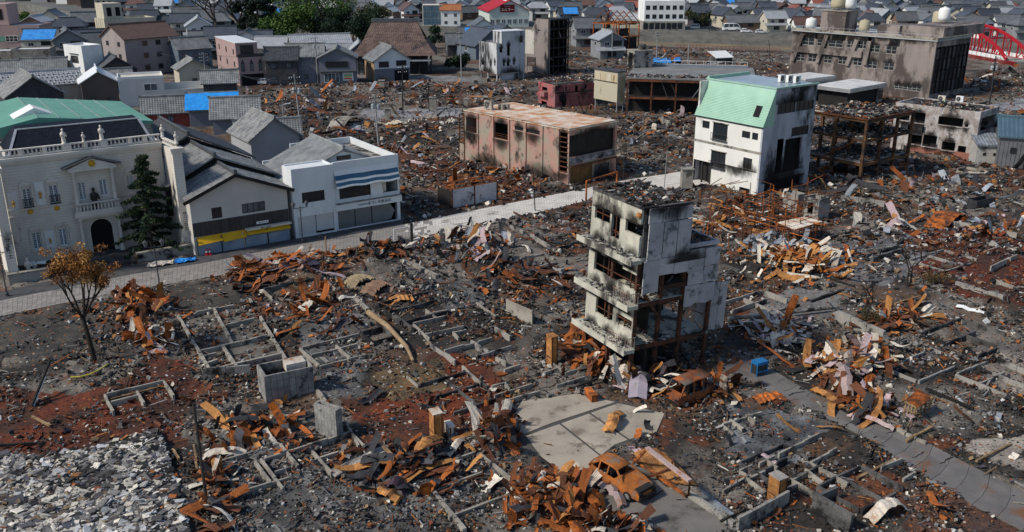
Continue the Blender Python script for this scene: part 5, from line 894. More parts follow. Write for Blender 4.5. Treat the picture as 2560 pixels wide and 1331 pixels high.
# burnt white building and scorched slab tower
bw = mat('soot_streaked_white', (.52,.52,.52), (.36,.37,.39), .35, fine=.12, soot=.38, ssc=.35, sc3=(.035,.034,.034), streak=4)
b = Bld('soot_streaked_building', 'white concrete building streaked with soot, corner tower and open ground floor', 'building', (1242,203), 30, R=1312, Lf=1199, h=1); zt = b.f('R', *cG(830,290))[1]; zB = b.f('L', *cG(700,700))[1]
hl = [b.rect('L', *cG(598,540), *cG(640,600)), b.rect('L', *cG(726,562), *cG(745,608)), b.rect('L', *cG(783,560), *cG(803,612)), b.rect('L', *cG(610,350), *cG(635,410))]; hr = [b.rect('R', *cG(912,560), *cG(942,610)), b.rect('R', *cG(968,555), *cG(1010,612)), b.rect('R', *cG(1058,545), *cG(1086,590)), b.rect('R', *cG(862,360), *cG(905,415)), b.rect('R', *cG(970,320), *cG(1015,460))]
hl = [(max(.3,a),min(c,b.LL-.3),max(d,zB+.2),e) for a,c,d,e in hl]; mb = MB(); mb.wall((0,0,0), (1,0,0), (0,-1,0), b.LR, zB, zt, hr, .25); mb.wall((0,.252,0), (0,1,0), (-1,0,0), b.LL-.252, zB, zt, [(a-.25,c-.25,d,e) for a,c,d,e in hl], .25); mb.box(b.LR-.25,.252,-.3,b.LR,b.LL,zt); mb.box(.252,b.LL-.25,zB,b.LR-.252,b.LL,zt); mb.box(1.2,.6,-.3,b.LR-.26,.9,zB-.01); mb.build('wall', bw, b.root); mb = MB(); mb.box(.2,.2,zt-.5,b.LR-.3,b.LL-.3,zt-.3); mb.build('roof', conc, b.root); mb = MB(); mb.box(.26,.26,zB,b.LR-.26,b.LL-.26,zB+.2); mb.build('floor', conc_dark, b.root)
mb = MB(); mb.box(1.2,1.2,zB+.3,b.LR-.6,1.3,zt-.6); mb.build('interior_wall', black, b.root)
mb = MB(); zu = b.f('R', *cG(1000,112), 0)[1]; u0 = b.f('R', *cG(1000,290))[0]; th = [b.rect('R', *cG(1158,172), *cG(1200,300))]; mb.wall((u0*.4,.03,zt+.01), (1,0,0), (0,-1,0), b.LR-u0*.4, 0, zu-zt, [(a-u0*.4, c-u0*.4, d-zt, e-zt) for a, c, d, e in th], .25); mb.box(u0*.4,.283,zt+.01,u0*.4+.25,4.2,zu); mb.box(b.LR-.25,.283,zt+.01,b.LR,4.2,zu); mb.box(u0*.4+.252,4.,zt+.01,b.LR-.252,4.2,zu); mb.build('tower_wall', bw, b.root); mb = MB(); mb.box(u0*.4-.1,-.1,zu+.001,b.LR+.1,4.3,zu+.15); mb.build('tower_roof', rwh, b.root)
for r in hr: stain(b.root, 'R', r[0]-.4, r[1]+.4, r[3], r[3]+2.)
for r in hl: stain(b.root, 'L', r[0]-.4, r[1]+.4, r[3], r[3]+2.)
stain(b.root, 'R', 0, b.LR, zB+.1, zB+2.6, .02); stain(b.root, 'L', 0, b.LL, zB, zB+2., .02)
for p in ((.3,b.LL-.5),(.3,b.LL*.55),(.3,.4)): mb = MB(); mb.tube((p[0],p[1],-.3), (p[0],p[1],zB), .18, n=8); mb.build('column', bw, b.root)
sl = mat('scorched_slab', (.26,.215,.20), (.20,.18,.165), .4, fine=.15, soot=.3, ssc=.4, sc3=(.05,.04,.045), streak=2.)
b = Bld('scorched_tower', 'tall scorched slab building with charred steel frame exposed on one side', 'building', (1372,190), 40, R=1420, Lf=1313, h=1); b.h = b.f('R', *c3(310,165))[1]
hl = [b.rect('L', *c3(125,470), *c3(198,560)), b.rect('L', *c3(115,290), *c3(150,335)), b.rect('L', *c3(115,375), *c3(150,425)), b.rect('L', *c3(215,225), *c3(240,260))]; hl = [(a, min(c, b.LL-.3), d, e) for a, c, d, e in hl]
mb = MB(); mb.wall((0,.0,0), (0,1,0), (-1,0,0), b.LL, -.3, b.h*.8, hl, .25); mb.prism([(.0,0,b.h*.8+.002),(.0,b.LL*.72,b.h*.8+.002),(.0,b.LL*.52,b.h),(.0,0,b.h)], (.25,0,0)); mb.build('wall', sl, b.root); mb = MB(); mb.box(-.06,b.LL*.62,b.h*.35,-.003,b.LL,b.h*.78); 
mb.build('wall_facing', mat('pale_scorched', (.5,.47,.42), (.42,.4,.36), .5, soot=.25, streak=2), b.root)
for i in range(5):
    u = b.LR*i/4; mb = MB(); mb.box(u-.12,.05,-.3,u+.12,.3,b.h); mb.build('steel_column', black, b.root)
for j in range(6): z = b.h*(j+1)/6; mb = MB(); mb.box(.13,.06,z-.3,b.LR-.1,.28,z); mb.build('steel_beam', black, b.root); mb = MB(); mb.box(.3,.5,z-.2,b.LR,b.LL*.6,z-.02); mb.build('floor', black, b.root)
for k in range(14): mb = MB(); u = random.uniform(.2,b.LR-.2); z = random.uniform(2,b.h-2); mb.beam((u,.2,z), (u+random.uniform(-1,1),random.uniform(.2,1.5),z+random.uniform(.8,2.2)), .12, .1); mb.build('twisted_stud', rust_dark if k % 3 else alu, b.root)
mb = MB(); mb.box(b.LR-.2,.6,-.3,b.LR,b.LL*.6,b.h-.4); mb.box(.3,b.LL*.6,-.3,b.LR-.21,b.LL*.62,b.h-.3); mb.build('rear_wall', black, b.root)
# rusted frame house by the river
def frame_thing(name, label, cat, K, ang, xs, ys, zs, m, w=.22, roof=None, extra=None, diag=0):
    b = Bld(name, label, cat, K, ang, LR=xs[-1], LL=ys[-1], h=zs[-1]); 
    for x in xs:
        for y in ys: mb = MB(); mb.box(x-w/2,y-w/2,-.3,x+w/2,y+w/2,zs[-1]); mb.build('steel_column', m, b.root)
    for z in zs:
        for y in ys: mb = MB(); mb.box(xs[0]+w/2,y-w*.45,z-w,xs[-1]-w/2,y+w*.45,z); mb.build('steel_beam', m, b.root)
        for x in xs: mb = MB(); mb.box(x-w*.4,ys[0]+w/2,z-w*.9,x+w*.4,ys[-1]-w/2,z-.01); mb.build('steel_beam', m, b.root)
    return b
b = frame_thing('rusted_house_frame', 'rusted steel frame of a gabled house by the river', 'steel frame', P(1545,128), 45, [0,5,10], [0,5,10], [4,8], rust, .3)
for y in (0,2.5,5,7.5,10):
    for x0, x1 in ((0,5),(10,5)): mb = MB(); mb.beam((x0,y,8), (x1,y,11.5), .15, .2); mb.build('rafter', rust, b.root)
    for z in (9,10): mb = MB(); mb.beam((5-(11.5-z)*1.43,y,z), (5+(11.5-z)*1.43,y,z), .08, .1); mb.build('truss_tie', rust, b.root)
mb = MB(); mb.box(.3,.4,-.3,9.6,.6,3.6); mb.box(.3,.61,4.2,6,.8,6.5); mb.build('charred_infill', black, b.root)
# red-roofed hall with sign
b = Bld('red_roof_hall', 'pale hall with bright red roof and red sign board', 'hall', (1224,69), 12, R=1322, LL=24, h=6.2, z0=.6); gz_ = b.h
mb = MB(); mb.box(0,0,-.4,b.LR,b.LL,b.h); mb.build('wall', mat('pale_green_wall', (.50,.55,.50), (.45,.5,.46), .4, fine=.05), b.root); gwall(b.root, 'y', -.01, .2, 0, b.LR*.52, b.LR, b.h, b.h+3.6, b.h, b.h-.01, MATS['pale_green_wall']); rr = gable(b.root, 'y', -.6, b.LL, -.8, b.LR*.52, b.LR+.8, b.h-.3, b.h+3.9, b.h-.3, red_paint, .8, 3, .05, .02)
mb = MB(); mb.box(b.LR*.45,2,b.h+3.,b.LR*.62,9,b.h+5.6); mb.build('roof_lantern', white, rr); mb = MB(); mb.prism([(b.LR*.40,1.6,b.h+5.6),(b.LR*.67,1.6,b.h+5.6),(b.LR*.535,1.6,b.h+6.8)], (0,8,0)); mb.build('lantern_roof', red_paint, rr)
mb = MB(); mb.box(b.LR*.27,-.3,b.h-.6,b.LR*.63,-.02,b.h+2.2); sg = mb.build('sign_board', mat('deep_red_sign', (.12,.006,.012), None, fine=.05), b.root); text('sign_lettering', 'エルマー', 1.25, white, sg, (b.LR*.45,-.32,b.h+.3), (math.pi/2,0,0)); text('sign_lettering', 'スーパー', .6, white, sg, (b.LR*.45,-.32,b.h+1.5), (math.pi/2,0,0)); autowin(b, white_frame, glass_pale, 'R', 7, 1, 1.6, 1.8, 1.2)
b = Bld('white_office', 'white three-storey office block on the far bank', 'office', (1609,76), 4, R=1708, LL=12, h=10.6, z0=.6); mb = MB(); mb.box(0,0,3.2,b.LR,b.LL,b.h); mb.build('wall', white, b.root); mb = MB(); mb.box(-.5,-.4,-.5,b.LR+.5,b.LL,3.198); mb.build('ground_floor', conc_light, b.root); mb = MB(); mb.box(b.LR-5.5,1,b.h+.001,b.LR,8,b.h+4); mb.build('penthouse', white, b.root); autowin(b, dark_frame, glass, 'R', 6, 2, 1.5, 1.5, 4.2, 3.2)
for k in range(7): mb = MB(); mb.box(-.2+k*b.LR/7,-.45,.4,b.LR/7*(k+1)-.6,-.402,2.6); mb.build('shop_window', glass, b.root)
b = Bld('glass_front_block', 'dark glass-fronted block beside the orange-roofed white house', 'building', (1057,66), 3, LR=8, LL=8, h=8, z0=.6); mb = MB(); mb.box(0,0,-.4,8,8,8); mb.build('wall', cream, b.root)
for k in range(5):
    for r in range(3): mb = MB(); mb.box(.3+k*1.5,-.1,.6+r*2.5,1.65+k*1.5,-.003,2.95+r*2.5); mb.build('glazing_panel', mat('blue_glass', (.05,.09,.13), (.08,.13,.17), .6, rough=.2, spec=.6), b.root)
b = H('orange_roof_house', 'white house with orange hipped roof on the river side', 'house', P(1103,67,.6), 3, 7.5, 7, 6.4, 8., 'x', white, mat('orange_tile', (.42,.17,.07), (.34,.13,.06), .8), 2, 0, 2)
# ---------------------------------------------------------------- right-hand side of the quarter
b = Bld('red_walled_ruin', 'roofless two-storey ruin with bright red and pink walls', 'ruin', (1387,270), 28, R=1486, Lf=1345, h=1); b.h = b.f('R', *cG(1660,895))[1]; rdw = mat('scorched_red_wall', (.38,.10,.10), (.27,.13,.125), .5, soot=.36, ssc=.35, streak=2., fine=.1)
hl = [b.rect('L', *cG(1478,905), *cG(1552,985)), b.rect('L', *cG(1470,1110), *cG(1545,1210))]; hr = [b.rect('R', *cG(1815,900), *cG(1838,975)), b.rect('R', *cG(1955,880), *cG(1998,990)), b.rect('R', *cG(2095,870), *cG(2125,940)), b.rect('R', *cG(1765,1110), *cG(1788,1180))]
hl = [(max(.3,a),min(c,b.LL-.2),d,e) for a,c,d,e in hl]; b.shell(rdw, hr, hl); mb = MB(); mb.box(.3,.3,2.6,b.LR-.3,b.LL-.3,2.8); mb.build('floor', conc_dark, b.root); mb = MB(); mb.box(-.9,hl[0][0]-.3,hl[0][2]-.9,-.003,hl[0][1]+.6,hl[0][2]+.0); mb.build('balcony', rdw, b.root); mb = MB(); mb.box(.3,.3,b.h-.5,b.LR-.3,b.LL-.3,b.h-.35); mb.build('roof_deck', conc_dark, b.root); mb = MB(); mb.box(-.03,-.03,2.75,b.LR,-.002,2.95); mb.build('scorch_band', black, b.root)
b = Bld('cream_stair_box', 'cream corrugated box raised on thin stilts', 'shed', (1541,283), 36, LR=2.6, LL=4.2, h=7.6); crm = mat('smoke_stained_cream', (.50,.45,.34), (.38,.30,.17), .5, fine=.1, soot=.2, ssc=.5, sc3=(.08,.06,.04), streak=3, band=('X', 3, .85)); z0 = zat(b.K, 257); z1 = zat(b.K, 182); b.LR = tu(b.K, b.a, 1561, z0); b.LL = tu(b.K, b.a+math.pi/2, 1484.5, z0)
mb = MB(); mb.box(0,0,z0,b.LR,b.LL,z1); mb.build('wall', crm, b.root); mb = MB(); mb.box(-.2,-.2,z1+.001,b.LR+.2,b.LL+.2,z1+.2); mb.build('roof', tin_dark, b.root); mb = MB(); mb.box(-.04,.1,z1-2.1,-.003,b.LL-.1,z1-1.95); mb.build('scorched_seam', black, b.root)
for k in range(4): mb = MB(); u0 = .2+k*(b.LL-.4)/4; mb.box(-.05,u0,z1-1.9,-.003,u0+(b.LL-.4)/4-.1,z1-.5); mb.build('wall_panel', crm, b.root)
for p in ((.2,.2),(.2,b.LL-.3),(b.LR-.2,.2)): mb = MB(); mb.tube((p[0],p[1],-.2), (p[0],p[1],z0), .12, n=8); mb.build('stilt', alu, b.root)
# burnt steel hall with grey roof and railings, concrete penthouse
b = Bld('burnt_steel_hall', 'burnt-out steel hall with grey flat roof and white railing', 'hall', (1566,286), -12, LR=24, LL=20, h=1); b.h = 6.6; wS = black
xs = [0,4.5,9,13.5,18,23]
for x in xs: mb = MB(); mb.box(x-.15,.0,-.3,x+.15,.3,b.h); mb.build('steel_column', rust_dark, b.root)
for z in (3.3,6.55): mb = MB(); mb.box(.16,.02,z-.35,22.8,.28,z); mb.build('steel_beam', rust_dark, b.root)
for k in range(10): x = random.uniform(.5,22); mb = MB(); mb.beam((x,.3,3.4), (x+random.uniform(-1.5,1.5),random.uniform(.2,1.2),random.uniform(4.5,6.3)), .15, .12); mb.build('hanging_stud', [black,tin_dark,tin_grey][k%3], b.root)
mb = MB(); mb.box(.2,3.,-.3,23,3.2,6.4); mb.box(.2,.3,3.2,23,2.9,3.35); mb.build('interior_wall', black, b.root); mb = MB(); mb.box(-.3,.4,b.h+.02,23.5,20,b.h+.3); mb.build('roof', mat('hall_roof_grey', (.20,.20,.195), (.15,.15,.148), .3, fine=.12), b.root); mb = MB(); mb.box(0,3.3,-.3,.3,19.8,b.h); mb.box(22.8,3.3,-.3,23.1,19.8,b.h); mb.build('side_wall', conc_dark, b.root)
for k in range(15): mb = MB(); mb.beam((2+k*1.45,19.6,b.h+.3), (2+k*1.45,19.6,b.h+1.4), .06, .06); mb.build('railing_post', white, b.root)
for z in (.7,1.4): mb = MB(); mb.beam((2,19.6,b.h+z), (22.3,19.6,b.h+z), .06, .06); mb.build('railing_bar', white, b.root)
mb = MB(); mb.box(2,19.2,b.h+.302,22.5,19.5,b.h+.6); mb.build('roof_kerb', mat('blue_kerb', (.16,.2,.25), None), b.root)
b = Bld('concrete_penthouse', 'grey concrete rooftop box with dark doorway on the burnt steel hall', 'penthouse', tuple(P(1585,171,6.92)), 20, LR=1, LL=1, h=3.); b.LR = tu(b.K, b.a, 1630, 7); b.LL = 3.; b.h = zat(b.K, 129)-6.92
mb = MB(); mb.wall((0,0,0), (1,0,0), (0,-1,0), b.LR, 0, b.h, (), .2); mb.wall((0,.202,0), (0,1,0), (-1,0,0), 3., 0, b.h, [(.5,2.4,0,b.h-.4)], .2); mb.box(b.LR-.2,.202,0,b.LR,3.2,b.h); mb.box(.202,3.,0,b.LR-.202,3.2,b.h); mb.build('wall', conc, b.root); mb = MB(); mb.box(-.1,-.1,b.h+.001,b.LR+.1,3.3,b.h+.15); mb.build('roof', conc_light, b.root); mb = MB(); mb.lathe((b.LR*.6,1.5,b.h+.15), [(.8,0),(.8,1.),(.7,1.1),(.2,1.2)], 12); mb.build('water_tank', conc_dark, b.root)
# two pavilions with pale roofs
rpv = mat('worn_white_roof', (.60,.60,.60), (.46,.46,.45), .5, fine=.1, soot=.15, ssc=.5, sc3=(.2,.18,.16))
b = Bld('pale_roofed_pavilion', 'pavilion with wide pale flat roof behind the green mansard', 'pavilion', (2008,258), 36, LR=10, LL=11, h=7); b.h = zat(b.K, 199); b.LR = tu(b.K, b.a, 2091, b.h); b.LL = tu(b.K, b.a+math.pi/2, 1945, b.h)
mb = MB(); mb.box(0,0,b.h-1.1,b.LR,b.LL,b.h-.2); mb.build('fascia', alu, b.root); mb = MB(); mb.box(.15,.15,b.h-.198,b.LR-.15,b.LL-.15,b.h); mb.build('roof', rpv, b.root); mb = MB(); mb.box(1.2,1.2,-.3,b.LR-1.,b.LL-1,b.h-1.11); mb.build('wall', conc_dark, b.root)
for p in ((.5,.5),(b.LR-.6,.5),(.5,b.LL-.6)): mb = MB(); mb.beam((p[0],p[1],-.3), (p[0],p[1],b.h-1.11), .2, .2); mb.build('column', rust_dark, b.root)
b = Bld('white_roofed_block', 'single-storey burnt block with snow-white flat roof', 'building', (2118,272), 40, LR=10, LL=11, h=5); b.h = zat(b.K, 222); b.LR = tu(b.K, b.a, 2211, b.h); b.LL = tu(b.K, b.a+math.pi/2, 2040, b.h)
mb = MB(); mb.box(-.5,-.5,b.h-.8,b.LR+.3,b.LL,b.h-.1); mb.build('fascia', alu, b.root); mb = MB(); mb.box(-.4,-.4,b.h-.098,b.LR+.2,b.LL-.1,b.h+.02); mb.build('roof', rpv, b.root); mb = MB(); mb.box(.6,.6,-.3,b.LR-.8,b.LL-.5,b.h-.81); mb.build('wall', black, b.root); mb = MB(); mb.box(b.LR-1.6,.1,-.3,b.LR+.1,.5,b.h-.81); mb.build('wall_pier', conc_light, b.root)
for k in range(3): mb = MB(); mb.box(b.LR-1.5+k*.55,.0,.6,b.LR-1.1+k*.55,.09,b.h-1.4); mb.build('window_slot', glass, b.root)
# big grey school-like block
bg_ = mat('scorched_grey_pink', (.27,.225,.20), (.21,.18,.165), .35, fine=.12, soot=.47, ssc=.22, sc3=(.075,.06,.055), streak=2.2)
b = Bld('long_scorched_block', 'long three-storey scorched block with slanted fins and blackened glass end', 'building', (2320,252), 40.4, LR=1, LL=1, h=1); b.h = zat(b.K, 104.5); b.LR = tu(b.K, b.a, 2428, b.h); b.LL = tu(b.K, b.a+math.pi/2, 1982, b.h); E_ = lambda *q: b.rect('L', *cE(q[0],q[1]), *cE(q[2],q[3]))
hl = [E_(490,312,580,382),E_(610,326,690,390),E_(703,332,818,400),E_(858,340,918,404),E_(950,340,1030,412),E_(1045,373,1125,440),E_(1185,383,1265,455),E_(440,448,500,512),E_(535,452,600,520),E_(665,465,727,530),E_(785,474,850,540),E_(910,484,977,550),E_(1030,508,1102,575),E_(1165,522,1242,590),E_(1250,700,1315,745),E_(1320,712,1395,755),E_(1398,715,1470,765)]
LL_ = b.LL; hl = [(a, c, d, e) for a, c, d, e in hl]; hr = [(.6, b.LR-.5, 1.2, b.h-1.2)]; b.shell(bg_, hr, hl)
for r in hl: b.window('L', r, mat('faded_frame', (.3,.29,.27), None, fine=.1), glass, 2, 2, .1, .15)
for k in range(9):
    u = hr[0][0]+(hr[0][1]-hr[0][0])*k/8; mb = MB(); mb.box(u-.1,-.12,1.2,u+.1,.2,b.h-1.21); mb.build('mullion', black, b.root)
    if k < 8:
        for j in range(4): zz = 1.3+(b.h-2.7)*j/4; mb = MB(); mb.box(u+.12,.1,zz,u+(hr[0][1]-hr[0][0])/8-.12,.16,zz+(b.h-2.7)/4-.15); mb.build('glazing_panel', [glass,black,black,tin_dark][(k*3+j*5)%4], b.root)
for (x0, y0, x1, y1) in ((490,285,405,505),(690,295,610,520),(940,335,855,545),(1045,345,1005,540)):
    a_, c_ = b.f('L', *cE(x0,y0), .3), b.f('L', *cE(x1,y1), .3); mb = MB(); mb.beam((-.3,a_[0],a_[1]), (-.3,c_[0],c_[1]), .9, .5, up=(1,0,0)); mb.build('slanted_fin', bg_, b.root)
for r in hl: stain(b.root, 'L', r[0]-.5, r[1]+.5, r[3], r[3]+1.6)
for k in range(5): stain(b.root, 'L', k*LL_*.2, k*LL_*.2+LL_*.3, b.h+.2, b.h-1.6, .024)
zf = b.f('L', *cE(700,425))[1]; mb = MB(); mb.box(-.5,b.LL*.47,zf-.8,-.003,b.LL-.3,zf+.5); mb.build('spandrel', bg_, b.root); mb = MB(); mb.box(-.2,-.2,b.h+.001,b.LR+.2,b.LL+.2,b.h+.25); rf = mb.build('roof', mat('pale_roof_deck', (.40,.41,.42), (.33,.34,.35), .3, fine=.1), b.root)
mb = MB(); mb.box(-.25,-.25,b.h+.252,b.LR+.25,0,b.h+.7); mb.box(-.25,.002,b.h+.252,0,b.LL+.2,b.h+.7); mb.build('parapet', conc_light, rf)
for k in range(24): mb = MB(); mb.beam((.2,b.LL*k/24,b.h+.25), (.2,b.LL*k/24,b.h+1.2), .05, .05); mb.build('railing_post', alu, rf)
mb = MB(); mb.beam((.2,0,b.h+1.2), (.2,b.LL,b.h+1.2), .05, .05); mb.build('railing_bar', alu, rf)
hR = b.h; KB = b.K.copy(); aB = b.a; uB = Vector((math.cos(aB), math.sin(aB), 0)); vB = Vector((-uB.y, uB.x, 0)); LLb, LRb = b.LL, b.LR
mb = MB(); mb.box(LRb*.45,.35*LLb,hR+.26,LRb-.2,LLb*.5,hR+2.); mb.box(LRb*.3,1,hR+.262,LRb+8,10,hR+2.4); mb.build('rooftop_block', bg_, b.root)
k0 = b.f('L', *cE(690,260)); mb = MB(); mb.box(2.5,LLb*.66,hR+.26,7.5,LLb*.84,hR+4.6); ph = mb.build('roof_penthouse', bg_, b.root); mb = MB(); mb.box(2.3,LLb*.65,hR+4.602,7.7,LLb*.85,hR+4.85); mb.build('penthouse_roof', conc_light, ph)
def tank(label, loc, r, h, m):
    t_ = thing('water_tank', label, 'tank', loc, 0, 'roof tanks on the long scorched block'); mb = MB(); mb.lathe((0,0,.4), [(r,0),(r*1.03,.3*h),(r,.9*h),(r*.8,1.02*h),(r*.3,1.1*h)], 14); smooth(mb.build('tank_body', m, t_)); mb = MB()
    for k in range(4): a_ = k*math.pi/2+.4; mb2 = MB(); mb2.beam((r*.7*math.cos(a_),r*.7*math.sin(a_),0), (r*.7*math.cos(a_),r*.7*math.sin(a_),.42), .12, .12); mb2.build('leg', alu, t_)
    mb.lathe((0,0,.4+1.1*h), [(.3,0),(.3,.12),(.1,.16)], 10); mb.build('hatch', m, t_)
ctank = mat('cream_tank', (.42,.37,.26), (.36,.31,.22), .8, fine=.06)
def onroof(y, x, z=.26): return KB+uB*x+vB*y+Vector((0,0,hR+z))
tank('big cream water tank on the roof penthouse', onroof(LLb*.76,4.4,4.86), 1.5, 2.4, ctank); tank('white square-shouldered tank beside the big cream tank', onroof(LLb*.69,5.6,4.86), 1.2, 2.8, white); tank('pair of pale tanks nearest the river end, first one', onroof(LLb*.92,3,.26), 1.2, 2., white); tank('small cream tank standing alone in the middle of the long roof', onroof(LLb*.55,4.2,.26), 1.1, 2.2, ctank); tank('white tank at the blackened end of the long roof', onroof(LLb*.22,LRb+2,2.45), 1.2, 2.6, white); tank('rust-streaked round tank behind the rooftop block', onroof(LLb*.3,LRb+6,1.), 1.6, 3., ctank)
# burnt two-storey house and metal sheds at the edge
b2 = mat('peeling_render', (.42,.40,.39), (.24,.19,.165), 1.0, fine=.25, bump=.4, bsc=5, soot=.3, ssc=.6, sc3=(.05,.045,.045), streak=1.3)
b = Bld('peeling_burnt_house', 'burnt two-storey house with peeling render and empty window openings', 'house', (2432,402), 44, LR=1, LL=1, h=1); b.h = zat(b.K, 281); b.LR = tu(b.K, b.a, cC(2372,270)[0], b.h); b.LL = tu(b.K, b.a+math.pi/2, cC(1620,215)[0], b.h)
hl = [b.rect('L', *cC(*q[:2]), *cC(*q[2:])) for q in ((1645,272,1714,355),(1738,288,1826,375),(1930,320,2100,402),(2118,378,2142,402),(1715,438,1802,530),(1820,453,1907,550),(1955,503,2042,575),(2070,533,2116,620))]; b.shell(b2, [(.8,b.LR-.8,4.2,b.h-1.),(1.,b.LR*.5,.3,2.6)], hl)
mb = MB(); mb.box(.3,.3,b.h-.35,b.LR-.3,b.LL-.3,b.h-.15); rf = mb.build('roof_deck', conc_dark, b.root); mb = MB(); mb.box(.3,.3,3.6,b.LR-.3,b.LL-.3,3.8); mb.box(1.5,.4,0,1.6,b.LL-.4,b.h-.4); mb.build('interior_wall', black, b.root); mb = MB(); mb.box(-.05,.0,-.3,-.003,b.LL*.75,1.); mb.build('brick_base', mat('brick_red', (.30,.12,.085), (.22,.1,.075), 1.5, soot=.2), b.root); mb = MB(); mb.box(-.05,b.LL*.62,2.6,-.003,b.LL*.9,4.6); mb.build('scorched_patch_panel', tin_dark, b.root)
for r in hl[:7]: stain(b.root, 'L', r[0]-.3, r[1]+.3, r[3], r[3]+1.2, .06); stain(b.root, 'L', r[0]-.4, r[1]+.4, r[2], r[2]-1.4, .056)
for r in hl[:7]: mb = MB(); b.fbox(mb, 'L', r[0]-.1, r[1]+.1, r[2]-.12, r[2]-.003, .0, .12); mb.build('sill', b2, b.root)
for k, lb in enumerate(('yellowed air conditioner on the peeling burnt house roof','white air conditioner on the peeling burnt house roof')):
    p = P(*[cC(1950,212), cC(2080,215)][k], b.h); o = aircon('air_conditioner', lb, (p.x,p.y,b.h-.15), math.radians(44+90+180), [cream,white][k], 'units on the peeling house'); o.scale = (1.3,1.2,1.4)
mtl = mat('corrugated_siding', (.20,.20,.21), (.14,.14,.15), .5, rough=.5, metal=.3, fine=.1, soot=.1, sc3=(.2,.12,.08)); 
b = Bld('metal_shed', 'grey metal-sided shed with blue standing-seam roof at the picture edge', 'shed', (2486,418), -22, LR=12, LL=8, h=4.6); mb = MB(); mb.box(0,0,-.3,12,8,4.6); mb.build('wall', mtl, b.root)
for k in range(22): mb = MB(); mb.box(.1+k*.54,-.07,-.2,.2+k*.54,-.003,4.55); mb.build('siding_rib', mtl, b.root)
gable(b.root, 'x', -.3, 12.3, -.4, 4, 8.4, 4.5, 6.6, 4.5, mat('blue_metal_roof', (.10,.17,.21), (.08,.14,.18), .5, rough=.4, metal=.3), .55, 4, .06, .0); b.window('R', (1.6,2.4,2.2,3.), dark_frame, glass, 1, 1, .08, -.1); mb = MB(); mb.box(3.6,-.12,.0,6.2,-.003,3.); mb.build('door', void, b.root)
b = Bld('small_white_shed', 'small white shed with ribbed roof between burnt house and metal shed', 'shed', (2436,412), -10, LR=4.2, LL=4, h=3.); mb = MB(); mb.box(0,0,-.3,4.2,4,3.); mb.build('wall', mat('dirty_white', (.42,.41,.38), (.34,.33,.3), .7, soot=.15), b.root); gable(b.root, 'x', -.2, 4.4, -.3, 3.9, 4.1, 2.95, 4., 3.95, tin_grey, .45, 4, .06, 0, ridge=False)
for u in (.9,2.3): mb = MB(); mb.box(u,-.05,1.4,u+.4,-.003,1.8); mb.build('vent', void, b.root)
# rusted frame beside the green building
b = frame_thing('rusted_shop_frame', 'rusted two-storey steel frame with collapsed floor beside the green building', 'steel frame', P(2148,462), 37, [0,3.7,7.3,11], [0,4.6,9.2], [2.8,6.0,8.6], mat('rust_brown', (.14,.068,.026), (.05,.026,.016), 1., soot=.38, ssc=.8, rough=.8), .36)
for i, z in enumerate((2.82,6.02)): mb = MB(); mb.box(.2,.3,z,10.8,9,z+.12); mb.build('floor_deck', [conc,conc_dark][i], b.root)
mb = MB(); mb.box(-.3,-.3,8.62,11.2,9.4,8.8); mb.build('roof_sheet', rust_dark, b.root); mb = MB(); mb.box(-.3,6.6,8.81,4.8,9.4,8.9); mb.build('roof_sheet', tin_pale, b.root); mb = MB(); mb.beam((.3,6,2.9), (.3,1.,5.9), .5, .2); mb.build('stair_stringer', rust_dark, b.root)
# red arch bridge over the river
p0, p1 = P(2548,150,1.2), P(2285,104,1.2); d = (p1-p0); Lb = d.length; t_ = thing('red_arch_bridge', 'red steel arch road bridge over the river', 'bridge', p0, math.atan2(d.y, d.x)); mb = MB(); mb.box(-4,-4,-1.2,Lb+4,4,-.2); mb.build('deck', conc, t_)
for s in (-3.8,3.8):
    nA = 16; pts = [Vector((Lb*i/nA, s, .2+7.2*math.sin(math.pi*min(max(i/nA,.0),1.))**.75)) for i in range(nA+1)]
    for i in range(nA): mb = MB(); mb.beam(pts[i], pts[i+1], .6, .7); mb.build('arch_segment', red_paint, t_)
    for i in range(1, nA): mb = MB(); mb.beam((pts[i].x,s,-.2), pts[i], .3, .3); mb.build('hanger', red_paint, t_)
    for i in range(1, nA-1): mb = MB(); mb.beam((pts[i].x,s,-.2), pts[i+1] if i % 2 else pts[i-1], .15, .15); mb.build('diagonal', red_paint, t_)
    mb = MB(); mb.box(-4,s-.2,-1.5,Lb+4,s+.2,-.1); mb.build('edge_girder', red_paint, t_)
    for i in range(24): mb = MB(); mb.box(Lb*i/24+.1,s*1.04-.05,-.1,Lb*(i+1)/24-.1,s*1.04+.05,.9); mb.build('parapet_panel', white, t_)
for i in range(3, 14, 2): mb = MB(); z = .2+7.2*math.sin(math.pi*i/16)**.75; mb.beam((Lb*i/16,-3.6,z), (Lb*i/16,3.6,z), .3, .3); mb.build('cross_brace', red_paint, t_)
# ---------------------------------------------------------------- the town: houses on the river's far side and behind the shops
WALLS = [('white', white), ('cream', cream), ('grey', mat('town_grey', (.22,.23,.24), (.18,.19,.2), .4, fine=.08)), ('brown', mat('town_brown', (.17,.115,.085), (.14,.095,.07), .4, fine=.1)), ('dark timber', wd), ('pale beige', wcr), ('blue-grey', wbl)]
ROOFS = [('dark slate', mat('town_slate', (.045,.052,.064), (.06,.066,.078), .6, rough=.4, fine=.15, bump=.15, spec=.5, rnd=.3)), ('grey tile', mat('town_tile', (.12,.128,.135), (.09,.095,.1), .6, rough=.45, fine=.15, bump=.15, rnd=.25)), ('brown tile', mat('town_brown_tile', (.13,.075,.06), (.1,.06,.05), .6, rough=.5, fine=.12, rnd=.2)), ('red tile', mat('town_red_tile', (.26,.085,.06), (.22,.07,.05), .6, rough=.5, fine=.1, rnd=.2)), ('pale metal', rpl)]
TYPES = []; TN = ['plain','gable-fronted','hipped','long low','narrow','tall','broad']
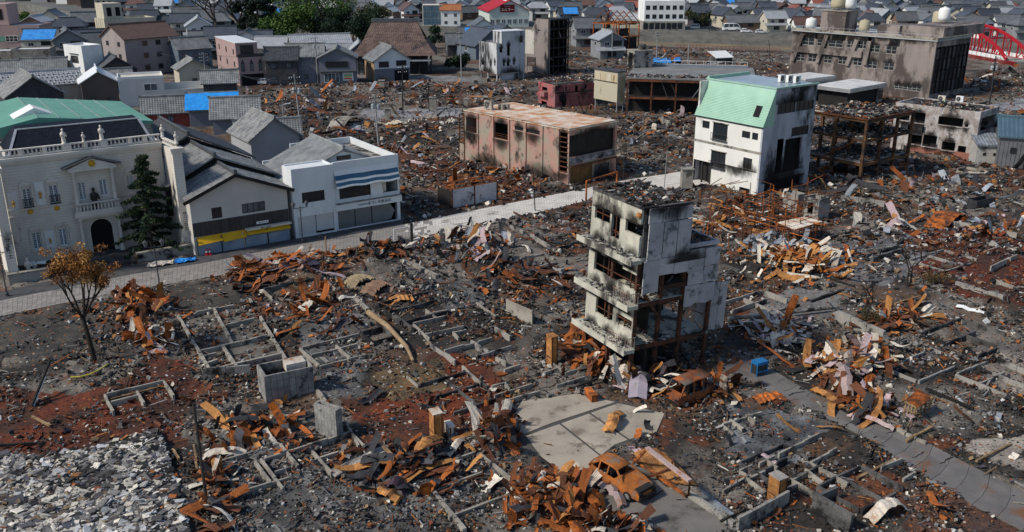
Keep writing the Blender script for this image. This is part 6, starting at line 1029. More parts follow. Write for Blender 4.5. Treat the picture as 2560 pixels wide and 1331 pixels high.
def rmesh(ax, L, W, he, hr, over=.6, hip=0.):
    mb = MB(); n = 2
    if hip:
        e = [(-over,-over),(L+over,-over),(L+over,W+over),(-over,W+over)]; h0 = he-.25; a_, c_ = Vector((hip,W/2,hr)), Vector((L-hip,W/2,hr)); q = [Vector((x,y,h0)) for x, y in e]
        mb.add(q+[a_, c_], [(0,1,5,4),(1,2,5),(2,3,4,5),(3,0,4)]); mb.add([p-Vector((0,0,.2)) for p in q], [(0,3,2,1)]); mb.beam(a_+Vector((0,0,.1)), c_+Vector((0,0,.1)), .35, .35)
    else:
        sl = (hr-he)/((W if ax == 'x' else L)/2); V = (lambda r, a, z: Vector((r,a,z))) if ax == 'x' else (lambda r, a, z: Vector((a,r,z))); R0, A0 = (L, W) if ax == 'x' else (W, L)
        for a, s in ((-over, 1), (A0+over, -1)):
            q = [V(-over,a,he-sl*over), V(R0+over,a,he-sl*over), V(R0+over,A0/2,hr), V(-over,A0/2,hr)]; mb.hexa([p-Vector((0,0,.22)) for p in q]+q)
        mb.beam(V(-over,A0/2,hr+.12), V(R0+over,A0/2,hr+.12), .4, .4)
    return mb.mesh('roof', ROOFS[0][1])
def wmesh(ax, L, W, he, hr, hip=0):
    mb = MB(); mb.box(0,0,-.4,L,W,he)
    if not hip:
        A0 = W if ax == 'x' else L; R0 = L if ax == 'x' else W; V = (lambda r, a, z: (r,a,z)) if ax == 'x' else (lambda r, a, z: (a,r,z))
        for r, t in ((0,.2),(R0-.2,.2)): mb.prism([V(r,0,he), V(r,A0,he), V(r,A0/2,hr-.15)], Vector(V(t,0,0)))
    return mb.mesh('wall', white)
wm_ = MB(); wm_.box(-.75,-.06,0,.75,.0,1.2); wm_.box(-.66,-.08,.09,-.04,-.061,1.11,1); wm_.box(.04,-.08,.09,.66,-.061,1.11,1); WIN = wm_.mesh('window', [white_frame, glass]); wm2 = MB(); wm2.box(-1.3,-.06,0,1.3,.0,1.5); wm2.box(-1.2,-.08,.09,-.06,-.061,1.4,1); wm2.box(.06,-.08,.09,1.2,-.061,1.4,1); WIN2 = wm2.mesh('window', [dark_frame, glass])
for ax, L, W, he, hr, hip in (('x',9,8,5.6,8.,0),('y',8,9.5,5.6,8.2,0),('x',10.5,8,5.4,7.8,2.5),('x',14,7.5,3.6,6.,0),('y',7,8,5.8,7.6,0),('x',8,7,6.2,8.8,0),('y',10.5,12,4.2,8.2,0)):
    low = None
    if he > 5: lb = MB(); lb.hexa([(-1.3,-1.5,2.5),(L+.3,-1.5,2.5),(L+.3,0,3.3),(-1.3,0,3.3),(-1.3,-1.5,2.65),(L+.3,-1.5,2.65),(L+.3,0,3.5),(-1.3,0,3.5)]); low = lb.mesh('pent_roof', ROOFS[0][1])
    TYPES.append((L, W, he, hr, wmesh(ax, L, W, he, hr, hip), rmesh(ax, L, W, he, hr, .6, hip), low))
def setm(o, m): s_ = o.material_slots[0]; s_.link = 'OBJECT'; s_.material = m
def town_house(loc, rz, ti, wi, ri, label, group, nwin=True):
    L, W, he, hr, wme, rme, low = TYPES[ti]; t_ = thing('town_house', label, 'house', loc, rz, group)
    w_ = obj('wall', wme, t_); setm(w_, WALLS[wi][1]); r_ = obj('roof', rme, t_); setm(r_, ROOFS[ri][1])
    if low is not None and nwin: lo_ = obj('pent_roof', low, t_); setm(lo_, ROOFS[ri][1])
    if nwin:
        for k in range(2): obj('window', WIN2 if k else WIN, t_, (L*(.28+.44*k), -.002, he-2.1))
        if he > 5: obj('window', WIN2, t_, (L*.5, -.002, .7))
        o = obj('window', WIN, t_, (-.002, W*.5, he-2.2)); o.rotation_euler = (0,0,-math.pi/2)
    if loc[2] > .3: t_.scale = (.85,.85,.9)
    return t_
MAN = [(o.location.x, o.location.y, o) for o in COL.objects if o.parent is None and o.type == 'EMPTY']
BLOCK = [(1610,76,20,16),(1230,69,22,26),(1055,66,22,12),(1475,112,16,14)]    # photo x, y, radius right (m), depth
blk = [(P(x, y).x, P(x, y).y, w, d) for x, y, w, d in BLOCK]
def where(px, k):
    seg = [(260,'beyond the pink block'),(520,'beyond the apartments'),(700,'behind the bare trees'),(900,'behind the evergreen grove'),(1060,'behind the temple'),(1220,'by the glass-fronted block'),(1420,'behind the red-roofed hall'),(1600,'behind the rusted frame'),(1730,'near the white office'),(1960,'above the embankment wall'),(2220,'behind the roof tanks'),(2420,'behind the red bridge'),(9999,'past the red bridge')]
    w = next(s for lim, s in seg if px < lim); return w+', '+['riverside row','second row','third row','fourth row','further back','farthest rows'][min(5, k)]
fbx = sorted([(p.x, p.y) for p in fb]); far_list = []
for k in range(42):
    x = -520.; 
    while x < 520:
        y = np.interp(x, [a for a, _ in fbx], [c for _, c in fbx])+12+k*12.5+random.uniform(-2.5,2.5); x += random.uniform(9.2,13.)
        if abs(x) > .60*y+15: continue
        if any(bx-9 < x < bx+bw and by-9 < y < by+bd for bx, by, bw, bd in blk): continue
        if random.random() < .06: continue
        far_list.append((y, x, k))
far_list.sort(); n_ind = 258; seen = {}
for i, (y, x, k) in enumerate(far_list[:n_ind]):
    ti = random.randrange(len(TYPES)); wi = random.choices(range(7), [6,4,2,2,1.2,4,1])[0]; ri = random.choices(range(5), [8,6,1.4,.9,2])[0]; rz = random.choice([0,0,math.pi/2*0,-.35,.3])+random.uniform(-.15,.15)+.1
    px, py = pix((x, y, .6)); lab = f'{WALLS[wi][0]} {TN[ti]} house with {ROOFS[ri][0]} roof {where(px, k)}'
    town_house((x, y, .6), rz, ti, wi, ri, lab, 'houses '+lab.split(' roof ')[1])
V_, F_, C_ = [], [], []
for y, x, k in far_list[n_ind:]:
    L, W = random.uniform(8,12), random.uniform(7,10); he = random.uniform(4.5,6); hr = he+random.uniform(2,3); a_ = random.uniform(-.4,.4); ca, sa = math.cos(a_), math.sin(a_); T = lambda u, v, z: (x+u*ca-v*sa, y+u*sa+v*ca, z+.6)
    n = len(V_); V_ += [T(0,0,-.4),T(L,0,-.4),T(L,W,-.4),T(0,W,-.4),T(0,0,he),T(L,0,he),T(L,W,he),T(0,W,he)]; F_ += [(n,n+1,n+5,n+4),(n+1,n+2,n+6,n+5),(n+3,n,n+4,n+7),(n+4,n+5,n+6,n+7)]
    wc = random.choice([(.6,.6,.58),(.5,.46,.38),(.2,.21,.22),(.16,.11,.09),(.05,.05,.055)]); C_ += [wc]*8; n = len(V_); o_ = .6
    rc = random.choice([(.045,.052,.064)]*5+[(.11,.115,.125)]*3+[(.13,.075,.06),(.24,.08,.06),(.02,.16,.5)][:random.randint(1,3)])
    V_ += [T(-o_,-o_,he-.3),T(L+o_,-o_,he-.3),T(L+o_,W/2,hr),T(-o_,W/2,hr),T(L+o_,W+o_,he-.3),T(-o_,W+o_,he-.3)]; F_ += [(n,n+1,n+2,n+3),(n+3,n+2,n+4,n+5)]; C_ += [rc]*6
    n = len(V_); V_ += [T(0,0,he),T(0,W,he),T(.01,W/2,hr-.2),T(0,W/2,he),T(L,0,he),T(L,W,he),T(L,W/2,hr-.2),T(L,W/2,he)]; F_ += [(n,n+3,n+2,n),(n,n+3,n+1,n+2),(n+4,n+7,n+5,n+6)][1:]; C_ += [wc]*8
    for q in range(3): n = len(V_); u = L*(.2+.3*q); zz = he-2; V_ += [T(u-.6,-.05,zz),T(u+.6,-.05,zz),T(u+.6,-.05,zz+1.1),T(u-.6,-.05,zz+1.1)]; F_ += [(n,n+1,n+2,n+3)]; C_ += [(.03,.035,.04)]*4
m_dist = mat('distant_town', (0,0,0), attr=True, fine=.15, bump=0, rough=.6)
tag(obj('distant_houses', npmesh('distant_houses', np.array(V_), np.array(F_), m_dist, np.array(C_))), 'packed roofs of the distant town', 'houses', kind='stuff')
# houses between the shops and the river (near side)
NEARH = [(140,150,30,1,2,1),(190,128,20,3,4,0),(60,150,10,0,1,1),(130,108,15,2,6,0),(190,100,25,5,0,1),(240,92,10,0,2,0),(150,88,5,3,0,4),(100,84,10,1,1,1),(60,96,0,4,3,4),(220,138,35,3,6,1),(480,132,20,3,2,1),(520,150,15,5,4,0),(470,108,20,1,0,4),(430,96,10,0,1,0),(500,92,12,2,2,1),(560,132,10,3,3,0),(590,146,8,4,0,1),(640,150,5,3,5,4),(440,80,10,5,6,1),(480,82,0,0,1,1),(400,84,12,3,4,0),(330,84,5,0,0,0),(1120,140,10,3,4,1),(1150,120,5,3,2,1),(1190,150,30,6,6,0),(1180,112,10,1,0,1),(1240,130,20,4,1,0),(1440,118,10,5,2,1),(1500,150,15,4,2,4),(540,86,0,1,5,1),(590,84,0,3,1,0)]
for i, (px, py, a_, ti, wi, ri) in enumerate(NEARH):
    lab = f'{WALLS[wi][0]} {TN[ti]} house with {ROOFS[ri][0]} roof {["tucked behind the shops","below the evergreens","beside the temple"][0 if px < 420 else 1 if px < 1000 else 2]}, {["nearest the river","halfway back","by the burnt lots"][0 if py < 100 else 1 if py < 135 else 2]}'
    town_house(tuple(P(px, py)), math.radians(a_), ti, wi, ri, lab, 'houses '+lab.split(' roof ')[1])
# tarpaulins on far roofs
m_t = MB(); n = 6; vs = [(i/n*5-.2, j/n*3.2, .25+.3*j*.78/n*3.2/.8*0+.1*((i*7+j*3) % 3)/3) for i in range(n+1) for j in range(n+1)]
hs = [o for o in COL.objects if o.name.startswith('town_house')]; random.shuffle(hs); tcount = 0; tm = mat('blue_tarpaulin_far', (.03,.20,.55), (.05,.28,.68), 1., rough=.5, fine=.15)
for o in hs:
    if tcount >= 9: break
    r_ = [c for c in o.children if c.name.startswith('roof')][0]; wl_ = [c for c in o.children if c.name.startswith('wall')][0]; ti = [i for i, t in enumerate(TYPES) if t[4] == wl_.data][0]
    if ti not in (0, 3, 5): continue
    L, W, he, hr = TYPES[ti][:4]; sl = (hr-he)/(W/2); u0 = random.uniform(0,2); u1 = random.uniform(L*.5,L); mbt = MB(); k = 6
    vs = [(u0+(u1-u0)*i/k, -.3+(W/2+.3)*j/k, he-.25+(sl*(-.3+(W/2+.3)*j/k))+.28+random.uniform(0,.12)) for i in range(k+1) for j in range(k+1)]
    mbt.add(vs, [(i*(k+1)+j, (i+1)*(k+1)+j, (i+1)*(k+1)+j+1, i*(k+1)+j+1) for i in range(k) for j in range(k)]); t_ = mbt.build('blue_tarp', tm, None, o.location); t_.rotation_euler = o.rotation_euler; t_.scale = o.scale
    tag(t_, 'blue tarpaulin on the roof of the '+o['label'].split(',')[0].replace(' roof ', ' roof ').split(' with ')[0]+' '+where(pix(o.location)[0], 0).split(',')[0], 'tarpaulin', 'blue tarpaulins on damaged roofs'); tcount += 1
# ---------------------------------------------------------------- trees
m_leaf = mat('foliage', (0,0,0), attr=True, fine=.2, bump=0, rough=.7, spec=.2); bark = mat('bark', (.06,.045,.035), (.035,.028,.024), 3., bump=.5, bsc=12); bark_b = mat('burnt_bark', (.014,.012,.011), (.03,.022,.016), 3., bump=.5, bsc=12)
def leafmesh(name, C, Rr, n, size, cols, flat=1., squash=.75, rs=None):
    rs = rs or np.random.default_rng(len(C)*7+n); C = np.array(C, float); Rr = np.array(Rr, float); w = Rr**2; idx = rs.choice(len(C), n, p=w/w.sum())
    d = rs.normal(size=(n,3)); d /= np.linalg.norm(d, axis=1)[:,None]; r = rs.uniform(.45,1.05,n)[:,None]; c = C[idx]+d*r*Rr[idx][:,None]*np.array([1,1,squash])
    a = rs.normal(size=(n,3)); a /= np.linalg.norm(a, axis=1)[:,None]; bb = np.cross(a, d+rs.normal(size=(n,3))*.8); bb /= np.linalg.norm(bb, axis=1)[:,None]+1e-9; s = (rs.uniform(.6,1.4,n)*size)[:,None]
    V = np.stack([c-a*s, c-bb*s*.6*flat, c+a*s, c+bb*s*.6*flat], 1).reshape(-1,3); Q = np.arange(4*n).reshape(-1,4)
    cc = np.array(cols)[rs.integers(0,len(cols),len(C))][idx]*rs.uniform(.7,1.35,(n,1)); return npmesh(name, V, Q, m_leaf, np.repeat(cc, 4, 0))
def limb(mb, p, d, L, r, depth, spread=.6, tips=None, nb=3, rs=random, up=.12):
    n = 3; q = p
    for i in range(n):
        d2 = (d+Vector((rs.uniform(-.16,.16), rs.uniform(-.16,.16), rs.uniform(-.05,.1)))).normalized(); e = q+d2*(L/n); mb.tube(q, e, r*(1-.3*i/n), r*(1-.3*(i+1)/n), 6 if r > .06 else 4, cap=False); q = e; d = d2
    if depth == 0:
        if tips is not None: tips.append(q)
        return
    for k in range(nb):
        a_ = rs.uniform(0, 6.28); v = Vector((math.cos(a_), math.sin(a_), rs.uniform(-.05,.5))).normalized(); limb(mb, q if k else q, (d*(1-spread)+v*spread+Vector((0,0,up))).normalized(), L*rs.uniform(.6,.8), r*.62, depth-1, spread, tips, nb, rs, up)
def tree(name, label, loc, h, kind, r=3., cols=((.03,.055,.02),(.045,.075,.025),(.02,.04,.018)), n=2200, size=.35, group=None, seed=0):
    rs = random.Random(seed+int(abs(loc[0])*10)); t_ = thing(name, label, 'tree', loc, 0, group); mb = MB(); tips = []
    if kind == 'bare':
        limb(mb, Vector((0,0,-.2)), Vector((0,0,1)), h*.34, h*.03, 4, .55, tips, 3, rs); mb.build('trunk', bark, t_)
    elif kind == 'broad':
        limb(mb, Vector((0,0,-.2)), Vector((0,0,1)), h*.4, h*.03, 2, .55, tips, 3, rs); mb.build('trunk', bark, t_); C = [Vector((rs.gauss(0,.5)*r, rs.gauss(0,.5)*r, h*rs.uniform(.35,.92))) for _ in range(16)]; Rr = [r*rs.uniform(.28,.5)*(1.15-.5*abs(c.z/h-.55)) for c in C]
        obj('crown', leafmesh('crown', C, Rr, n, size, cols), t_)
    elif kind == 'cedar':
        mb.tube((0,0,-.2), (rs.uniform(-.3,.3),0,h), h*.022, .05, 8, cap=False); mb.build('trunk', bark, t_); C = []; Rr = []
        for k in range(22): z = h*rs.uniform(.25,1.); q = r*(1.15-z/h)*rs.uniform(.3,1.); a_ = rs.uniform(0,6.28); C.append((q*math.cos(a_), q*math.sin(a_), z)); Rr.append(r*rs.uniform(.22,.4)*(1.3-.6*z/h))
        obj('crown', leafmesh('crown', C, Rr, n, size, cols, squash=.6), t_)
    return t_
DK = ((.012,.026,.014),(.02,.038,.018),(.008,.018,.012)); GR = ((.035,.075,.014),(.055,.10,.02),(.02,.045,.012),(.07,.115,.02)); BR = ((.05,.05,.02),(.035,.05,.02))
g_ = 'grove around the temple'
tree('bare_tree', 'tall spreading bare tree behind the mauve apartments', tuple(P(545,112)), 22, 'bare', group=g_); tree('bare_tree', 'second bare tree leaning by the dark cedars', tuple(P(596,110)), 20, 'bare', group=g_, seed=4); tree('bare_tree', 'bare reddish tree rising out of the evergreen grove', tuple(P(848,112)), 21, 'bare', group=g_, seed=9)
for px, py, h, lb in ((622,112,15,'tallest dark cedar beside the bare trees'),(652,114,17,'dark cedar in the middle of the tall pair'),(676,106,15,'dark cedar touching the bright evergreens')): tree('cedar_tree', lb, tuple(P(px,py)), h+7, 'cedar', 5.2, DK, 5200, .36, g_)
for px, py, h, r, c, lb in ((685,118,8,5.5,GR,'low bright evergreen at the foot of the cedars'),(728,116,13.5,8,GR,'bright evergreen left of the tallest crown'),(780,114,16,10,GR,'largest bright green evergreen of the grove'),(825,116,11.5,6,DK,'dark evergreen between the grove and the bare tree'),(882,120,11.5,7.,DK,'dark evergreen beside the temple'),(925,112,13.5,6.5,BR,'olive-brown tree rising behind the temple'),(1085,122,7,3.2,DK,'round dark evergreen at the end of the temple roof'),(1150,176,4,2.8,DK,'clipped dark bush below the soot-streaked building'),(62,68,6,3.,GR,'small green tree on the pink block terrace'),(1735,70,6.5,4.,BR,'round tree beside the white office'),(1190,125,4,2.5,DK,'low bush by the fallen roof near the temple')): tree('evergreen_tree', lb, tuple(P(px,py)), h, 'broad', r, c, 5200 if r > 4 else 1500, .34, g_ if px < 1000 else None)
for px, py, h in ((1900,14,7),(2100,10,8),(2165,16,6),(1905,22,6),(2230,6,8),(1400,8,6),(900,10,7),(300,8,8)): tree('evergreen_tree', f'distant green tree {where(px, 5).split(",")[0]}', tuple(P(px,py,.6)), h, 'broad', 4.5, GR, 900, .5, 'distant trees in town')
# conifer before the mansion
loc = P(383,628); t_ = thing('conifer', 'dark conifer with drooping boughs before the mansion', 'tree', loc); h = 10.2; mb = MB(); mb.tube((0,0,-.1), (-.5,.3,h), .2, .04, 8, cap=False); C = []; Rr = []; rs = random.Random(3)
for k in range(46):
    z = h*(.12+.86*k/45); q = ((1-z/h)*4.4+.4)*rs.uniform(.6,1.2); a_ = k*2.4+rs.uniform(-.4,.4); e = Vector((q*math.cos(a_), q*math.sin(a_), z-.25*q)); mb.tube((0,0,z), e, .05, .02, 4, cap=False)
    for f in (.35,.6,.85,1.): C.append(tuple(Vector((0,0,z)).lerp(e, f))); Rr.append(.22+.32*(1-f)+.1)
mb.build('trunk', bark, t_); obj('crown', leafmesh('crown', C, Rr, 11000, .22, ((.012,.026,.016),(.02,.036,.02),(.03,.05,.02)), .5, .45), t_)
# scorched street tree with brown crown
loc = P(238,905); t_ = thing('scorched_street_tree', 'scorched street tree with blackened trunk and rust-brown crown', 'tree', loc); mb = MB(); tips = []; rs = random.Random(5)
zf = zat(loc, 800); zt_ = zat(loc, 612); pts = [(0,0,-.1),(-.2,0,zf*.6),(-.4,.1,zf)]; rr_ = [.2,.17,.15]
for i in range(2): mb.tube(pts[i], pts[i+1], rr_[i], rr_[i+1], 9, cap=False)
fk = Vector(pts[2]); C = []; Rr = []; LH = zt_-zf
for d, L in (((-.5,0,1),1.),((.08,.2,1),1.05),((.4,-.1,1),1.),((-.22,-.3,1),1.),((.62,.1,.8),.75),((-.1,.4,1),.9),((.2,.5,1),.9)): limb(mb, fk, Vector(d).normalized(), LH*L*.36, .09, 2, .3, tips, 3, rs, .3)
for p in tips:
    if p.z > zf+LH*.42: C.append(tuple(p)); Rr.append(.42)
C += [(fk.x+.25+rs.gauss(0,.95), fk.y+rs.gauss(0,.9), zf+LH*rs.uniform(.52,.93)) for _ in range(42)]; Rr += [.5]*42; mb.build('trunk', bark_b, t_)
obj('crown', leafmesh('crown', C, Rr, 6500, .10, ((.22,.09,.025),(.30,.13,.03),(.12,.05,.02),(.36,.18,.05),(.16,.07,.02)), .7, .8), t_)
def snag(label, loc, h, stems, seed=0, depth=2):
    rs = random.Random(seed); t_ = thing('burnt_tree', label, 'tree', loc); mb = MB()
    for k in range(stems): a_ = k*6.28/stems+.3; limb(mb, Vector((.1*math.cos(a_),.1*math.sin(a_),-.1)), Vector((.28*math.cos(a_),.28*math.sin(a_),1)).normalized(), h*.5, h*.025, depth, .5, None, 3, rs)
    mb.build('trunk', bark_b, t_)
snag('charred two-stemmed tree on the red soil', P(2272,716), 3.4, 2, 1, 3); snag('charred bare tree beside the pink burnt building', P(1117,330), 4.2, 1, 2); snag('charred bare tree by the red-walled ruin', P(1462,292), 4.4, 2, 3, 3); snag('thin burnt sapling behind the broken kerb wall', P(2165,790), 3., 2, 8)
def shrub(label, loc, r, h, cols, n=1200):
    rs = np.random.default_rng(int(r*100)); t_ = thing('dry_shrub', label, 'shrub', loc); V = []; Q = []
    mb = MB()
    for k in range(90): a_ = rs.uniform(0,6.28); q = r*rs.uniform(.2,1); mb.tube((0,0,0), (q*math.cos(a_), q*math.sin(a_), h*rs.uniform(.5,1.)), .015, .006, 3, cap=False)
    mb.build('stem', bark, t_); C = [(rs.normal()*r*.4, rs.normal()*r*.4, h*rs.uniform(.3,.8)) for _ in range(10)]; obj('foliage', leafmesh('foliage', C, [r*.4]*10, n, .07, cols, .5), t_)
shrub('dry brown shrub beside the charred two-stemmed tree', P(2335,712), 1.5, 1.5, ((.12,.08,.03),(.08,.06,.025))); shrub('olive shrub behind the broken kerb wall', P(2170,815), 1.0, 1.6, ((.06,.05,.02),(.09,.07,.03)), 900); shrub('ochre dry bush in the yard by the red van', P(958,206), 1.6, 1.6, ((.16,.11,.02),(.10,.08,.02)), 700)
# ---------------------------------------------------------------- rubble: broken pieces nobody could count
BURN = [(1012,556),(1000,400),(745,385),(650,335),(600,232),(700,214),(1200,205),(1310,192),(1440,132),(1480,118),(1960,131),(2010,200),(2330,262),(2420,200),(2560,160),(2800,200),(2800,1500),(-200,1500),(-200,830),(0,792),(545,692),(1012,598)]
def rotmats(n, tilt, rs):
    yaw = rs.uniform(0, 2*np.pi, n); a = rs.normal(0, tilt, n); b = rs.normal(0, tilt, n)
    cy, sy, ca, sa, cb, sb = np.cos(yaw), np.sin(yaw), np.cos(a), np.sin(a), np.cos(b), np.sin(b); z = np.zeros(n); o = np.ones(n)
    Rz = np.stack([cy,-sy,z,sy,cy,z,z,z,o], -1).reshape(n,3,3); Rx = np.stack([o,z,z,z,ca,-sa,z,sa,ca], -1).reshape(n,3,3); Ry = np.stack([cb,z,sb,z,o,z,-sb,z,cb], -1).reshape(n,3,3); return Rz @ Rx @ Ry
BOXV = np.array([(-1,-1,-1),(1,-1,-1),(1,1,-1),(-1,1,-1),(-1,-1,1),(1,-1,1),(1,1,1),(-1,1,1)], float)*.5; BOXF = np.array(MB.BF[1:])
def chunks(X, Y, Z, D, cols, tilt, rs, jit=.22):
    n = len(X); V = BOXV[None]*D[:,None,:]*(1+rs.uniform(-jit, jit, (n,8,3))); V = np.einsum('nij,nkj->nki', rotmats(n, tilt, rs), V)+np.stack([X,Y,Z], 1)[:,None,:]
    F = BOXF[None]+(np.arange(n)*8)[:,None,None]; return V.reshape(-1,3), F.reshape(-1,4), np.repeat(cols, 8, 0)
m_rub = mat('rubble_pieces', (0,0,0), attr=True, fine=.35, bump=.25, bsc=10, rough=.85)
PALS = {'dark': ((.018,.017,.017),(.028,.026,.025),(.04,.037,.035),(.012,.012,.012)), 'grey': ((.13,.125,.118),(.22,.21,.2),(.085,.08,.078),(.08,.078,.09)), 'pale': ((.42,.39,.33),(.52,.48,.41),(.32,.29,.25),(.38,.38,.38)), 'rust': ((.27,.08,.018),(.15,.045,.018),(.08,.032,.018),(.30,.12,.035)), 'tan': ((.22,.15,.085),(.15,.10,.06),(.10,.075,.055)), 'red': ((.13,.035,.016),(.09,.028,.015),(.17,.05,.02))}
def pal(names, probs, n, rs):
    c = np.zeros((n,3)); k = rs.choice(len(names), n, p=np.array(probs)/sum(probs))
    for i, nm in enumerate(names): q = k == i; a = np.array(PALS[nm]); c[q] = a[rs.integers(0,len(a),q.sum())]
    return c*rs.uniform(.7,1.35,(n,1))
rs = np.random.default_rng(5)
def fan(n):
    s = rs.uniform(-.78,.78,n); t = rs.uniform(0,1,n); Y = 37*(ybank(s)*.99/37)**t; return s*Y, Y
def rubble(name, label, n, shape, probs, tilt, lift, dmul=1., wt=None):
    X, Y = fan(n); px, py = pixn(X, Y, 0.); k = inpoly(px, py, BURN) & (px > -60) & (px < 2620) & (py < 1400); X, Y = X[k], Y[k]
    H_, C_, D_, Fl = height(X, Y); px, py = pixn(X, Y, 0.); sc_ = 1400./(Y+20); wx = px+(fbm(X, Y, 1.3, 4, 91)-.5)*2.6*sc_; wy = py+(fbm(X, Y, 1.3, 4, 93)-.5)*1.3*sc_; F2 = np.zeros(len(X), bool)
    for poly in FLAT: F2 |= inpoly(wx, wy, poly)
    D_ = np.where(Fl & ~F2, .7, D_); Fl = Fl & F2; hh = heap_h(X, Y, *pixn(X, Y, 0.)); cl = fbm(X, Y, 2.6, 3, 61)
    keep = rs.uniform(0,1,len(X)) < np.clip(D_*dmul*np.clip((cl-.36)*5., .08, 1.8)+hh*.8, 0, 1); keep |= Fl & (rs.uniform(0,1,len(X)) < .03); keep &= ~Fl | (rs.uniform(0,1,len(X)) < .05); X, Y, H_, C_ = X[keep], Y[keep], H_[keep], C_[keep]; n = len(X)
    sc = np.clip(Y/66, .6, 1.9)[:,None]; D = shape(n)*sc; cols = pal(list(probs), list(probs.values()), n, rs); m = rs.uniform(0,1,n) < .22; cols[m] = C_[m]*rs.uniform(.6,1.8,(m.sum(),1))
    V, F, Cc = chunks(X, Y, np.maximum(H_, 0.)+D[:,2]*.3+rs.uniform(0,lift,n), D, cols, tilt, rs); o = tag(obj(name, npmesh(name, V, F, m_rub, Cc)), label, 'rubble', kind='stuff'); return n
U = rs.uniform
rubble('rubble_crumbs', 'charred crumbs and ash lumps strewn over the burnt lots', 115000, lambda n: np.stack([U(.06,.26,n),U(.05,.2,n),U(.04,.16,n)],1)*np.exp(np.clip(rs.normal(-.12,.45,(n,1)), -2, .75)), {'dark':5.,'grey':3.6,'pale':1.1,'rust':1.2,'tan':1.1}, .35, .05)
rubble('tile_shards', 'broken roof tiles and plaster shards over the burnt lots', 38000, lambda n: np.stack([U(.12,.36,n),U(.10,.28,n),U(.02,.045,n)],1), {'dark':3.4,'grey':3.2,'pale':1.2,'rust':1.6,'tan':.8}, .5, .08)
rubble('charred_sticks', 'charred laths, pipes and beam ends lying over the burnt lots', 22000, lambda n: np.stack([U(.3,1.6,n),U(.03,.09,n),U(.03,.07,n)],1), {'dark':5,'grey':1.6,'rust':2.4,'tan':1.,'pale':.4}, .22, .16)
rubble('metal_scraps', 'small torn scraps of rusted sheet over the burnt lots', 9000, lambda n: np.stack([U(.3,.9,n),U(.15,.45,n),U(.012,.03,n)],1), {'rust':4,'dark':2.5,'grey':2.,'pale':1.2,'tan':1.4}, .6, .14, .7)
# dense broken tile on the bottom floor slab
n = 14000; X = U(-32,-8,n*3); Y = U(38,58,n*3); px, py = pixn(X, Y, .22); k = inpoly(px, py, SLAB_SHARD) & (px > -60) & (py < 1380); X, Y = X[k], Y[k]; n = len(X); dk = np.clip((fbm(X, Y, 3., 3, 71)-.47)*7, 0, 1)
c1c = pal(['pale','grey','dark','tan'], [4,3.,1.2,.6], n, rs); c2c = pal(['dark','grey','pale','rust'], [4,2.5,.7,.5], n, rs); m = (rs.uniform(0,1,n) < dk); cols = np.where(m[:,None], c2c, c1c)*(.75+.5*fbm(X, Y, .8, 2, 79))[:,None]
V, F, Cc = chunks(X, Y, .24+U(0,.28,n)*fbm(X, Y, 1.2, 2, 73)*1.4, np.stack([U(.1,.45,n),U(.08,.32,n),U(.015,.04,n)],1)*np.exp(np.clip(rs.normal(0,.45,(n,1)),-1,.9)), cols, .16, rs); tag(obj('slab_tile_shards', npmesh('slab_tile_shards', V, F, m_rub, Cc)), 'layer of broken cream and grey roof tile on the floor slab', 'rubble', kind='stuff')
# loose debris lying on roofs and floors
def onslab(name, label, root, x0, x1, y0, y1, z, n, probs, hz_=.3, sz=1.):
    X, Y = U(x0,x1,n), U(y0,y1,n); M_ = np.array(root.matrix_world if root.matrix_world != Matrix() else root.matrix_basis); cols = pal(list(probs), list(probs.values()), n, rs); V, F, Cc = chunks(X, Y, z+U(0,hz_,n)*fbm(X, Y, 1.1, 2, 77), np.stack([U(.15,.6,n),U(.1,.3,n),U(.02,.1,n)],1)*sz, cols, .35, rs)
    V = (np.c_[V, np.ones(len(V))] @ M_.T)[:,:3]; tag(obj(name, npmesh(name, V, F, m_rub, Cc)), label, 'rubble', kind='stuff')
bpy.context.view_layer.update()
onslab('roof_rubble', 'charred roofing debris heaped on the gutted tower', CT['root'], .15, CT['LT']-.1, .3, CT['LL']-.1, CT['zr']+.0, 1500, {'dark':6,'rust':1.,'grey':2.2,'pale':.4}, .6)
onslab('terrace_rubble', 'charred debris on the lower roof of the gutted tower', CT['root'], CT['LT']+.2, CT['LM']-.2, .3, CT['LL']-.1, CT['zm']-.08, 500, {'dark':5,'rust':1.6,'grey':1.6}, .4)
for i, z in enumerate(CT['zs']): onslab('balcony_rubble', f'ash and plaster crumbs on the {["lowest","middle","upper"][i]} balcony of the gutted tower', CT['root'], -.85, CT['LT']*.9, .2, CT['LL']-.2, z+.02, 420, {'dark':2,'grey':3,'pale':1.5}, .25, .6)
for nm, lab in (('peeling_burnt_house','crumbled roofing on the peeling burnt house'),('rusted_shop_frame','crumpled roofing on the rusted shop frame'),('red_walled_ruin','charred debris inside the red-walled ruin'),('burnt_steel_hall','scattered debris on the burnt steel hall roof')):
    o = bpy.data.objects[nm]; d = {'peeling_burnt_house':(.4,9,.4,12,7.0,700),'rusted_shop_frame':(0,11,0,9,8.85,900),'red_walled_ruin':(.3,12,.3,4,5.0,500),'burnt_steel_hall':(0,23,.5,4,6.95,260)}[nm]
    if nm == 'peeling_burnt_house': d = (.4,5.5,.4,10,zat(o.location,281)-.1,500)
    onslab('roof_rubble', lab, o, d[0], d[1], d[2], d[3], d[4], d[5], {'dark':5,'rust':.9,'grey':2.4,'pale':.5}, .5, 1.2)
for z in (2.95,6.15): onslab('floor_rubble', 'ash heaps on the '+('lower' if z < 3 else 'upper')+' floor of the rusted shop frame', bpy.data.objects['rusted_shop_frame'], .3, 10.8, .4, 8.9, z, 700, {'dark':3,'grey':3,'pale':1.,'rust':.8}, .5, 1.1)
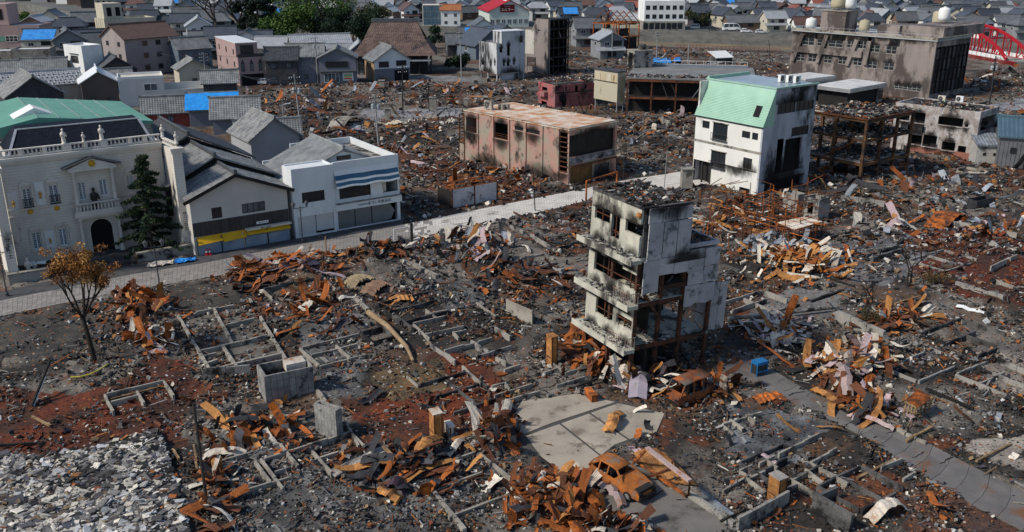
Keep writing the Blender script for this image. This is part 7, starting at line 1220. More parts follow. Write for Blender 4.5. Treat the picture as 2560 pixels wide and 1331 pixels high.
# ---------------------------------------------------------------- crumpled metal sheets
SM = {'rust': rust, 'rust_dark': rust_dark, 'rust_gold': rust_gold, 'grey': tin_grey, 'pale': tin_pale, 'pink': tin_pink, 'dark': tin_dark}
MIX = {'R': ('rust','rust','rust','rust_dark','rust_dark','rust_gold','dark','pale','rust_dark'), 'M': ('pale','rust','pink','rust'), 'P': ('pale','pale','pale','pink','rust_gold','rust'), 'G': ('grey','grey','pink','dark'), 'B': ('grey','grey','grey','pale','rust_gold'), 'O': ('rust_gold','rust_gold','rust','pale'), 'D': ('dark','dark','rust_dark'), 'K': ('pink','pink','rust','rust_gold','pale')}
CW = {'rust': 'rust-orange', 'rust_dark': 'dark rusted', 'rust_gold': 'golden-rusted', 'grey': 'grey galvanised', 'pale': 'pale scorched', 'pink': 'pinkish grey', 'dark': 'blackened'}
def sheet_geo(kind, rs):
    nx, ny = (7, 3) if kind % 5 < 3 else (7, 10); L, W = {0:(2.2,.5),1:(1.3,.65),2:(3.1,.42),3:(1.0,.5)}[kind % 4]; x = z = 0; lc = rs.uniform(-.1,.1)*L; hd = rs.uniform(-.4,.4); pts = [(0,0)]; tw = rs.uniform(-.7,.7)
    for i in range(nx): hd += rs.gauss(0, [.3,.65,.2,.8][kind % 4]); x += L/nx*math.cos(hd); z += L/nx*math.sin(hd); pts.append((x, z))
    V = []; cv = rs.uniform(-.35,.35); ym = W/2
    for i, (x, z) in enumerate(pts):
        t = tw*(i/nx-.5); ws = 1+rs.uniform(-.15,.1)
        for j in range(ny+1): y = (j/ny-.5)*W*ws; zz = cv*(1-(2*y/W)**2)*W*.5+(rs.uniform(-.03,.03) if ny < 5 else .03*(j % 2)); V.append((x-pts[nx//2][0]+rs.uniform(-.03,.03), lc*(2*i/nx-1)**2+y*math.cos(t)-zz*math.sin(t), z-pts[nx//2][1]+y*math.sin(t)+zz*math.cos(t)))
    F = [(i*(ny+1)+j, (i+1)*(ny+1)+j, (i+1)*(ny+1)+j+1, i*(ny+1)+j+1) for i in range(nx) for j in range(ny)]; return V, F, nx, ny
PROTO = []
for k in range(20):
    V, F, nx, ny = sheet_geo(k, random.Random(100+k)); n = len(V); me_ = []; mb = MB(); top = [Vector(v)+Vector((0,0,.02)) for v in V]
    rim = [i*(ny+1) for i in range(nx)]+[nx*(ny+1)+j for j in range(ny)]+[i*(ny+1)+ny for i in range(nx,0,-1)]+[j for j in range(ny,0,-1)]
    mb.add(V+top, [f[::-1] for f in F]+[tuple(i+n for i in f) for f in F]+[(rim[i], rim[(i+1) % len(rim)], rim[(i+1) % len(rim)]+n, rim[i]+n) for i in range(len(rim))]); PROTO.append({nm: mb.mesh('metal_sheet', m) for nm, m in SM.items()}); zmin = min(v[2] for v in V); PROTO[-1]['z'] = -zmin
r7 = random.Random(77); SIZEW = ('small','mid-sized','large')
for hx, hy, rx, ry, hh, n, codes, wh in HEAPS:
    for i in range(max(5, int(n*.62))):
        a = r7.gauss(0,.42), r7.gauss(0,.42); px, py = hx+a[0]*rx*1.2, hy+a[1]*ry*1.2
        if inpoly(np.array([px]), np.array([py]), CARP)[0]: continue
        p = P(px, py); c = r7.choice(MIX[r7.choice(codes)]); k = r7.randrange(20) if wh[:6] != 'droopi' else r7.choice([2,6,10,14,18])
        s = r7.choice([.6,.7,.85,1.,1.,1.2,1.45]); sw = SIZEW[0 if s < .75 else 1 if s < 1.15 else 2]; lab = f'{sw} {CW[c]} sheet, {"upper" if a[1] < 0 else "lower"} {"left" if a[0] < -.2 else "right" if a[0] > .2 else "middle"} of heap {wh}'
        o = obj('metal_sheet', PROTO[k][c], None); z = gz(p.x, p.y); o.location = (p.x, p.y, z+.12*s+r7.uniform(0,.3)*hh); o.rotation_euler = (r7.gauss(0,.26), r7.gauss(0,.24), r7.uniform(0,6.28)); o.scale = (s, s, s); tag(o, lab, 'metal sheet', 'crumpled sheets '+wh)
V_, F_, C_ = [], [], []; nv = 0; SC_ = {'rust':(.28,.08,.017),'rust_dark':(.10,.036,.017),'rust_gold':(.33,.15,.045),'grey':(.24,.26,.29),'pale':(.5,.45,.38),'pink':(.36,.27,.28),'dark':(.03,.03,.034)}
def more(hx, hy, rx, ry, hh, n, codes, smul=1., ang=None):
    global nv
    for i in range(n):
        px, py = hx+r7.gauss(0,.6)*rx, hy+r7.gauss(0,.6)*ry
        if not inpoly(np.array([px]), np.array([py]), BURN)[0] or inpoly(np.array([px]), np.array([py]), STREET)[0] or inpoly(np.array([px]), np.array([py]), CARP)[0]: continue
        p = P(px, py); V, F, nx, ny = sheet_geo(r7.choice([0,2,2,0,1]) if ang is not None else r7.randrange(4), r7); s = r7.choice([.7,.9,1.1,1.5])*smul; M_ = Matrix.Translation((p.x, p.y, gz(p.x,p.y)+.1+r7.uniform(0,.35)*hh)) @ Matrix.Rotation(r7.uniform(0,6.28) if ang is None else ang+r7.gauss(0,.45)+r7.choice([0,3.14]),4,'Z') @ Matrix.Rotation(r7.gauss(0,.28),4,'X') @ Matrix.Rotation(r7.gauss(0,.24),4,'Y') @ Matrix.Scale(s,4)
        V_.extend([tuple(M_ @ Vector(v)) for v in V]); F_.extend([tuple(q+nv for q in f) for f in F]); nv += len(V); cc = np.array(SC_[r7.choice(MIX[r7.choice(codes)])])*r7.uniform(.7,1.3); C_.extend([tuple(cc)]*len(V))
for hp in FARHEAPS: more(*hp[:7], smul=1.25)
for hp in HEAPS: ha = r7.uniform(0,3.1); more(hp[0], hp[1], hp[2]*.85, hp[3]*.85, hp[4]*1.2, int(hp[5]*3.6), hp[6], .85, ha); more(hp[0], hp[1], hp[2]*1.3, hp[3]*1.3, hp[4], hp[5], hp[6], .6)
for i in range(130): more(r7.uniform(0,2560), r7.uniform(600,1330), 30, 20, .2, 1, r7.choice(['R','D','RD','RG','D','P']), r7.uniform(.4,.8))
for i in range(170): more(r7.uniform(640,2560), r7.uniform(150,600), 30, 12, .4, 1, r7.choice(['R','D','RD','RG','P']), r7.uniform(.7,1.3))
tag(obj('scattered_sheets', npmesh('scattered_sheets', np.array(V_), np.array(F_), m_rub, np.array(C_))), 'countless smaller crumpled sheets strewn over the ruins', 'scrap metal', kind='stuff')
# larger charred timbers, each on its own
for i in range(90):
    px, py = r7.uniform(0,2500), r7.choice([r7.uniform(600,1320), r7.uniform(230,600)])
    if not inpoly(np.array([px]), np.array([py]), BURN)[0] or any(inpoly(np.array([px]), np.array([py]), z)[0] for z in FLAT): continue
    p = P(px, py); L = r7.uniform(1.6,4.2); mb = MB(); w = r7.uniform(.1,.17); mb.beam((-L/2,0,0), (-L*.1,r7.uniform(-.06,.06),.02), w, w); mb.beam((-L*.1,0,.02), (L/2,r7.uniform(-.06,.06),0), w*.9, w*.85); o = mb.build('charred_beam', [wood_char,wood_char,wood_pale,rust_dark][i % 4], None, (p.x, p.y, gz(p.x,p.y)+.15)); o.rotation_euler = (0, r7.gauss(0,.1), r7.choice([math.radians(34), math.radians(-56), r7.uniform(0,3.1)]))
    near = min(HEAPS, key=lambda h: (h[0]-px)**2+(2*(h[1]-py))**2); tag(o, f'{"long" if L > 3 else "short"} {["charred","charred","scorched pale","rusted steel"][i%4]} beam lying near the heap {near[7]}', 'beam', 'loose beams in the ruins')
# ---------------------------------------------------------------- concrete footings, tanks, wall stubs
k2 = cr(3.025,0,560); k3 = cr(3.169,560,580); k4 = cr(3.088,600,900); k5 = cr(3.088,1220,900); k7 = cr(3.025,1800,520); k8 = cr(3.088,1800,900); k9 = cr(3.0875,0,900)
def footing(name, label, segs, h=.36, w=.13, m=conc_light, cat='foundation'):
    pts = [P(*q) for s in segs for q in s[:2]]; c = sum(pts, Vector())/len(pts); t_ = thing(name, label, cat, (c.x, c.y, 0))
    for s in segs:
        a, b_ = P(*s[0])-c, P(*s[1])-c; hh = s[2] if len(s) > 2 else h; ww = s[3] if len(s) > 3 else w; mb = MB(); z = hh/2-.1
        n_ = max(1, int((b_-a).length/1.5+.4)); cs = [0]+sorted((i+random.uniform(-.3,.3))/n_ for i in range(1, n_))+[1]
        for i in range(n_):
            if n_ > 2 and random.random() < .1: continue
            q0, q1 = a.lerp(b_, cs[i]+(.008 if i else 0)), a.lerp(b_, cs[i+1]); dz = random.uniform(-.07,.02); mb = MB(); mb.beam(Vector((q0.x,q0.y,z+dz)), Vector((q1.x,q1.y,z+dz+random.uniform(-.04,.04))), ww*random.uniform(.85,1.1), hh+.2); mb.build('footing', s[4] if len(s) > 4 else m, t_)
    return t_
f1 = footing('house_foundation', 'rectangular cleared house foundation with four compartments', [(k2(1350,720),k2(1590,1135)),(k2(1370,728),k2(1770,640)),(k3(205,560),k3(490,1040)),((527,936),(705,897)),(k2(1622,672),k2(1762,935)),(k2(1690,960),k2(1790,1108)),((566,824),(636,808)),((503,888),(604,866)),((606,865),(668,849)),((510,946),(626,934),.8,.16,conc),(k2(1575,1085),k2(1650,1060)),(k2(1540,1035),k2(1640,1012))], h=.46, w=.2)
for q in (k2(1530,780),k2(1548,810),k2(1490,858),k2(1572,864),k2(1610,892),k3(115,785),k3(143,822),k3(165,857),k3(182,967),k3(205,1002),k2(1590,1040)): p = P(*q)-f1.location; mb = MB(); mb.hexa([(-.17,-.17,-.1),(.17,-.17,-.1),(.17,.17,-.1),(-.17,.17,-.1),(-.12,-.12,.3),(.12,-.12,.3),(.12,.12,.3),(-.12,.12,.3)]); mb.build('pier_block', conc, f1, (p.x, p.y, 0))
mb = MB(); mb.slabpoly([P(*q)-f1.location for q in (k2(1365,735),k2(1775,650),k3(200,575),k3(470,1010),(527,930))], -.1, .06); mb.build('sand_floor', mat('foundation_sand', (.15,.135,.11), (.10,.09,.078), .8, bsc=25, fine=.3), f1)
footing('row_footings', 'parallel low footings beside the gutted tower', [(k5(50,302),k5(680,102),.35),(k5(110,352),k5(745,162),.35),(k5(125,108),k5(250,64)),(k5(430,128),k5(530,88)),(k5(482,45),k5(590,118)),(k5(30,232),k5(130,207)),(k5(132,215),k5(168,252)),(k5(60,10),k5(140,45))])
footing('cell_foundation', 'many-celled house foundation beyond the burnt car', [(k8(a,b),k8(c,d)) for a,b,c,d in ((450,760,765,600),(300,830,415,770),(355,800,440,860),(150,888,245,850),(20,1040,195,937),(197,942,350,1057),(230,942,345,890),(700,820,1020,645),(702,827,980,992),(560,960,740,855),(657,882,790,987),(540,952,720,1062),(500,1035,585,992),(152,892,215,935))]+[(k8(130,1325),k8(520,1112),.9,.2,conc)])
footing('lane_footings', 'short footings between the cell foundation and the lane', [(k8(1240,862),k8(1400,802)),(k8(1410,952),k8(1500,897)),(k8(20,522),k8(320,432)),(k8(22,532),k8(100,600)),(k8(76,490),k8(180,560)),(k8(200,455),k8(270,510))])
footing('block_wall_stub', 'dark block wall stub at the bottom edge beyond the rust pillar', [(k8(712,1165),k8(1005,1335),1.2,.2,conc_dark),(k8(715,1160),k8(890,1075),.9,.2,conc_dark)], cat='wall')
footing('street_side_footings', 'scattered footings behind the corrugated sheets', [(k3(a,b),k3(c,d)) for a,b,c,d in ((1500,747,1770,692),(1590,842,1900,772),(1502,762,1630,872),(1600,642,1690,712),(1650,667,1770,647),(1812,822,1920,802),(1815,817,1860,862),(2000,582,2155,692))])
footing('long_kerb_beam', 'long concrete beam slanting below the paved street', [(k3(1340,205),k3(1540,290),.3,.35),(k3(1542,291),k3(1690,365),.3,.35)], cat='beam'); footing('dark_plinth', 'dark low plinth below the rusty heap at the kerb', [(k3(320,482),k3(790,382),.5,.2,conc_dark),(k3(792,382),k3(885,472),.35),(k3(550,532),k3(770,482),.3),(k3(312,484),k3(385,548),.35)])
footing('red_soil_footings', 'footings crossing the red burnt soil', [(k3(1890,1092),k3(2110,1300),.4),(k3(1450,1162),k3(1540,1240),.3),(k3(1040,542),k3(1140,632),.3,.3)]); footing('ash_beams', 'pale beams forming a corner in the ash below the red soil', [(k4(1495,1042),k4(1735,1335),.3,.22),(k4(1502,1040),k4(1880,902),.25,.16,rust_dark),(k4(600,275),k4(690,388),.5,.2),(k4(822,512),k4(918,690),.35)])
footing('broken_kerb_wall', 'thick broken concrete wall fallen on its side by the olive shrub', [(k7(880,850),k7(1235,1005),.9,.3,conc)], cat='wall'); footing('far_footings', 'grey footings around the dry brown shrub', [(k7(1780,592),k7(2140,702),.5,.25,conc),(k7(2040,492),k7(2160,432),.7),(k7(2090,572),k7(2255,632),.4),(k7(2190,412),k7(2240,390),.6),(k7(1100,335),k7(1330,302),.3),(k7(1150,415),k7(1370,345),.6,.2,conc_dark)])
footing('slab_edge_beams', 'dark sleepers edging the bare slab behind the tower', [(k7(430,802),k7(960,622),.25,.2,wood_char),(k7(720,1092),k7(960,987),.3,.2,wood_char),(k7(20,442),k7(320,557),.3,.25,conc_dark)]); footing('drive_kerb', 'broken kerb along the drive past the burnt car', [(k5(1545,1052),k5(1900,1292),.35,.25,conc),(k5(1650,1060),k5(1890,1240),.5,.12,tin_grey)], cat='kerb')
footing('lane_edge_kerb', 'row of kerb blocks along the upper lane edge', [(k8(1370,545),k8(1430,580),.25,.2),(k8(1440,585),k8(1510,620),.25,.2),(k8(1520,625),k8(1590,655),.25,.2)], cat='kerb'); footing('pink_side_wall', 'low grey wall in the lot beyond the pink building', [(cB(1590,400),cB(1725,345),1.2,.2,conc_dark),(cB(1730,348),cB(1945,410),1.4,.2,conc),(cB(1640,430),cB(1720,455),.5)], cat='wall')
footing('bare_lot_kerb', 'kerb edging the bare lot beyond the street', [(cB(560,1105),cB(740,1190),.4,.2,conc),(cB(745,1192),cB(930,1300),.4,.2,conc),(cB(930,1302),cB(1180,1215),.4,.2,conc_dark)], cat='kerb')
footing('panelled_wall_remains', 'grey wall in the lot above the lane of ruins', [((2100,505),(2210,520),.9,.2,conc),((2330,560),(2540,600),.8,.25,conc_light),((2215,450),(2290,462),.8,.2,conc_light)], cat='wall')
rq = random.Random(31)                                            # outlines of vanished houses
for x, y, w, d in ((850,880,5,4),(1060,770,7,5),(1190,870,6,4),(1150,985,4,5),(2140,615,7,6),(2360,655,6,4),(2280,905,6,5),(1890,770,6,4),(800,1160,6,4),(1160,1215,5,5),(650,1180,4,4),(2420,850,6,5),(2500,950,5,4),(1660,640,5,4),(1330,660,5,3),(2230,470,8,6),(2420,440,7,5),(1620,390,8,5),(900,320,9,6),(1080,250,9,6),(750,300,8,6),(1250,450,6,4),(350,1000,4,3),(960,830,4,4),(1950,1170,4,3),(2150,1230,4,3)):
    p = P(x, y); a_ = math.radians(34); u = Vector((math.cos(a_), math.sin(a_), 0)); v = Vector((-u.y, u.x, 0)); g = lambda s_, t_: pix(p+u*w*s_+v*d*t_); near = min(HEAPS, key=lambda h: (h[0]-x)**2+(2*(h[1]-y))**2)
    sg = [(g(-.5,-.5),g(.5*rq.uniform(.5,1),-.5)),(g(-.5,-.46),g(-.5,.5)),(g(-.46,.5),g(.5,.5)),(g(.5,.46),g(.5,-.5*rq.random())),(g(0,-.46),g(0,.46*rq.random())),(g(-.46,.05),g(.46*rq.random(),.05))]
    dd = 'small' if w*d < 18 else 'broad' if w*d > 32 else 'plain'; footing('house_foundation', f'{dd} house footing outline near heap {near[7]}' if y > 600 else f'{dd} footing outline among far ruins {"behind the white shop" if x < 1000 else "around the pink building" if x < 1700 else "below the rusted shop frame"}', rq.sample(sg, 5), h=rq.uniform(.25,.45), w=.14 if y > 600 else .2, m=rq.choice([conc_light,conc,conc_light,conc_dark]))['group'] = 'foundations of vanished houses'
def blockbox(name, label, K, Rp, LL, top, nb, nr_, m, cat='tank'):
    p = P(*K); q = P(*Rp); d = q-p; b = Bld(name, label, cat, K, math.degrees(math.atan2(d.y, d.x)), LR=d.length, LL=LL, top=top); h = b.h; rw = h/nr_; bw_ = b.LR/nb
    for r in range(nr_):
        for i in range(nb): mb = MB(); mb.box(i*bw_+.012,0,r*rw+.01,(i+1)*bw_-.012,.15,(r+1)*rw-.01); mb.build('block', m, b.root)
    nl = max(1, int(LL/bw_)); 
    for r in range(nr_):
        for i in range(nl): mb = MB(); mb.box(0,.16+i*(LL-.16)/nl,r*rw+.01,.15,.16+(i+1)*(LL-.16)/nl-.015,(r+1)*rw-.01); mb.build('block', m, b.root)
    mb = MB(); mb.box(.16,.152,-.3,b.LR-.17,.2,h-.04); mb.box(.152,.2,-.3,.2,LL-.1,h-.04); mb.box(b.LR-.15,.16,-.3,b.LR,LL,h); mb.box(.16,LL-.15,-.3,b.LR-.16,LL,h); mb.build('inner_wall', conc, b.root); return b
blk_m = mat('concrete_block', (.26,.255,.24), (.17,.165,.155), 1.5, fine=.15, soot=.25, ssc=.8, rnd=.15)
b = blockbox('block_tank', 'open-topped concrete block tank below the cleared foundation', k4(205,345), k4(580,262), 2.2, k4(195,130)[1], 8, 4, blk_m); mb = MB(); mb.box(b.LR*.52,.9,b.h-.5,b.LR-.25,1.9,b.h+.1); mb.build('white_tub', tin_pale, b.root)
b = blockbox('block_corner', 'upright corner of dark block wall beside the red soil', k4(750,628), k4(800,598), 1.9, k4(752,395)[1], 2, 6, blk_m, 'wall')
def slab_up(name, label, a, c, top, th, m, cat='panel', lean=0.):
    p, q = P(*a), P(*c); d = q-p; b = Bld(name, label, cat, a, math.degrees(math.atan2(d.y, d.x)), LR=d.length, LL=.1, top=top); n = max(3, int(b.h/.2)); b.root.rotation_euler = (lean, 0, b.a)
    for r in range(n): mb = MB(); mb.box(0,0,b.h*r/n+.012,b.LR,th,b.h*(r+1)/n-.012); mb.build('plank', m, b.root)
    for u in (.05, b.LR-.15): mb = MB(); mb.box(u,th+.002,-.1,u+.1,th+.08,b.h); mb.build('batten', m, b.root)
slab_up('propped_panel', 'pale planked panel propped upright beside the rusty heap', k4(1790,420), k4(1935,560), k4(1787,322)[1], .06, tin_pale, lean=.12); slab_up('standing_board', 'white board standing on the bare lot by the tower', k3(2215,620), k3(2440,760), k3(2215,520)[1], .06, tin_pale) if False else slab_up('standing_board', 'white standing board among ruins left of the gutted tower', (1265,785), (1330,815), 748, .07, conc_light)
b = Bld('roofless_shed', 'roofless shed with two pale wall panels at the street corner', 'shed', (1131,522), 37, R=1243, LL=3.2, top=474); 
for u0, u1 in ((.1,b.LR*.48),(b.LR*.5,b.LR-.1)): mb = MB(); mb.box(u0,0,.05,u1,.1,b.h-.1); mb.build('wall_panel', mat('pale_panel', (.48,.46,.47), (.40,.38,.40), .8, soot=.2), b.root)
for p in ((0,0),(b.LR*.49,0),(b.LR,0),(0,3.1),(b.LR,3.1)): mb = MB(); mb.box(p[0]-.07,p[1]-.07,-.2,p[0]+.07,p[1]+.07,b.h); mb.build('post', rust_dark, b.root)
for p0, p1 in (((0,0,b.h),(b.LR,0,b.h)),((0,3.1,b.h),(b.LR,3.1,b.h)),((0,0,b.h),(0,3.1,b.h)),((b.LR,0,b.h),(b.LR,3.1,b.h)),((0,1.5,b.h),(b.LR,1.5,b.h))): mb = MB(); mb.beam(p0, p1, .1, .12); mb.build('rail', rust, b.root)
mb = MB(); mb.box(-.05,.1,-.2,0,3.,b.h-.3); mb.build('side_wall', black, b.root)
# concrete cubicles and pipe frame by the green building
for nm, lb, K, ang, R, Lf, top in (('concrete_cubicle','open concrete cubicle at the corner below the green building',(2043,553),36,2070,2005,500),('concrete_cubicle','grey concrete cubicle nearer the rusted pipe frame',(1992,532),36,2010,1956,488)):
    b = Bld(nm, lb, 'cubicle', K, ang, R=R, Lf=Lf, top=top, group='cubicles by the green building'); b.shell(conc, (), [(b.LL*.35,b.LL*.7,.6,b.h-.6)] if R > 2050 else (), t=.14); mb = MB(); mb.box(.15,.15,b.h-.7,b.LR-.15,b.LL-.15,b.h-.6); mb.build('floor', conc_dark, b.root)
c0 = P(1850,575); t_ = thing('rusted_pipe_frame', 'tangle of rusted thin pipe frames below the green building', 'pipe frame', (c0.x, c0.y, 0)); rp = random.Random(8)
for i in range(60):
    px, py = rp.uniform(1745,2050), rp.uniform(500,625); p = P(px, py)-c0; h = rp.uniform(1.4,3.2); mb = MB(); mb.tube((p.x,p.y,-.1), (p.x+rp.gauss(0,.12),p.y+rp.gauss(0,.12),h), .05, n=5); mb.build('post', rust if i % 3 else rust_dark, t_)
for i in range(90):
    px, py = rp.uniform(1745,2030), rp.uniform(500,620); p = P(px, py)-c0; z = rp.choice([.5,1.1,1.6,2.2,2.8]); a = rp.choice([.63,.63,-.94,rp.uniform(-1,1)]); L = rp.uniform(2,4.5); mb = MB(); mb.tube((p.x,p.y,z), (p.x+L*math.cos(a),p.y+L*math.sin(a),z+rp.gauss(0,.3)), .045, n=5); mb.build('rail', rust if i % 3 else rust_dark, t_)
q = [P(x, y, 1.9) for x, y in (cC(762,1090),cC(885,1142),cC(1095,1082),cC(958,1048))]; c0 = sum(q, Vector())/4; t_ = thing('corrugated_canopy', 'pale stained corrugated canopy on rusty posts', 'canopy', (c0.x, c0.y, 0)); mb = MB(); nn = 14
for i in range(nn): a0, a1 = q[0].lerp(q[3], i/nn)-c0, q[0].lerp(q[3], (i+1)/nn)-c0; b0, b1 = q[1].lerp(q[2], i/nn)-c0, q[1].lerp(q[2], (i+1)/nn)-c0; zz = Vector((0,0,1.9)); up_ = Vector((0,0,.05)); m0, m1 = (a0+a1)/2+up_, (b0+b1)/2+up_; mb.quad(a0+zz, m0+zz, m1+zz, b0+zz); mb.quad(m0+zz, a1+zz, b1+zz, m1+zz)
mb.build('roof_sheet', tin_pale, t_)
for p in q: mb = MB(); p = p-c0; mb.tube((p.x,p.y,-.2), (p.x,p.y,1.88), .045, n=6); mb.build('post', rust, t_)
for i in range(4): mb = MB(); a, c = q[i]-c0, q[(i+1) % 4]-c0; mb.tube((a.x,a.y,1.82), (c.x,c.y,1.82), .04, n=6); mb.build('rail', rust, t_)
def post_gate(name, label, a, c, top, m, r=.1, mid=0):
    p, q = P(*a), P(*c); t_ = thing(name, label, 'gate frame', (p.x,p.y,0)); h = zat(p, top); d = q-p
    for e in (Vector(), d): mb = MB(); mb.tube((e.x,e.y,-.2), (e.x,e.y,h), r, n=8); mb.build('post', m, t_)
    mb = MB(); mb.tube((0,0,h), (d.x,d.y,h), r*.9, n=8); mb.build('crossbar', m, t_)
    for k in range(mid): mb = MB(); mb.tube((0,0,h*(k+1)/(mid+1)), (d.x,d.y,h*(k+1)/(mid+1)), r*.6, n=6); mb.build('bar', m, t_)
post_gate('rusted_gate_frame', 'rusted gate frame at the street behind the tower roof', (1465,507), (1541,482), 453, rust, .12); post_gate('white_gate_frame', 'white tubular barrier at the kerb opposite the white shop', (985,600), (1028,592), 574, white, .05, 1)
# rusted cabinets and pillars
def pillar_obj(name, label, K, R, Lf, top, ang, m, cat='pillar', topm=None):
    b = Bld(name, label, cat, K, ang, R=R, Lf=Lf, top=top); mb = MB(); mb.box(0,0,-.2,b.LR,b.LL,b.h); mb.build('casing', m, b.root); mb = MB(); mb.box(-.03,-.03,b.h+.001,b.LR+.03,b.LL+.03,b.h+.06); mb.build('cap', topm or m, b.root)
    for u in (.03, b.LR-.09): mb = MB(); mb.box(u,-.03,0,u+.06,-.002,b.h-.02); mb.build('flange', rust_dark, b.root)
    mb = MB(); mb.box(-.02,.08,b.h*.3,-.002,b.LL-.08,b.h*.34); mb.build('seam', rust_dark, b.root); return b
pillar_obj('rusted_pillar', 'golden rusted steel pillar standing in the cell foundation', k8(440,1125), k8(505,1085)[0], k8(360,1085)[0], k8(440,935)[1], 30, rust_gold, topm=conc); pillar_obj('rusted_pillar', 'rusted square pillar left of the gutted tower', (1378,920), 1394, 1365, 846, 30, rust_gold); pillar_obj('rusted_locker', 'orange and white rusted locker beside the propped panel', k4(1500,640), k4(1570,610)[0], k4(1465,600)[0], k4(1490,430)[1], 25, rust_gold, 'locker', tin_pale); pillar_obj('metal_cabinet', 'small pale cabinet next to the rusted locker', k4(1620,610), k4(1660,595)[0], k4(1582,585)[0], k4(1620,525)[1], 25, tin_pale, 'cabinet')
pillar_obj('steel_bin', 'grey steel bin in the debris below the tower', k5(985,115), k5(1025,100)[0], k5(935,100)[0], k5(985,10)[1], 30, tin_pale, 'bin'); pillar_obj('rusted_crate', 'rusted box lying beside the beige yard', k5(800,330), k5(845,320)[0], k5(745,310)[0], k5(800,280)[1], 20, rust, 'crate'); b = Bld('broken_timber_frame', 'broken pale timber hutch with orange top beside the lane', 'hutch', k8(1500,470), 35, R=k8(1620,420)[0], Lf=k8(1410,440)[0], top=k8(1490,350)[1]); b.root.rotation_euler = (.1,-.14,b.a)
for u in (0,.34,.67,1.):
    for f_ in 'RL': mb = MB(); Lw = b.LR if f_ == 'R' else b.LL; q = .05+(Lw-.15)*u; b.fbox(mb, f_, q, q+.08, 0, b.h, -.1, 0); mb.build('stud', wood_pale, b.root)
for z_ in (.05,.5,.95):
    for f_ in 'RL': mb = MB(); Lw = b.LR if f_ == 'R' else b.LL; b.fbox(mb, f_, 0, Lw, b.h*z_-.05, b.h*z_+.04, .002, .05); mb.build('rail', wood_pale, b.root)
mb = MB(); mb.hexa([(-.1,-.1,b.h),(b.LR*.7,-.15,b.h+.1),(b.LR*.8,b.LL,b.h+.25),(0,b.LL,b.h+.05),(-.1,-.1,b.h+.05),(b.LR*.7,-.15,b.h+.15),(b.LR*.8,b.LL,b.h+.3),(0,b.LL,b.h+.1)]); mb.build('top_sheet', rust, b.root)
b = Bld('dark_skip', 'dark steel skip tilted in the ruins near the picture edge', 'skip', (2440,527), 30, R=2485, Lf=2415, top=503); b.shell(tin_dark, t=.08); mb = MB(); mb.box(.08,.08,.3,b.LR-.08,b.LL-.08,.4); mb.build('floor', rust_dark, b.root)
for x, y, s_, lb in ((985,285,1.2,'pale stone gate pillar by the cleared lot'),(1005,262,1.6,'grey block gate post beside the cleared lot'),(955,228,1.6,'tall pale chimney stub in the far ruins'),(1083,275,1.7,'white gate post at the far cleared lane'),(1165,266,1.,'short white post by the pink building'),(970,300,1.4,'scorched stone post above the white shop'),(1715,472,1.9,'grey stone post at the green building entrance')): p = P(x, y); t_ = thing('stone_post', lb, 'post', (p.x,p.y,0)); w = .38*s_; mb = MB(); mb.box(-w,-w*.8,-.2,w,w*.8,1.4*s_); mb.build('shaft', conc_light, t_); mb = MB(); mb.box(-w*1.15,-w,1.4*s_+.001,w*1.15,w,1.4*s_+.15); mb.build('cap', conc, t_)
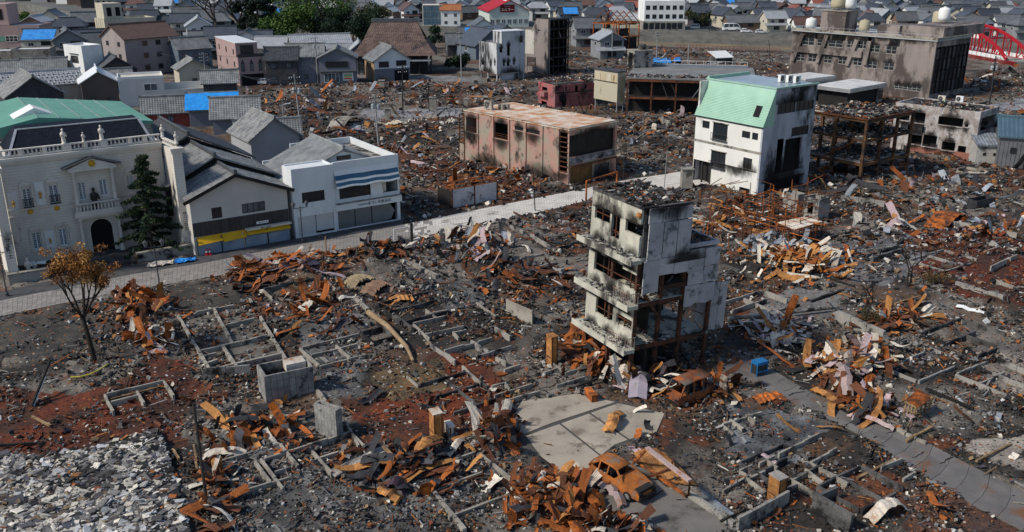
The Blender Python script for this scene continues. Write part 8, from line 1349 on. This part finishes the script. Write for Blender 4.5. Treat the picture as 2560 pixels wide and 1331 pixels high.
# ---------------------------------------------------------------- cars
def vehicle(name, label, loc, rz, L, W, prof, glassrow, m, mw, burnt=True, group=None, cat='car', wheel_r=.29, mroof=None):
    """prof: (x, z_belt, z_top, halfwidth at top) stations front to rear; z_top > z_belt where the cabin is"""
    t_ = thing(name, label, cat, loc, rz, group); mb = MB(); hw = W/2; n = len(prof); ring = []
    for x, zb, zt, ht in prof:
        k = 1. if .12 < (x/L+.5) < .88 else .86; ring.append([(x,-hw*k,.30),(x,-hw*k*1.0,zb*.62),(x,-hw*k*.96,zb),(x,hw*k*.96,zb),(x,hw*k,zb*.62),(x,hw*k,.30)])
    vs = [p for r in ring for p in r]; fs = []
    for i in range(n-1):
        for j in range(5):
            if j == 2 and prof[i][2] > prof[i][1]+.1 and prof[i+1][2] > prof[i+1][1]+.1: continue
            a = i*6+j; fs.append((a, a+1, a+7, a+6))
        fs.append((i*6+5, i*6, i*6+6, i*6+11))
    fs += [tuple(range(6))[::-1], tuple(range((n-1)*6, n*6))]; mb.add(vs, fs); body = mb.build('body', m, t_)
    cab = [p for p in prof if p[2] > p[1]+.02]; tops = [p for p in cab if p[2] > p[1]+.3]; mb = MB(); rv = []
    for x, zb, zt, ht in tops: rv += [(x,-ht,zt-.04),(x,-ht*.8,zt),(x,0,zt+.03),(x,ht*.8,zt),(x,ht,zt-.04)]
    rv += [(x,y*.98,z-.05) for x,y,z in rv]; k = len(tops); o_ = 5*k; fs = []
    for i in range(k-1):
        for j in range(4): a = i*5+j; fs += [(a,a+1,a+6,a+5), (o_+a+5,o_+a+6,o_+a+1,o_+a)]
        fs += [(i*5,i*5+5,o_+i*5+5,o_+i*5), (i*5+4,o_+i*5+4,o_+i*5+9,i*5+9)]
    fs += [(0,o_,o_+1,1),(1,o_+1,o_+2,2),(2,o_+2,o_+3,3),(3,o_+3,o_+4,4)]; e = (k-1)*5; fs += [(e,e+1,o_+e+1,o_+e),(e+1,e+2,o_+e+2,o_+e+1),(e+2,e+3,o_+e+3,o_+e+2),(e+3,e+4,o_+e+4,o_+e+3)]; mb.add(rv, fs); smooth(mb.build('roof', mroof or m, t_))
    first, last = tops[0], tops[-1]; cb0 = cab[0] if cab[0] != first else prof[max(0,prof.index(first)-1)]; cbl = prof[min(n-1, prof.index(last)+1)]
    pil = [((cb0[0],cb0[1]),(first[0],first[2]-.05))]+[((x,zb),(x,zt-.05)) for x,zb,zt,ht in tops[1:-1]]+[((cbl[0],cbl[1]),(last[0],last[2]-.05))]
    for s in (-1, 1):
        for (x0,z0),(x1,z1) in pil: mb = MB(); mb.beam((x0,s*hw*.93,z0-.04), (x1,s*first[3]*.97,z1), .09, .07); mb.build('pillar', m, t_)
        if not burnt:
            mb = MB(); a = [(pil[0][0][0],s*hw*.925,pil[0][0][1]),(pil[-1][0][0],s*hw*.925,pil[-1][0][1]),(pil[-1][1][0],s*first[3]*.96,pil[-1][1][1]),(pil[0][1][0],s*first[3]*.96,pil[0][1][1])]; mb.quad(*a); mb.build('side_window', glass, t_)
    if not burnt:
        for pl_ in (pil[0], pil[-1]): (x0,z0),(x1,z1) = pl_; mb = MB(); mb.quad((x0,-hw*.88,z0),(x0,hw*.88,z0),(x1,first[3]*.92,z1),(x1,-first[3]*.92,z1)); mb.build('windscreen', glass, t_)
    else:
        mb = MB(); mb.box(-L*.38,-hw*.85,.3,L*.25,hw*.85,.36); mb.box(-.3,-hw*.7,.36,.15,-.08,.62); mb.box(-.3,.08,.36,.15,hw*.7,.62); mb.box(-.4,-hw*.7,.62,-.28,-.08,1.05); mb.box(-.4,.08,.62,-.28,hw*.7,1.05); mb.box(-1.2,-hw*.75,.36,-.8,hw*.75,.7); mb.build('seat_frame', black, t_)
    for sx in (.30, -.31):
        for s in (-1, 1):
            mb = MB(); mb.tube((sx*L,s*(hw-.20),wheel_r), (sx*L,s*(hw+.01),wheel_r), wheel_r, n=16); w_ = mb.build('wheel', mw, t_); mb = MB(); mb.tube((sx*L,s*(hw+.012),wheel_r), (sx*L,s*(hw+.03),wheel_r), wheel_r*.6, n=12); mb.build('rim', alu, w_)
    for s in (-1, 1): mb = MB(); mb.box(L*.485,s*hw*.62-.16,.55,L*.505,s*hw*.62+.16,.72); mb.build('headlight', void if burnt else glass_pale, t_)
    mb = MB(); mb.box(L*.47,-hw*.8,.3,L*.52,hw*.8,.5); mb.build('bumper', black if burnt else m, t_); return t_
carrust = mat('car_rust', (.40,.125,.02), (.22,.075,.022), 1.4, rough=.8, fine=.2, soot=.28, ssc=1., sc3=(.17,.14,.11), bump=.3); vanrust = mat('van_rust', (.30,.085,.02), (.12,.04,.018), 1.4, rough=.85, fine=.25, soot=.4, ssc=1., sc3=(.08,.075,.07))
pa, pb = P(1497,1185), P(1612,1252); d = pb-pa; c = (pa+pb)/2; hatch = [(2.0,.62,.62,.5),(1.75,.80,.80,.55),(1.05,.93,.93,.6),(.85,.95,.97,.62),(.15,.96,1.42,.60),(-.45,.97,1.52,.62),(-1.15,.98,1.49,.60),(-1.7,.98,1.36,.56),(-1.98,.92,.93,.55),(-2.02,.6,.6,.5)]
hatch = [(x,zb,zt,ht) for x,zb,zt,ht in hatch]
car = vehicle('burnt_car', 'burnt-out rust-orange hatchback on the cracked drive', (c.x,c.y,.02), math.atan2(d.y,d.x), 4.05, 1.7, hatch, None, carrust, black, True)
mb = MB(); mb.box(1.3,-.62,.5,1.95,.62,.84); mb.build('engine_bay', black, car)
pa, pb = P(1758,985), P(1688,1010); d = pb-pa; c = (pa+pb)/2; vanp = [(1.7,.7,.7,.6),(1.6,.95,.97,.62),(1.15,1.0,1.78,.66),(.3,1.0,1.88,.68),(-.6,1.0,1.88,.68),(-1.5,1.0,1.84,.66),(-1.66,.98,1.0,.62),(-1.7,.6,.6,.6)]
van = vehicle('burnt_van', 'burnt-out rust-red box van against the gutted tower', (c.x,c.y,-.12), math.atan2(d.y,d.x), 3.4, 1.5, vanp, None, vanrust, black, True, cat='van')
redp = mat('red_car_paint', (.35,.015,.03), None, rough=.3, fine=.05, bump=0); sil = mat('silver_car_paint', (.5,.51,.52), None, rough=.3, fine=.05, bump=0); dkc = mat('dark_car_paint', (.03,.032,.04), None, rough=.3, fine=.05, bump=0); tyre = mat('tyre', (.015,.015,.016), None)
for nm, lb, px, py, a, pr, m, z, cat in (('parked_van','red van parked beside the gable shop',875,204,-80,vanp,redp,0,'van'),('parked_car','dark car parked before the dark eaves house',690,214,5,hatch,dkc,0,'car'),('parked_car','silver car parked before the dark eaves house',668,212,5,hatch,sil,0,'car'),('parked_car','dark car on the far embankment road',1783,76,0,hatch,dkc,.6,'car'),('camper_van','large white van on the far embankment road',1828,78,0,vanp,white,.6,'van'),('parked_car','white car beside the large white van',1866,82,0,hatch,white,.6,'car'),('parked_car','silver car above the embankment past the brown houses',1903,84,0,hatch,sil,.6,'car'),('small_truck','white pickup truck beside the white office',1737,73,180,vanp,white,.6,'truck')):
    p = P(px, py, z); o = vehicle(nm, lb, (p.x,p.y,z), math.radians(a), 4.05 if pr is hatch else 3.4, 1.65, pr, None, m, tyre, False, cat=cat)
    if nm == 'camper_van': o.scale = (1.9,1.3,1.5)
# ---------------------------------------------------------------- hero wreckage
def arched(name, label, a, c, w, rise, m, n=12, cat='metal panel', rib=0.):
    p, q = P(*a), P(*c); d = q-p; t_ = MB(); L = d.length; sd = Vector((-d.y, d.x, 0)).normalized()*w/2
    vs = []
    for i in range(n+1): f = i/n; z = rise*math.sin(math.pi*f)+.15; pt = d*f+Vector((random.gauss(0,.04),random.gauss(0,.04),random.gauss(0,.05))); rr_ = rib*((i % 2)-.5); vs += [pt-sd+Vector((0,0,z-.06+rr_)), pt+Vector((0,0,z+.1+rr_)), pt+sd+Vector((0,0,z-.06+rr_))]
    k = len(vs); vs += [v-Vector((0,0,.03)) for v in vs]; fs = []
    for i in range(n):
        for j in range(2): a_ = i*3+j; fs += [(a_,a_+1,a_+4,a_+3),(k+a_+3,k+a_+4,k+a_+1,k+a_)]
        fs += [(i*3,i*3+3,k+i*3+3,k+i*3),(i*3+2,k+i*3+2,k+i*3+5,i*3+5)]
    t_.add(vs, fs); return tag(t_.build(name, m, None, (p.x,p.y,gz(p.x,p.y))), label, cat)
arched('curved_panel', 'pale curved metal panel arching over the ash at the bottom edge', k8(1150,1250), k8(1425,1160), .8, .9, tin_pale); arched('corrugated_sheet', 'tan corrugated sheet rearing up behind the fallen duct', (868,722), (925,700), 1.6, .7, mat('tan_corrugated', (.30,.24,.14), (.20,.15,.09), 1.), 16, rib=.14); arched('corrugated_sheet', 'brown ribbed sheet curled beside the tan corrugated sheet', (915,738), (965,715), 1.7, .5, mat('brown_corrugated', (.22,.13,.085), (.14,.085,.06), 1.), 14, rib=.16); arched('corrugated_sheet', 'fan-shaped orange corrugated sheet past the brown ribbed sheet', (968,757), (1035,748), 1.5, .35, rust_gold, 12, rib=.1); arched('yellowed_sheet', 'long buckled yellow sheet among the ash right of the pale heap', k7(1140,1105), k7(1330,1200), .7, .25, mat('yellowed_sheet', (.50,.40,.22), (.42,.32,.17), 1.)); arched('white_board', 'clean white board lying on the dark tile debris', k7(1790,752), k7(1990,805), .62, .05, white, 4, 'board')
arched('pink_strip', 'long pink strip draped across the lane', k8(990,430), k8(1345,548), .5, .25, tin_pink); arched('orange_strip', 'broad rust strip curling onto the lane', k8(725,240), k8(960,385), .8, .3, rust_gold); arched('pink_strip', 'upright pink strip folded above the lane', k8(905,90), k8(985,330), .75, .9, tin_pink); arched('bent_sheet', 'pale stained panel leaning on the burnt car', k5(850,965), k5(1045,1150), .62, .5, tin_pink); arched('curled_sheet', 'orange curled sheet beside the pale leaning panel', k5(720,1030), k5(860,1145), .9, .35, rust); arched('pale_strip', 'bent pale strip at the bottom of the drive', k5(1085,1240), k5(1280,1331), .6, .2, tin_pale); arched('golden_plank', 'split golden panel standing on the beige yard', k5(925,580), k5(1010,420), .75, .5, rust_gold); arched('wall_fragment', 'large lilac wall panel fallen against the tower leg', k5(1150,310), k5(1180,130), 1.3, .9, mat('lilac_panel', (.33,.28,.32), (.25,.22,.26), .8, soot=.2, fine=.1, bump=.05), 3); arched('white_board', 'white board propped beside the lilac wall panel', k5(1040,225), k5(1060,105), .7, .8, tin_pale)
arched('rust_sheet', 'broad flat rust sheet among the small purple scraps by the lane', k8(270,330), k8(470,290), 1.1, .15, rust); arched('purple_drum_lid', 'dark purple bent plate in the ash heap', k4(1130,1010), k4(1300,1040), .9, .6, mat('purple_plate', (.07,.035,.05), (.05,.03,.04), 1., rough=.5)); arched('rust_gutter', 'golden rusted trough below the purple plate', k4(1045,1050), k4(1245,1125), .7, .35, rust_gold); arched('rust_trough', 'tan rusted trough slanting in the ash heap', k4(1365,800), k4(1540,660), .8, .4, rust_gold); arched('white_scrap', 'torn white sheet corner beside the rusted locker', k4(1590,780), k4(1720,645), .5, .3, tin_pale); arched('cream_sheet', 'large cream sheet in the far ruins below the utility pole', cF(1760,200), cF(1925,180), 2.4, .5, mat('cream_sheet', (.5,.45,.32), (.4,.35,.25), 1.)); arched('pale_roof_shell', 'pale curved roof shell beside the red frame in the far ruins', cF(1320,220), cF(1480,150), 3., 1.2, conc_light)
arched('rust_roof_fall', 'upturned orange corrugated roof piece on the red soil', (2335,575), (2395,540), 2.4, .9, rust, 14, rib=.1); arched('lilac_strip', 'lilac sheet sliding off the upturned roof piece', (2350,575), (2385,545), .8, .6, tin_pink)
mb = MB(); p0, p1, p2 = P(*k3(1150,700)), P(*k3(1450,950)), P(*k3(1500,1045)); m_ = P(*k3(1300,800)); z = Vector((0,0,.6))
pts = [p0+z*1.2, m_+z, p1+z*.7, p2+z*.4]
for i in range(3): mb.tube(pts[i]-p0, pts[i+1]-p0, .26-.05*i, .21-.05*i, 10, cap=True)
tag(mb.build('fallen_duct', mat('tan_pipe', (.30,.21,.12), (.2,.13,.08), 1.2, soot=.2), None, (p0.x,p0.y,0)), 'long tan duct fallen across the middle of the ruins', 'duct')
p0, p1 = P(*k7(60,880)), P(*k7(900,780)); t_ = thing('fallen_pole', 'grey utility pole fallen across the lane behind the tower', 'pole', (p0.x,p0.y,0)); mb = MB(); d = p1-p0; mb.tube((0,0,.5), (d.x,d.y,.4), .2, .15, 10); mb.build('shaft', conc, t_); mb = MB(); mb.beam((d.x*.93,d.y*.93-.6,.5), (d.x*.93,d.y*.93+.6,.55), .1, .1); mb.build('crossarm', dark_frame, t_)
def leaning(name, label, a, top, h, r, m, cat='pole', extra=None):
    p = P(*a); b_ = P(*top, h); t_ = MB(); t_.tube((0,0,-.2), b_-p, r, r*.8, 8); return tag(t_.build(name, m, None, (p.x,p.y,gz(p.x,p.y)*0)), label, cat)
leaning('charred_post', 'slender charred post leaning above the tile slab', (518,1266), (484,1010), 5.4, .1, wood_char); leaning('leaning_pipe', 'black pipe with white strips leaning at the picture edge', k9(225,375), k9(390,0), 2.4, .1, black, 'pipe'); leaning('white_strip', 'white plastic strip hanging along the black leaning pipe', k9(235,370), k9(345,130), 1.2, .12, white, 'strip')
mb = MB(); a = [P(*k9(x,y), .25) for x, y in ((545,135),(620,130),(700,110),(770,75),(830,35))]
for i in range(4): mb.tube(a[i]-a[0], a[i+1]-a[0], .05, n=6)
tag(mb.build('yellow_hose', mat('yellow_hose', (.5,.45,.06), None), None, a[0]), 'yellow hose lying in the ash below the scorched tree', 'hose')
for px, py, top, lb in ((778,640,612,'pale wooden stake at the kerb, nearest the rusty heap'),(816,640,593,'taller pale stake at the kerb opposite the white shop'),(922,628,590,'grey steel stake further along the kerb'),(775,645,618,'thin dark stake beside the pale wooden stake'),(1030,620,560,'black corner post at the end of the barrier')): p = P(px, py); mb = MB(); h = zat(p, top); mb.tube((0,0,-.2), (.03,.02,h), .07 if px < 1000 else .16, n=7); mb.tube((.03,.02,h), (.03,.02,h+.04), .09 if px < 1000 else .18, n=7); tag(mb.build('stake', wood_pale if 'wooden' in lb or 'taller' in lb else (alu if 'steel' in lb else wood_char), None, (p.x,p.y,0)), lb, 'stake')
# rust frame with sagging sheet beside the car
q = [P(*k5(*x)) for x in ((1120,760),(1230,900),(1620,1010),(1400,780))]; c0 = P(*k5(1330,860)); t_ = thing('collapsed_carport', 'collapsed rusty carport frame with sagging sheet beside the burnt car', 'carport', (c0.x,c0.y,0)); zs_ = [.5,.35,.3,.8]; mb = MB(); nn = 8
W_ = [[q[0].lerp(q[3], i/nn).lerp(q[1].lerp(q[2], i/nn), j/nn)-c0+Vector((0,0,.35+.45*math.sin(math.pi*i/nn)*math.cos(j*.5)+.06*(i % 2))) for j in range(nn+1)] for i in range(nn+1)]; mb.add([W_[i][j] for i in range(nn+1) for j in range(nn+1)], [(i*(nn+1)+j,(i+1)*(nn+1)+j,(i+1)*(nn+1)+j+1,i*(nn+1)+j+1) for i in range(nn) for j in range(nn)]); mb.build('sagging_sheet', rust_gold, t_)
T_ = lambda x, y, z: P(*k5(x,y), z)-c0
for a, b_, w, m in ((T_(1225,680,2.0),T_(1560,935,2.2),.28,tin_pink),(T_(1545,1050,0),T_(1562,935,2.2),.12,rust_dark),(T_(1225,690,1.9),T_(1120,800,.2),.12,rust),(T_(1230,905,.2),T_(1410,845,.9),.12,rust_dark),(T_(1410,845,.9),T_(1430,760,.6),.1,rust_dark),(T_(1130,770,.25),T_(1530,1050,.15),.18,rust)): mb = MB(); mb.beam(a, b_, w, .14); mb.build('frame_member', m, t_)
p = P(1897,935); t_ = thing('blue_machine', 'bright blue generator with dark cage standing on the lane', 'generator', (p.x,p.y,0), math.radians(25)); bl = mat('machine_blue', (.01,.16,.42), (.015,.12,.3), 2., rough=.4); mb = MB(); mb.box(-.5,-.36,.86,.5,.36,1.1); mb.build('hood', bl, t_); mb = MB(); mb.box(-.45,-.32,.12,.45,.32,.84); mb.build('engine', dark_frame, t_)
for x in (-.5,.44):
    for y in (-.36,.30): mb = MB(); mb.box(x,y,0,x+.06,y+.06,.86); mb.build('frame_post', bl, t_)
mb = MB(); mb.box(-.52,-.39,.3,.52,-.362,.42); mb.build('side_panel', bl, t_)
# ---------------------------------------------------------------- lamps, poles and wires
ir = mat('cast_iron', (.05,.052,.055), None, rough=.5, fine=.1)
def lamp(label, base, top, ang):
    p = P(*base); h = zat(p, top); t_ = thing('street_lamp', label, 'street lamp', (p.x,p.y,0), math.radians(ang), 'twin lantern street lamps'); mb = MB(); mb.lathe((0,0,-.1), [(.16,0),(.16,.35),(.09,.45),(.06,.9),(.05,h-.7),(.07,h-.6),(.05,h-.5)], 9); mb.build('post', ir, t_); mb = MB(); mb.tube((-.75,0,h-.75), (.75,0,h-.75), .035, n=6); mb.tube((-.4,0,h-.75), (0,0,h-1.1), .025, n=6); mb.tube((.4,0,h-.75), (0,0,h-1.1), .025, n=6); mb.build('crossarm', ir, t_)
    for x in (-.72,.72): mb = MB(); mb.lathe((x,0,h-.72), [(.08,0),(.12,.08),(.2,.42)], 6); l_ = mb.build('lantern', glass_pale, t_); mb = MB(); mb.lathe((x,0,h-.29), [(.26,0),(.2,.1),(.06,.22),(.03,.3)], 6); mb.build('lantern_cap', ir, l_)
lamp('twin lantern street lamp standing before the mansion', (400,724), 598, 20); lamp('twin lantern street lamp before the white shop', (757,606), 503, 30); lamp('twin lantern street lamp beside the mansion pillar', (18,740), 612, 20)
polem = mat('pole_concrete', (.30,.30,.29), (.24,.24,.235), 1., fine=.1)
PTOP = {}
def pole(key, label, base, top, trans=False, arms=2, r=.16, m=polem, rz=.6):
    p = P(*base); h = zat(p, top[1]); q = P(top[0], top[1], h); tl = Vector((q.x-p.x, q.y-p.y, h)) ; t_ = thing('utility_pole', label, 'utility pole', (p.x,p.y,0), 0, 'utility poles'); mb = MB(); mb.tube((0,0,-.3), tl, r, r*.65, 8); mb.build('shaft', m, t_)
    for k in range(arms):
        f = 1-.06-.09*k; c = tl*f; dx, dy = .9*math.cos(rz), .9*math.sin(rz); mb = MB(); mb.beam(c-Vector((dx,dy,0)), c+Vector((dx,dy,0)), .09, .1); a_ = mb.build('crossarm', dark_frame, t_)
        for s in (-.95,-.5,.5,.95): mb = MB(); mb.lathe(c+Vector((dx*s,dy*s,.05)), [(.03,0),(.06,.05),(.06,.16),(.02,.2)], 6); mb.build('insulator', white, a_)
    if trans:
        for s in (-1, 1): mb = MB(); mb.lathe(tl*.72+Vector((.42*s,.1,0)), [(.24,0),(.26,.1),(.26,.75),(.15,.85)], 10); mb.build('transformer', mat('transformer_grey', (.33,.36,.38), None, rough=.5), t_)
    PTOP[key] = Vector((p.x,p.y,0))+tl; return t_
pole('a', 'tall utility pole with transformers above the far ruins', (756,352), (735,186), True, 3); pole('b', 'utility pole with blue box behind the white shop', (947,364), (936,238), True); pole('c', 'short grey pole left of the tall transformer pole', (711,314), (705,248), False, 1); pole('d', 'pole carrying lamps beside the gable shop', (795,209), (787,88), True, 2); pole('e', 'dark pole in the ruins before the ochre-sided house', (1007,287), (1006,163), False, 2, .15, wood_char); pole('f', 'thin dark pole near the far cleared lane', (1073,281), (1070,208), False, 1, .1, wood_char); pole('g', 'utility pole below the temple precinct', (1154,198), (1150,76), False, 2); pole('h', 'pole with many crossarms beside the mauve apartments', (349,186), (336,100), True, 3); pole('i', 'pole beside the black tiled house', (517,220), (508,132), False, 3); pole('j', 'pole before the pink block', (86,124), (79,72), False, 2); pole('k', 'dark pole loaded with transformers near the red bridge', (2473,266), (2490,140), True, 3, .17, dark_frame); pole('l', 'tall pole on the river bank beside the blue tarps', (1641,150), (1644,78), False, 2); pole('m', 'bare pole on the river bank', (1720,160), (1722,110), False, 0); pole('n', 'pole by the rusted house frame', (1530,150), (1531,70), False, 1); pole('o', 'thin steel pole on the street beside the green building', (1660,474), (1668,376), False, 0, .06, alu); pole('p', 'thin dark pole on the street beside the pink building', (1338,527), (1333,430), False, 0, .07, dark_frame); pole('q', 'lone bent pole in the river-side ruins', (1926,156), (1922,100), False, 0, .1, wood_char); pole('r', 'steel pole at the pink building corner', (1558,452), (1560,376), False, 0, .06, dark_frame)
def wire(a, c, sag, n, lbl):
    for k in range(n):
        o = Vector((.5*k-.5*(n-1)/2, .2*k, -.25*k)); p0, p1 = a+o, c+o; mb = MB(); pts = [p0.lerp(p1, i/12)-Vector((0,0,sag*4*(i/12)*(1-i/12))) for i in range(13)]
        for i in range(12): mb.tube(pts[i]-p0, pts[i+1]-p0, .02, n=3, cap=False)
        tag(mb.build('overhead_wire', dark_frame, None, p0), lbl if k == 0 else lbl.replace('upper', ['second','third','lowest'][min(k-1,2)]), 'wire', 'overhead wires')
for a, c, s, n, l in (('d','a',2.,3,'upper wire between the gable shop pole and the transformer pole'),('a','b',2.2,2,'upper wire between the transformer pole and the blue-box pole'),('i','a',2.5,3,'upper wire from the black tiled house to the transformer pole'),('h','i',2.,3,'upper wire between the mauve apartments and the black tiled house'),('c','a',.8,1,'upper slack wire from the short grey pole'),('i','d',2.4,2,'upper wire crossing before the pink arched house'),('g','e',1.6,1,'upper wire sagging from the temple pole'),('j','h',2.2,2,'upper wire across the left-hand roofs'),('n','l',1.5,2,'upper wire along the river bank')): wire(PTOP[a], PTOP[c], s, n, l.replace('left-hand ',''))
wire(PTOP['k'], P(2700,150,9), 1., 3, 'upper wire running on past the red bridge'); wire(PTOP['b']-Vector((0,0,1)), P(1040,330,1.), .8, 1, 'upper broken wire drooping into the ruins')
# quay railing on the burnt side
a, c = P(1690,122), P(1950,131); d = c-a; t_ = thing('quay_railing', 'red-brown railing along the burnt river bank', 'railing', (a.x,a.y,0)); rl = mat('railing_red', (.16,.05,.045), None)
for i in range(26): mb = MB(); mb.box(d.x*i/25-.05,d.y*i/25-.05,0,d.x*i/25+.05,d.y*i/25+.05,1.2); mb.build('post', rl, t_)
for z in (.4,.8,1.2): mb = MB(); mb.beam((0,0,z), (d.x,d.y,z), .06, .08); mb.build('rail', rl, t_)
# small things by the shops
def cloth(name, label, pts, m, z=.06, cat='tarpaulin'):
    q = [P(*p) for p in pts]; c = sum(q, Vector())/4; mb = MB(); n = 10; vs = []
    for i in range(n+1):
        for j in range(n+1): p = q[0].lerp(q[1], i/n).lerp(q[3].lerp(q[2], i/n), j/n)-c; vs.append((p.x+random.uniform(-.06,.06), p.y+random.uniform(-.06,.06), z+random.uniform(0,.22)))
    mb.add(vs, [(i*(n+1)+j,(i+1)*(n+1)+j,(i+1)*(n+1)+j+1,i*(n+1)+j+1) for i in range(n) for j in range(n)]); tag(mb.build(name, m, None, (c.x,c.y,0)), label, cat)
cloth('crumpled_tarp', 'crumpled blue tarpaulin on the pavement before the mansion', ((436,662),(486,655),(492,648),(440,652)), blue_tarp); cloth('grey_sheeting', 'grey plastic sheeting along the mansion forecourt wall', ((368,672),(432,662),(436,653),(372,660)), tin_pale, .05, 'sheeting'); cloth('far_tarp', 'blue tarpaulin spread in the far ruins beyond the steel hall', ((1632,160),(1678,163),(1676,150),(1634,148)), blue_tarp, .4); cloth('far_tarp', 'small bunched blue tarpaulin beside the larger one in the far ruins', ((1683,160),(1701,161),(1700,150),(1686,150)), blue_tarp, .6); cloth('white_cloth', 'white cloth lying on the forecourt wall by the fountain', ((70,694),(120,688),(120,682),(72,686)), white, 1.1, 'cloth')
for px, py, lb in ((517,638,'red and white traffic cone at the yellow-awning shop corner'),(525,637,'second cone lying close by the first shop corner cone')):
    p = P(px, py); t_ = thing('traffic_cone', lb, 'traffic cone', (p.x,p.y,0), 0, 'cones by the shop'); mb = MB(); mb.box(-.2,-.2,0,.2,.2,.05); mb.build('base', red_paint, t_); mb = MB(); mb.lathe((0,0,.05), [(.15,0),(.04,.65)], 10); cn = mb.build('cone', red_paint, t_); mb = MB(); mb.lathe((0,0,.28), [(.115,0),(.085,.18)], 10); mb.build('white_band', white, cn)
p = P(1885,158); b = Bld('pale_roofed_hut', 'small hut with bright tilted roof in the river-side ruins', 'hut', (1790,160), 20, LR=5, LL=4, h=2.2); mb = MB(); mb.box(0,0,-.2,5,4,1.6); mb.build('wall', conc_dark, b.root); gable(b.root, 'x', -.3, 5.3, -.4, 3.9, 4.4, 1.6, 3., 2.9, white, 0, ridge=False)
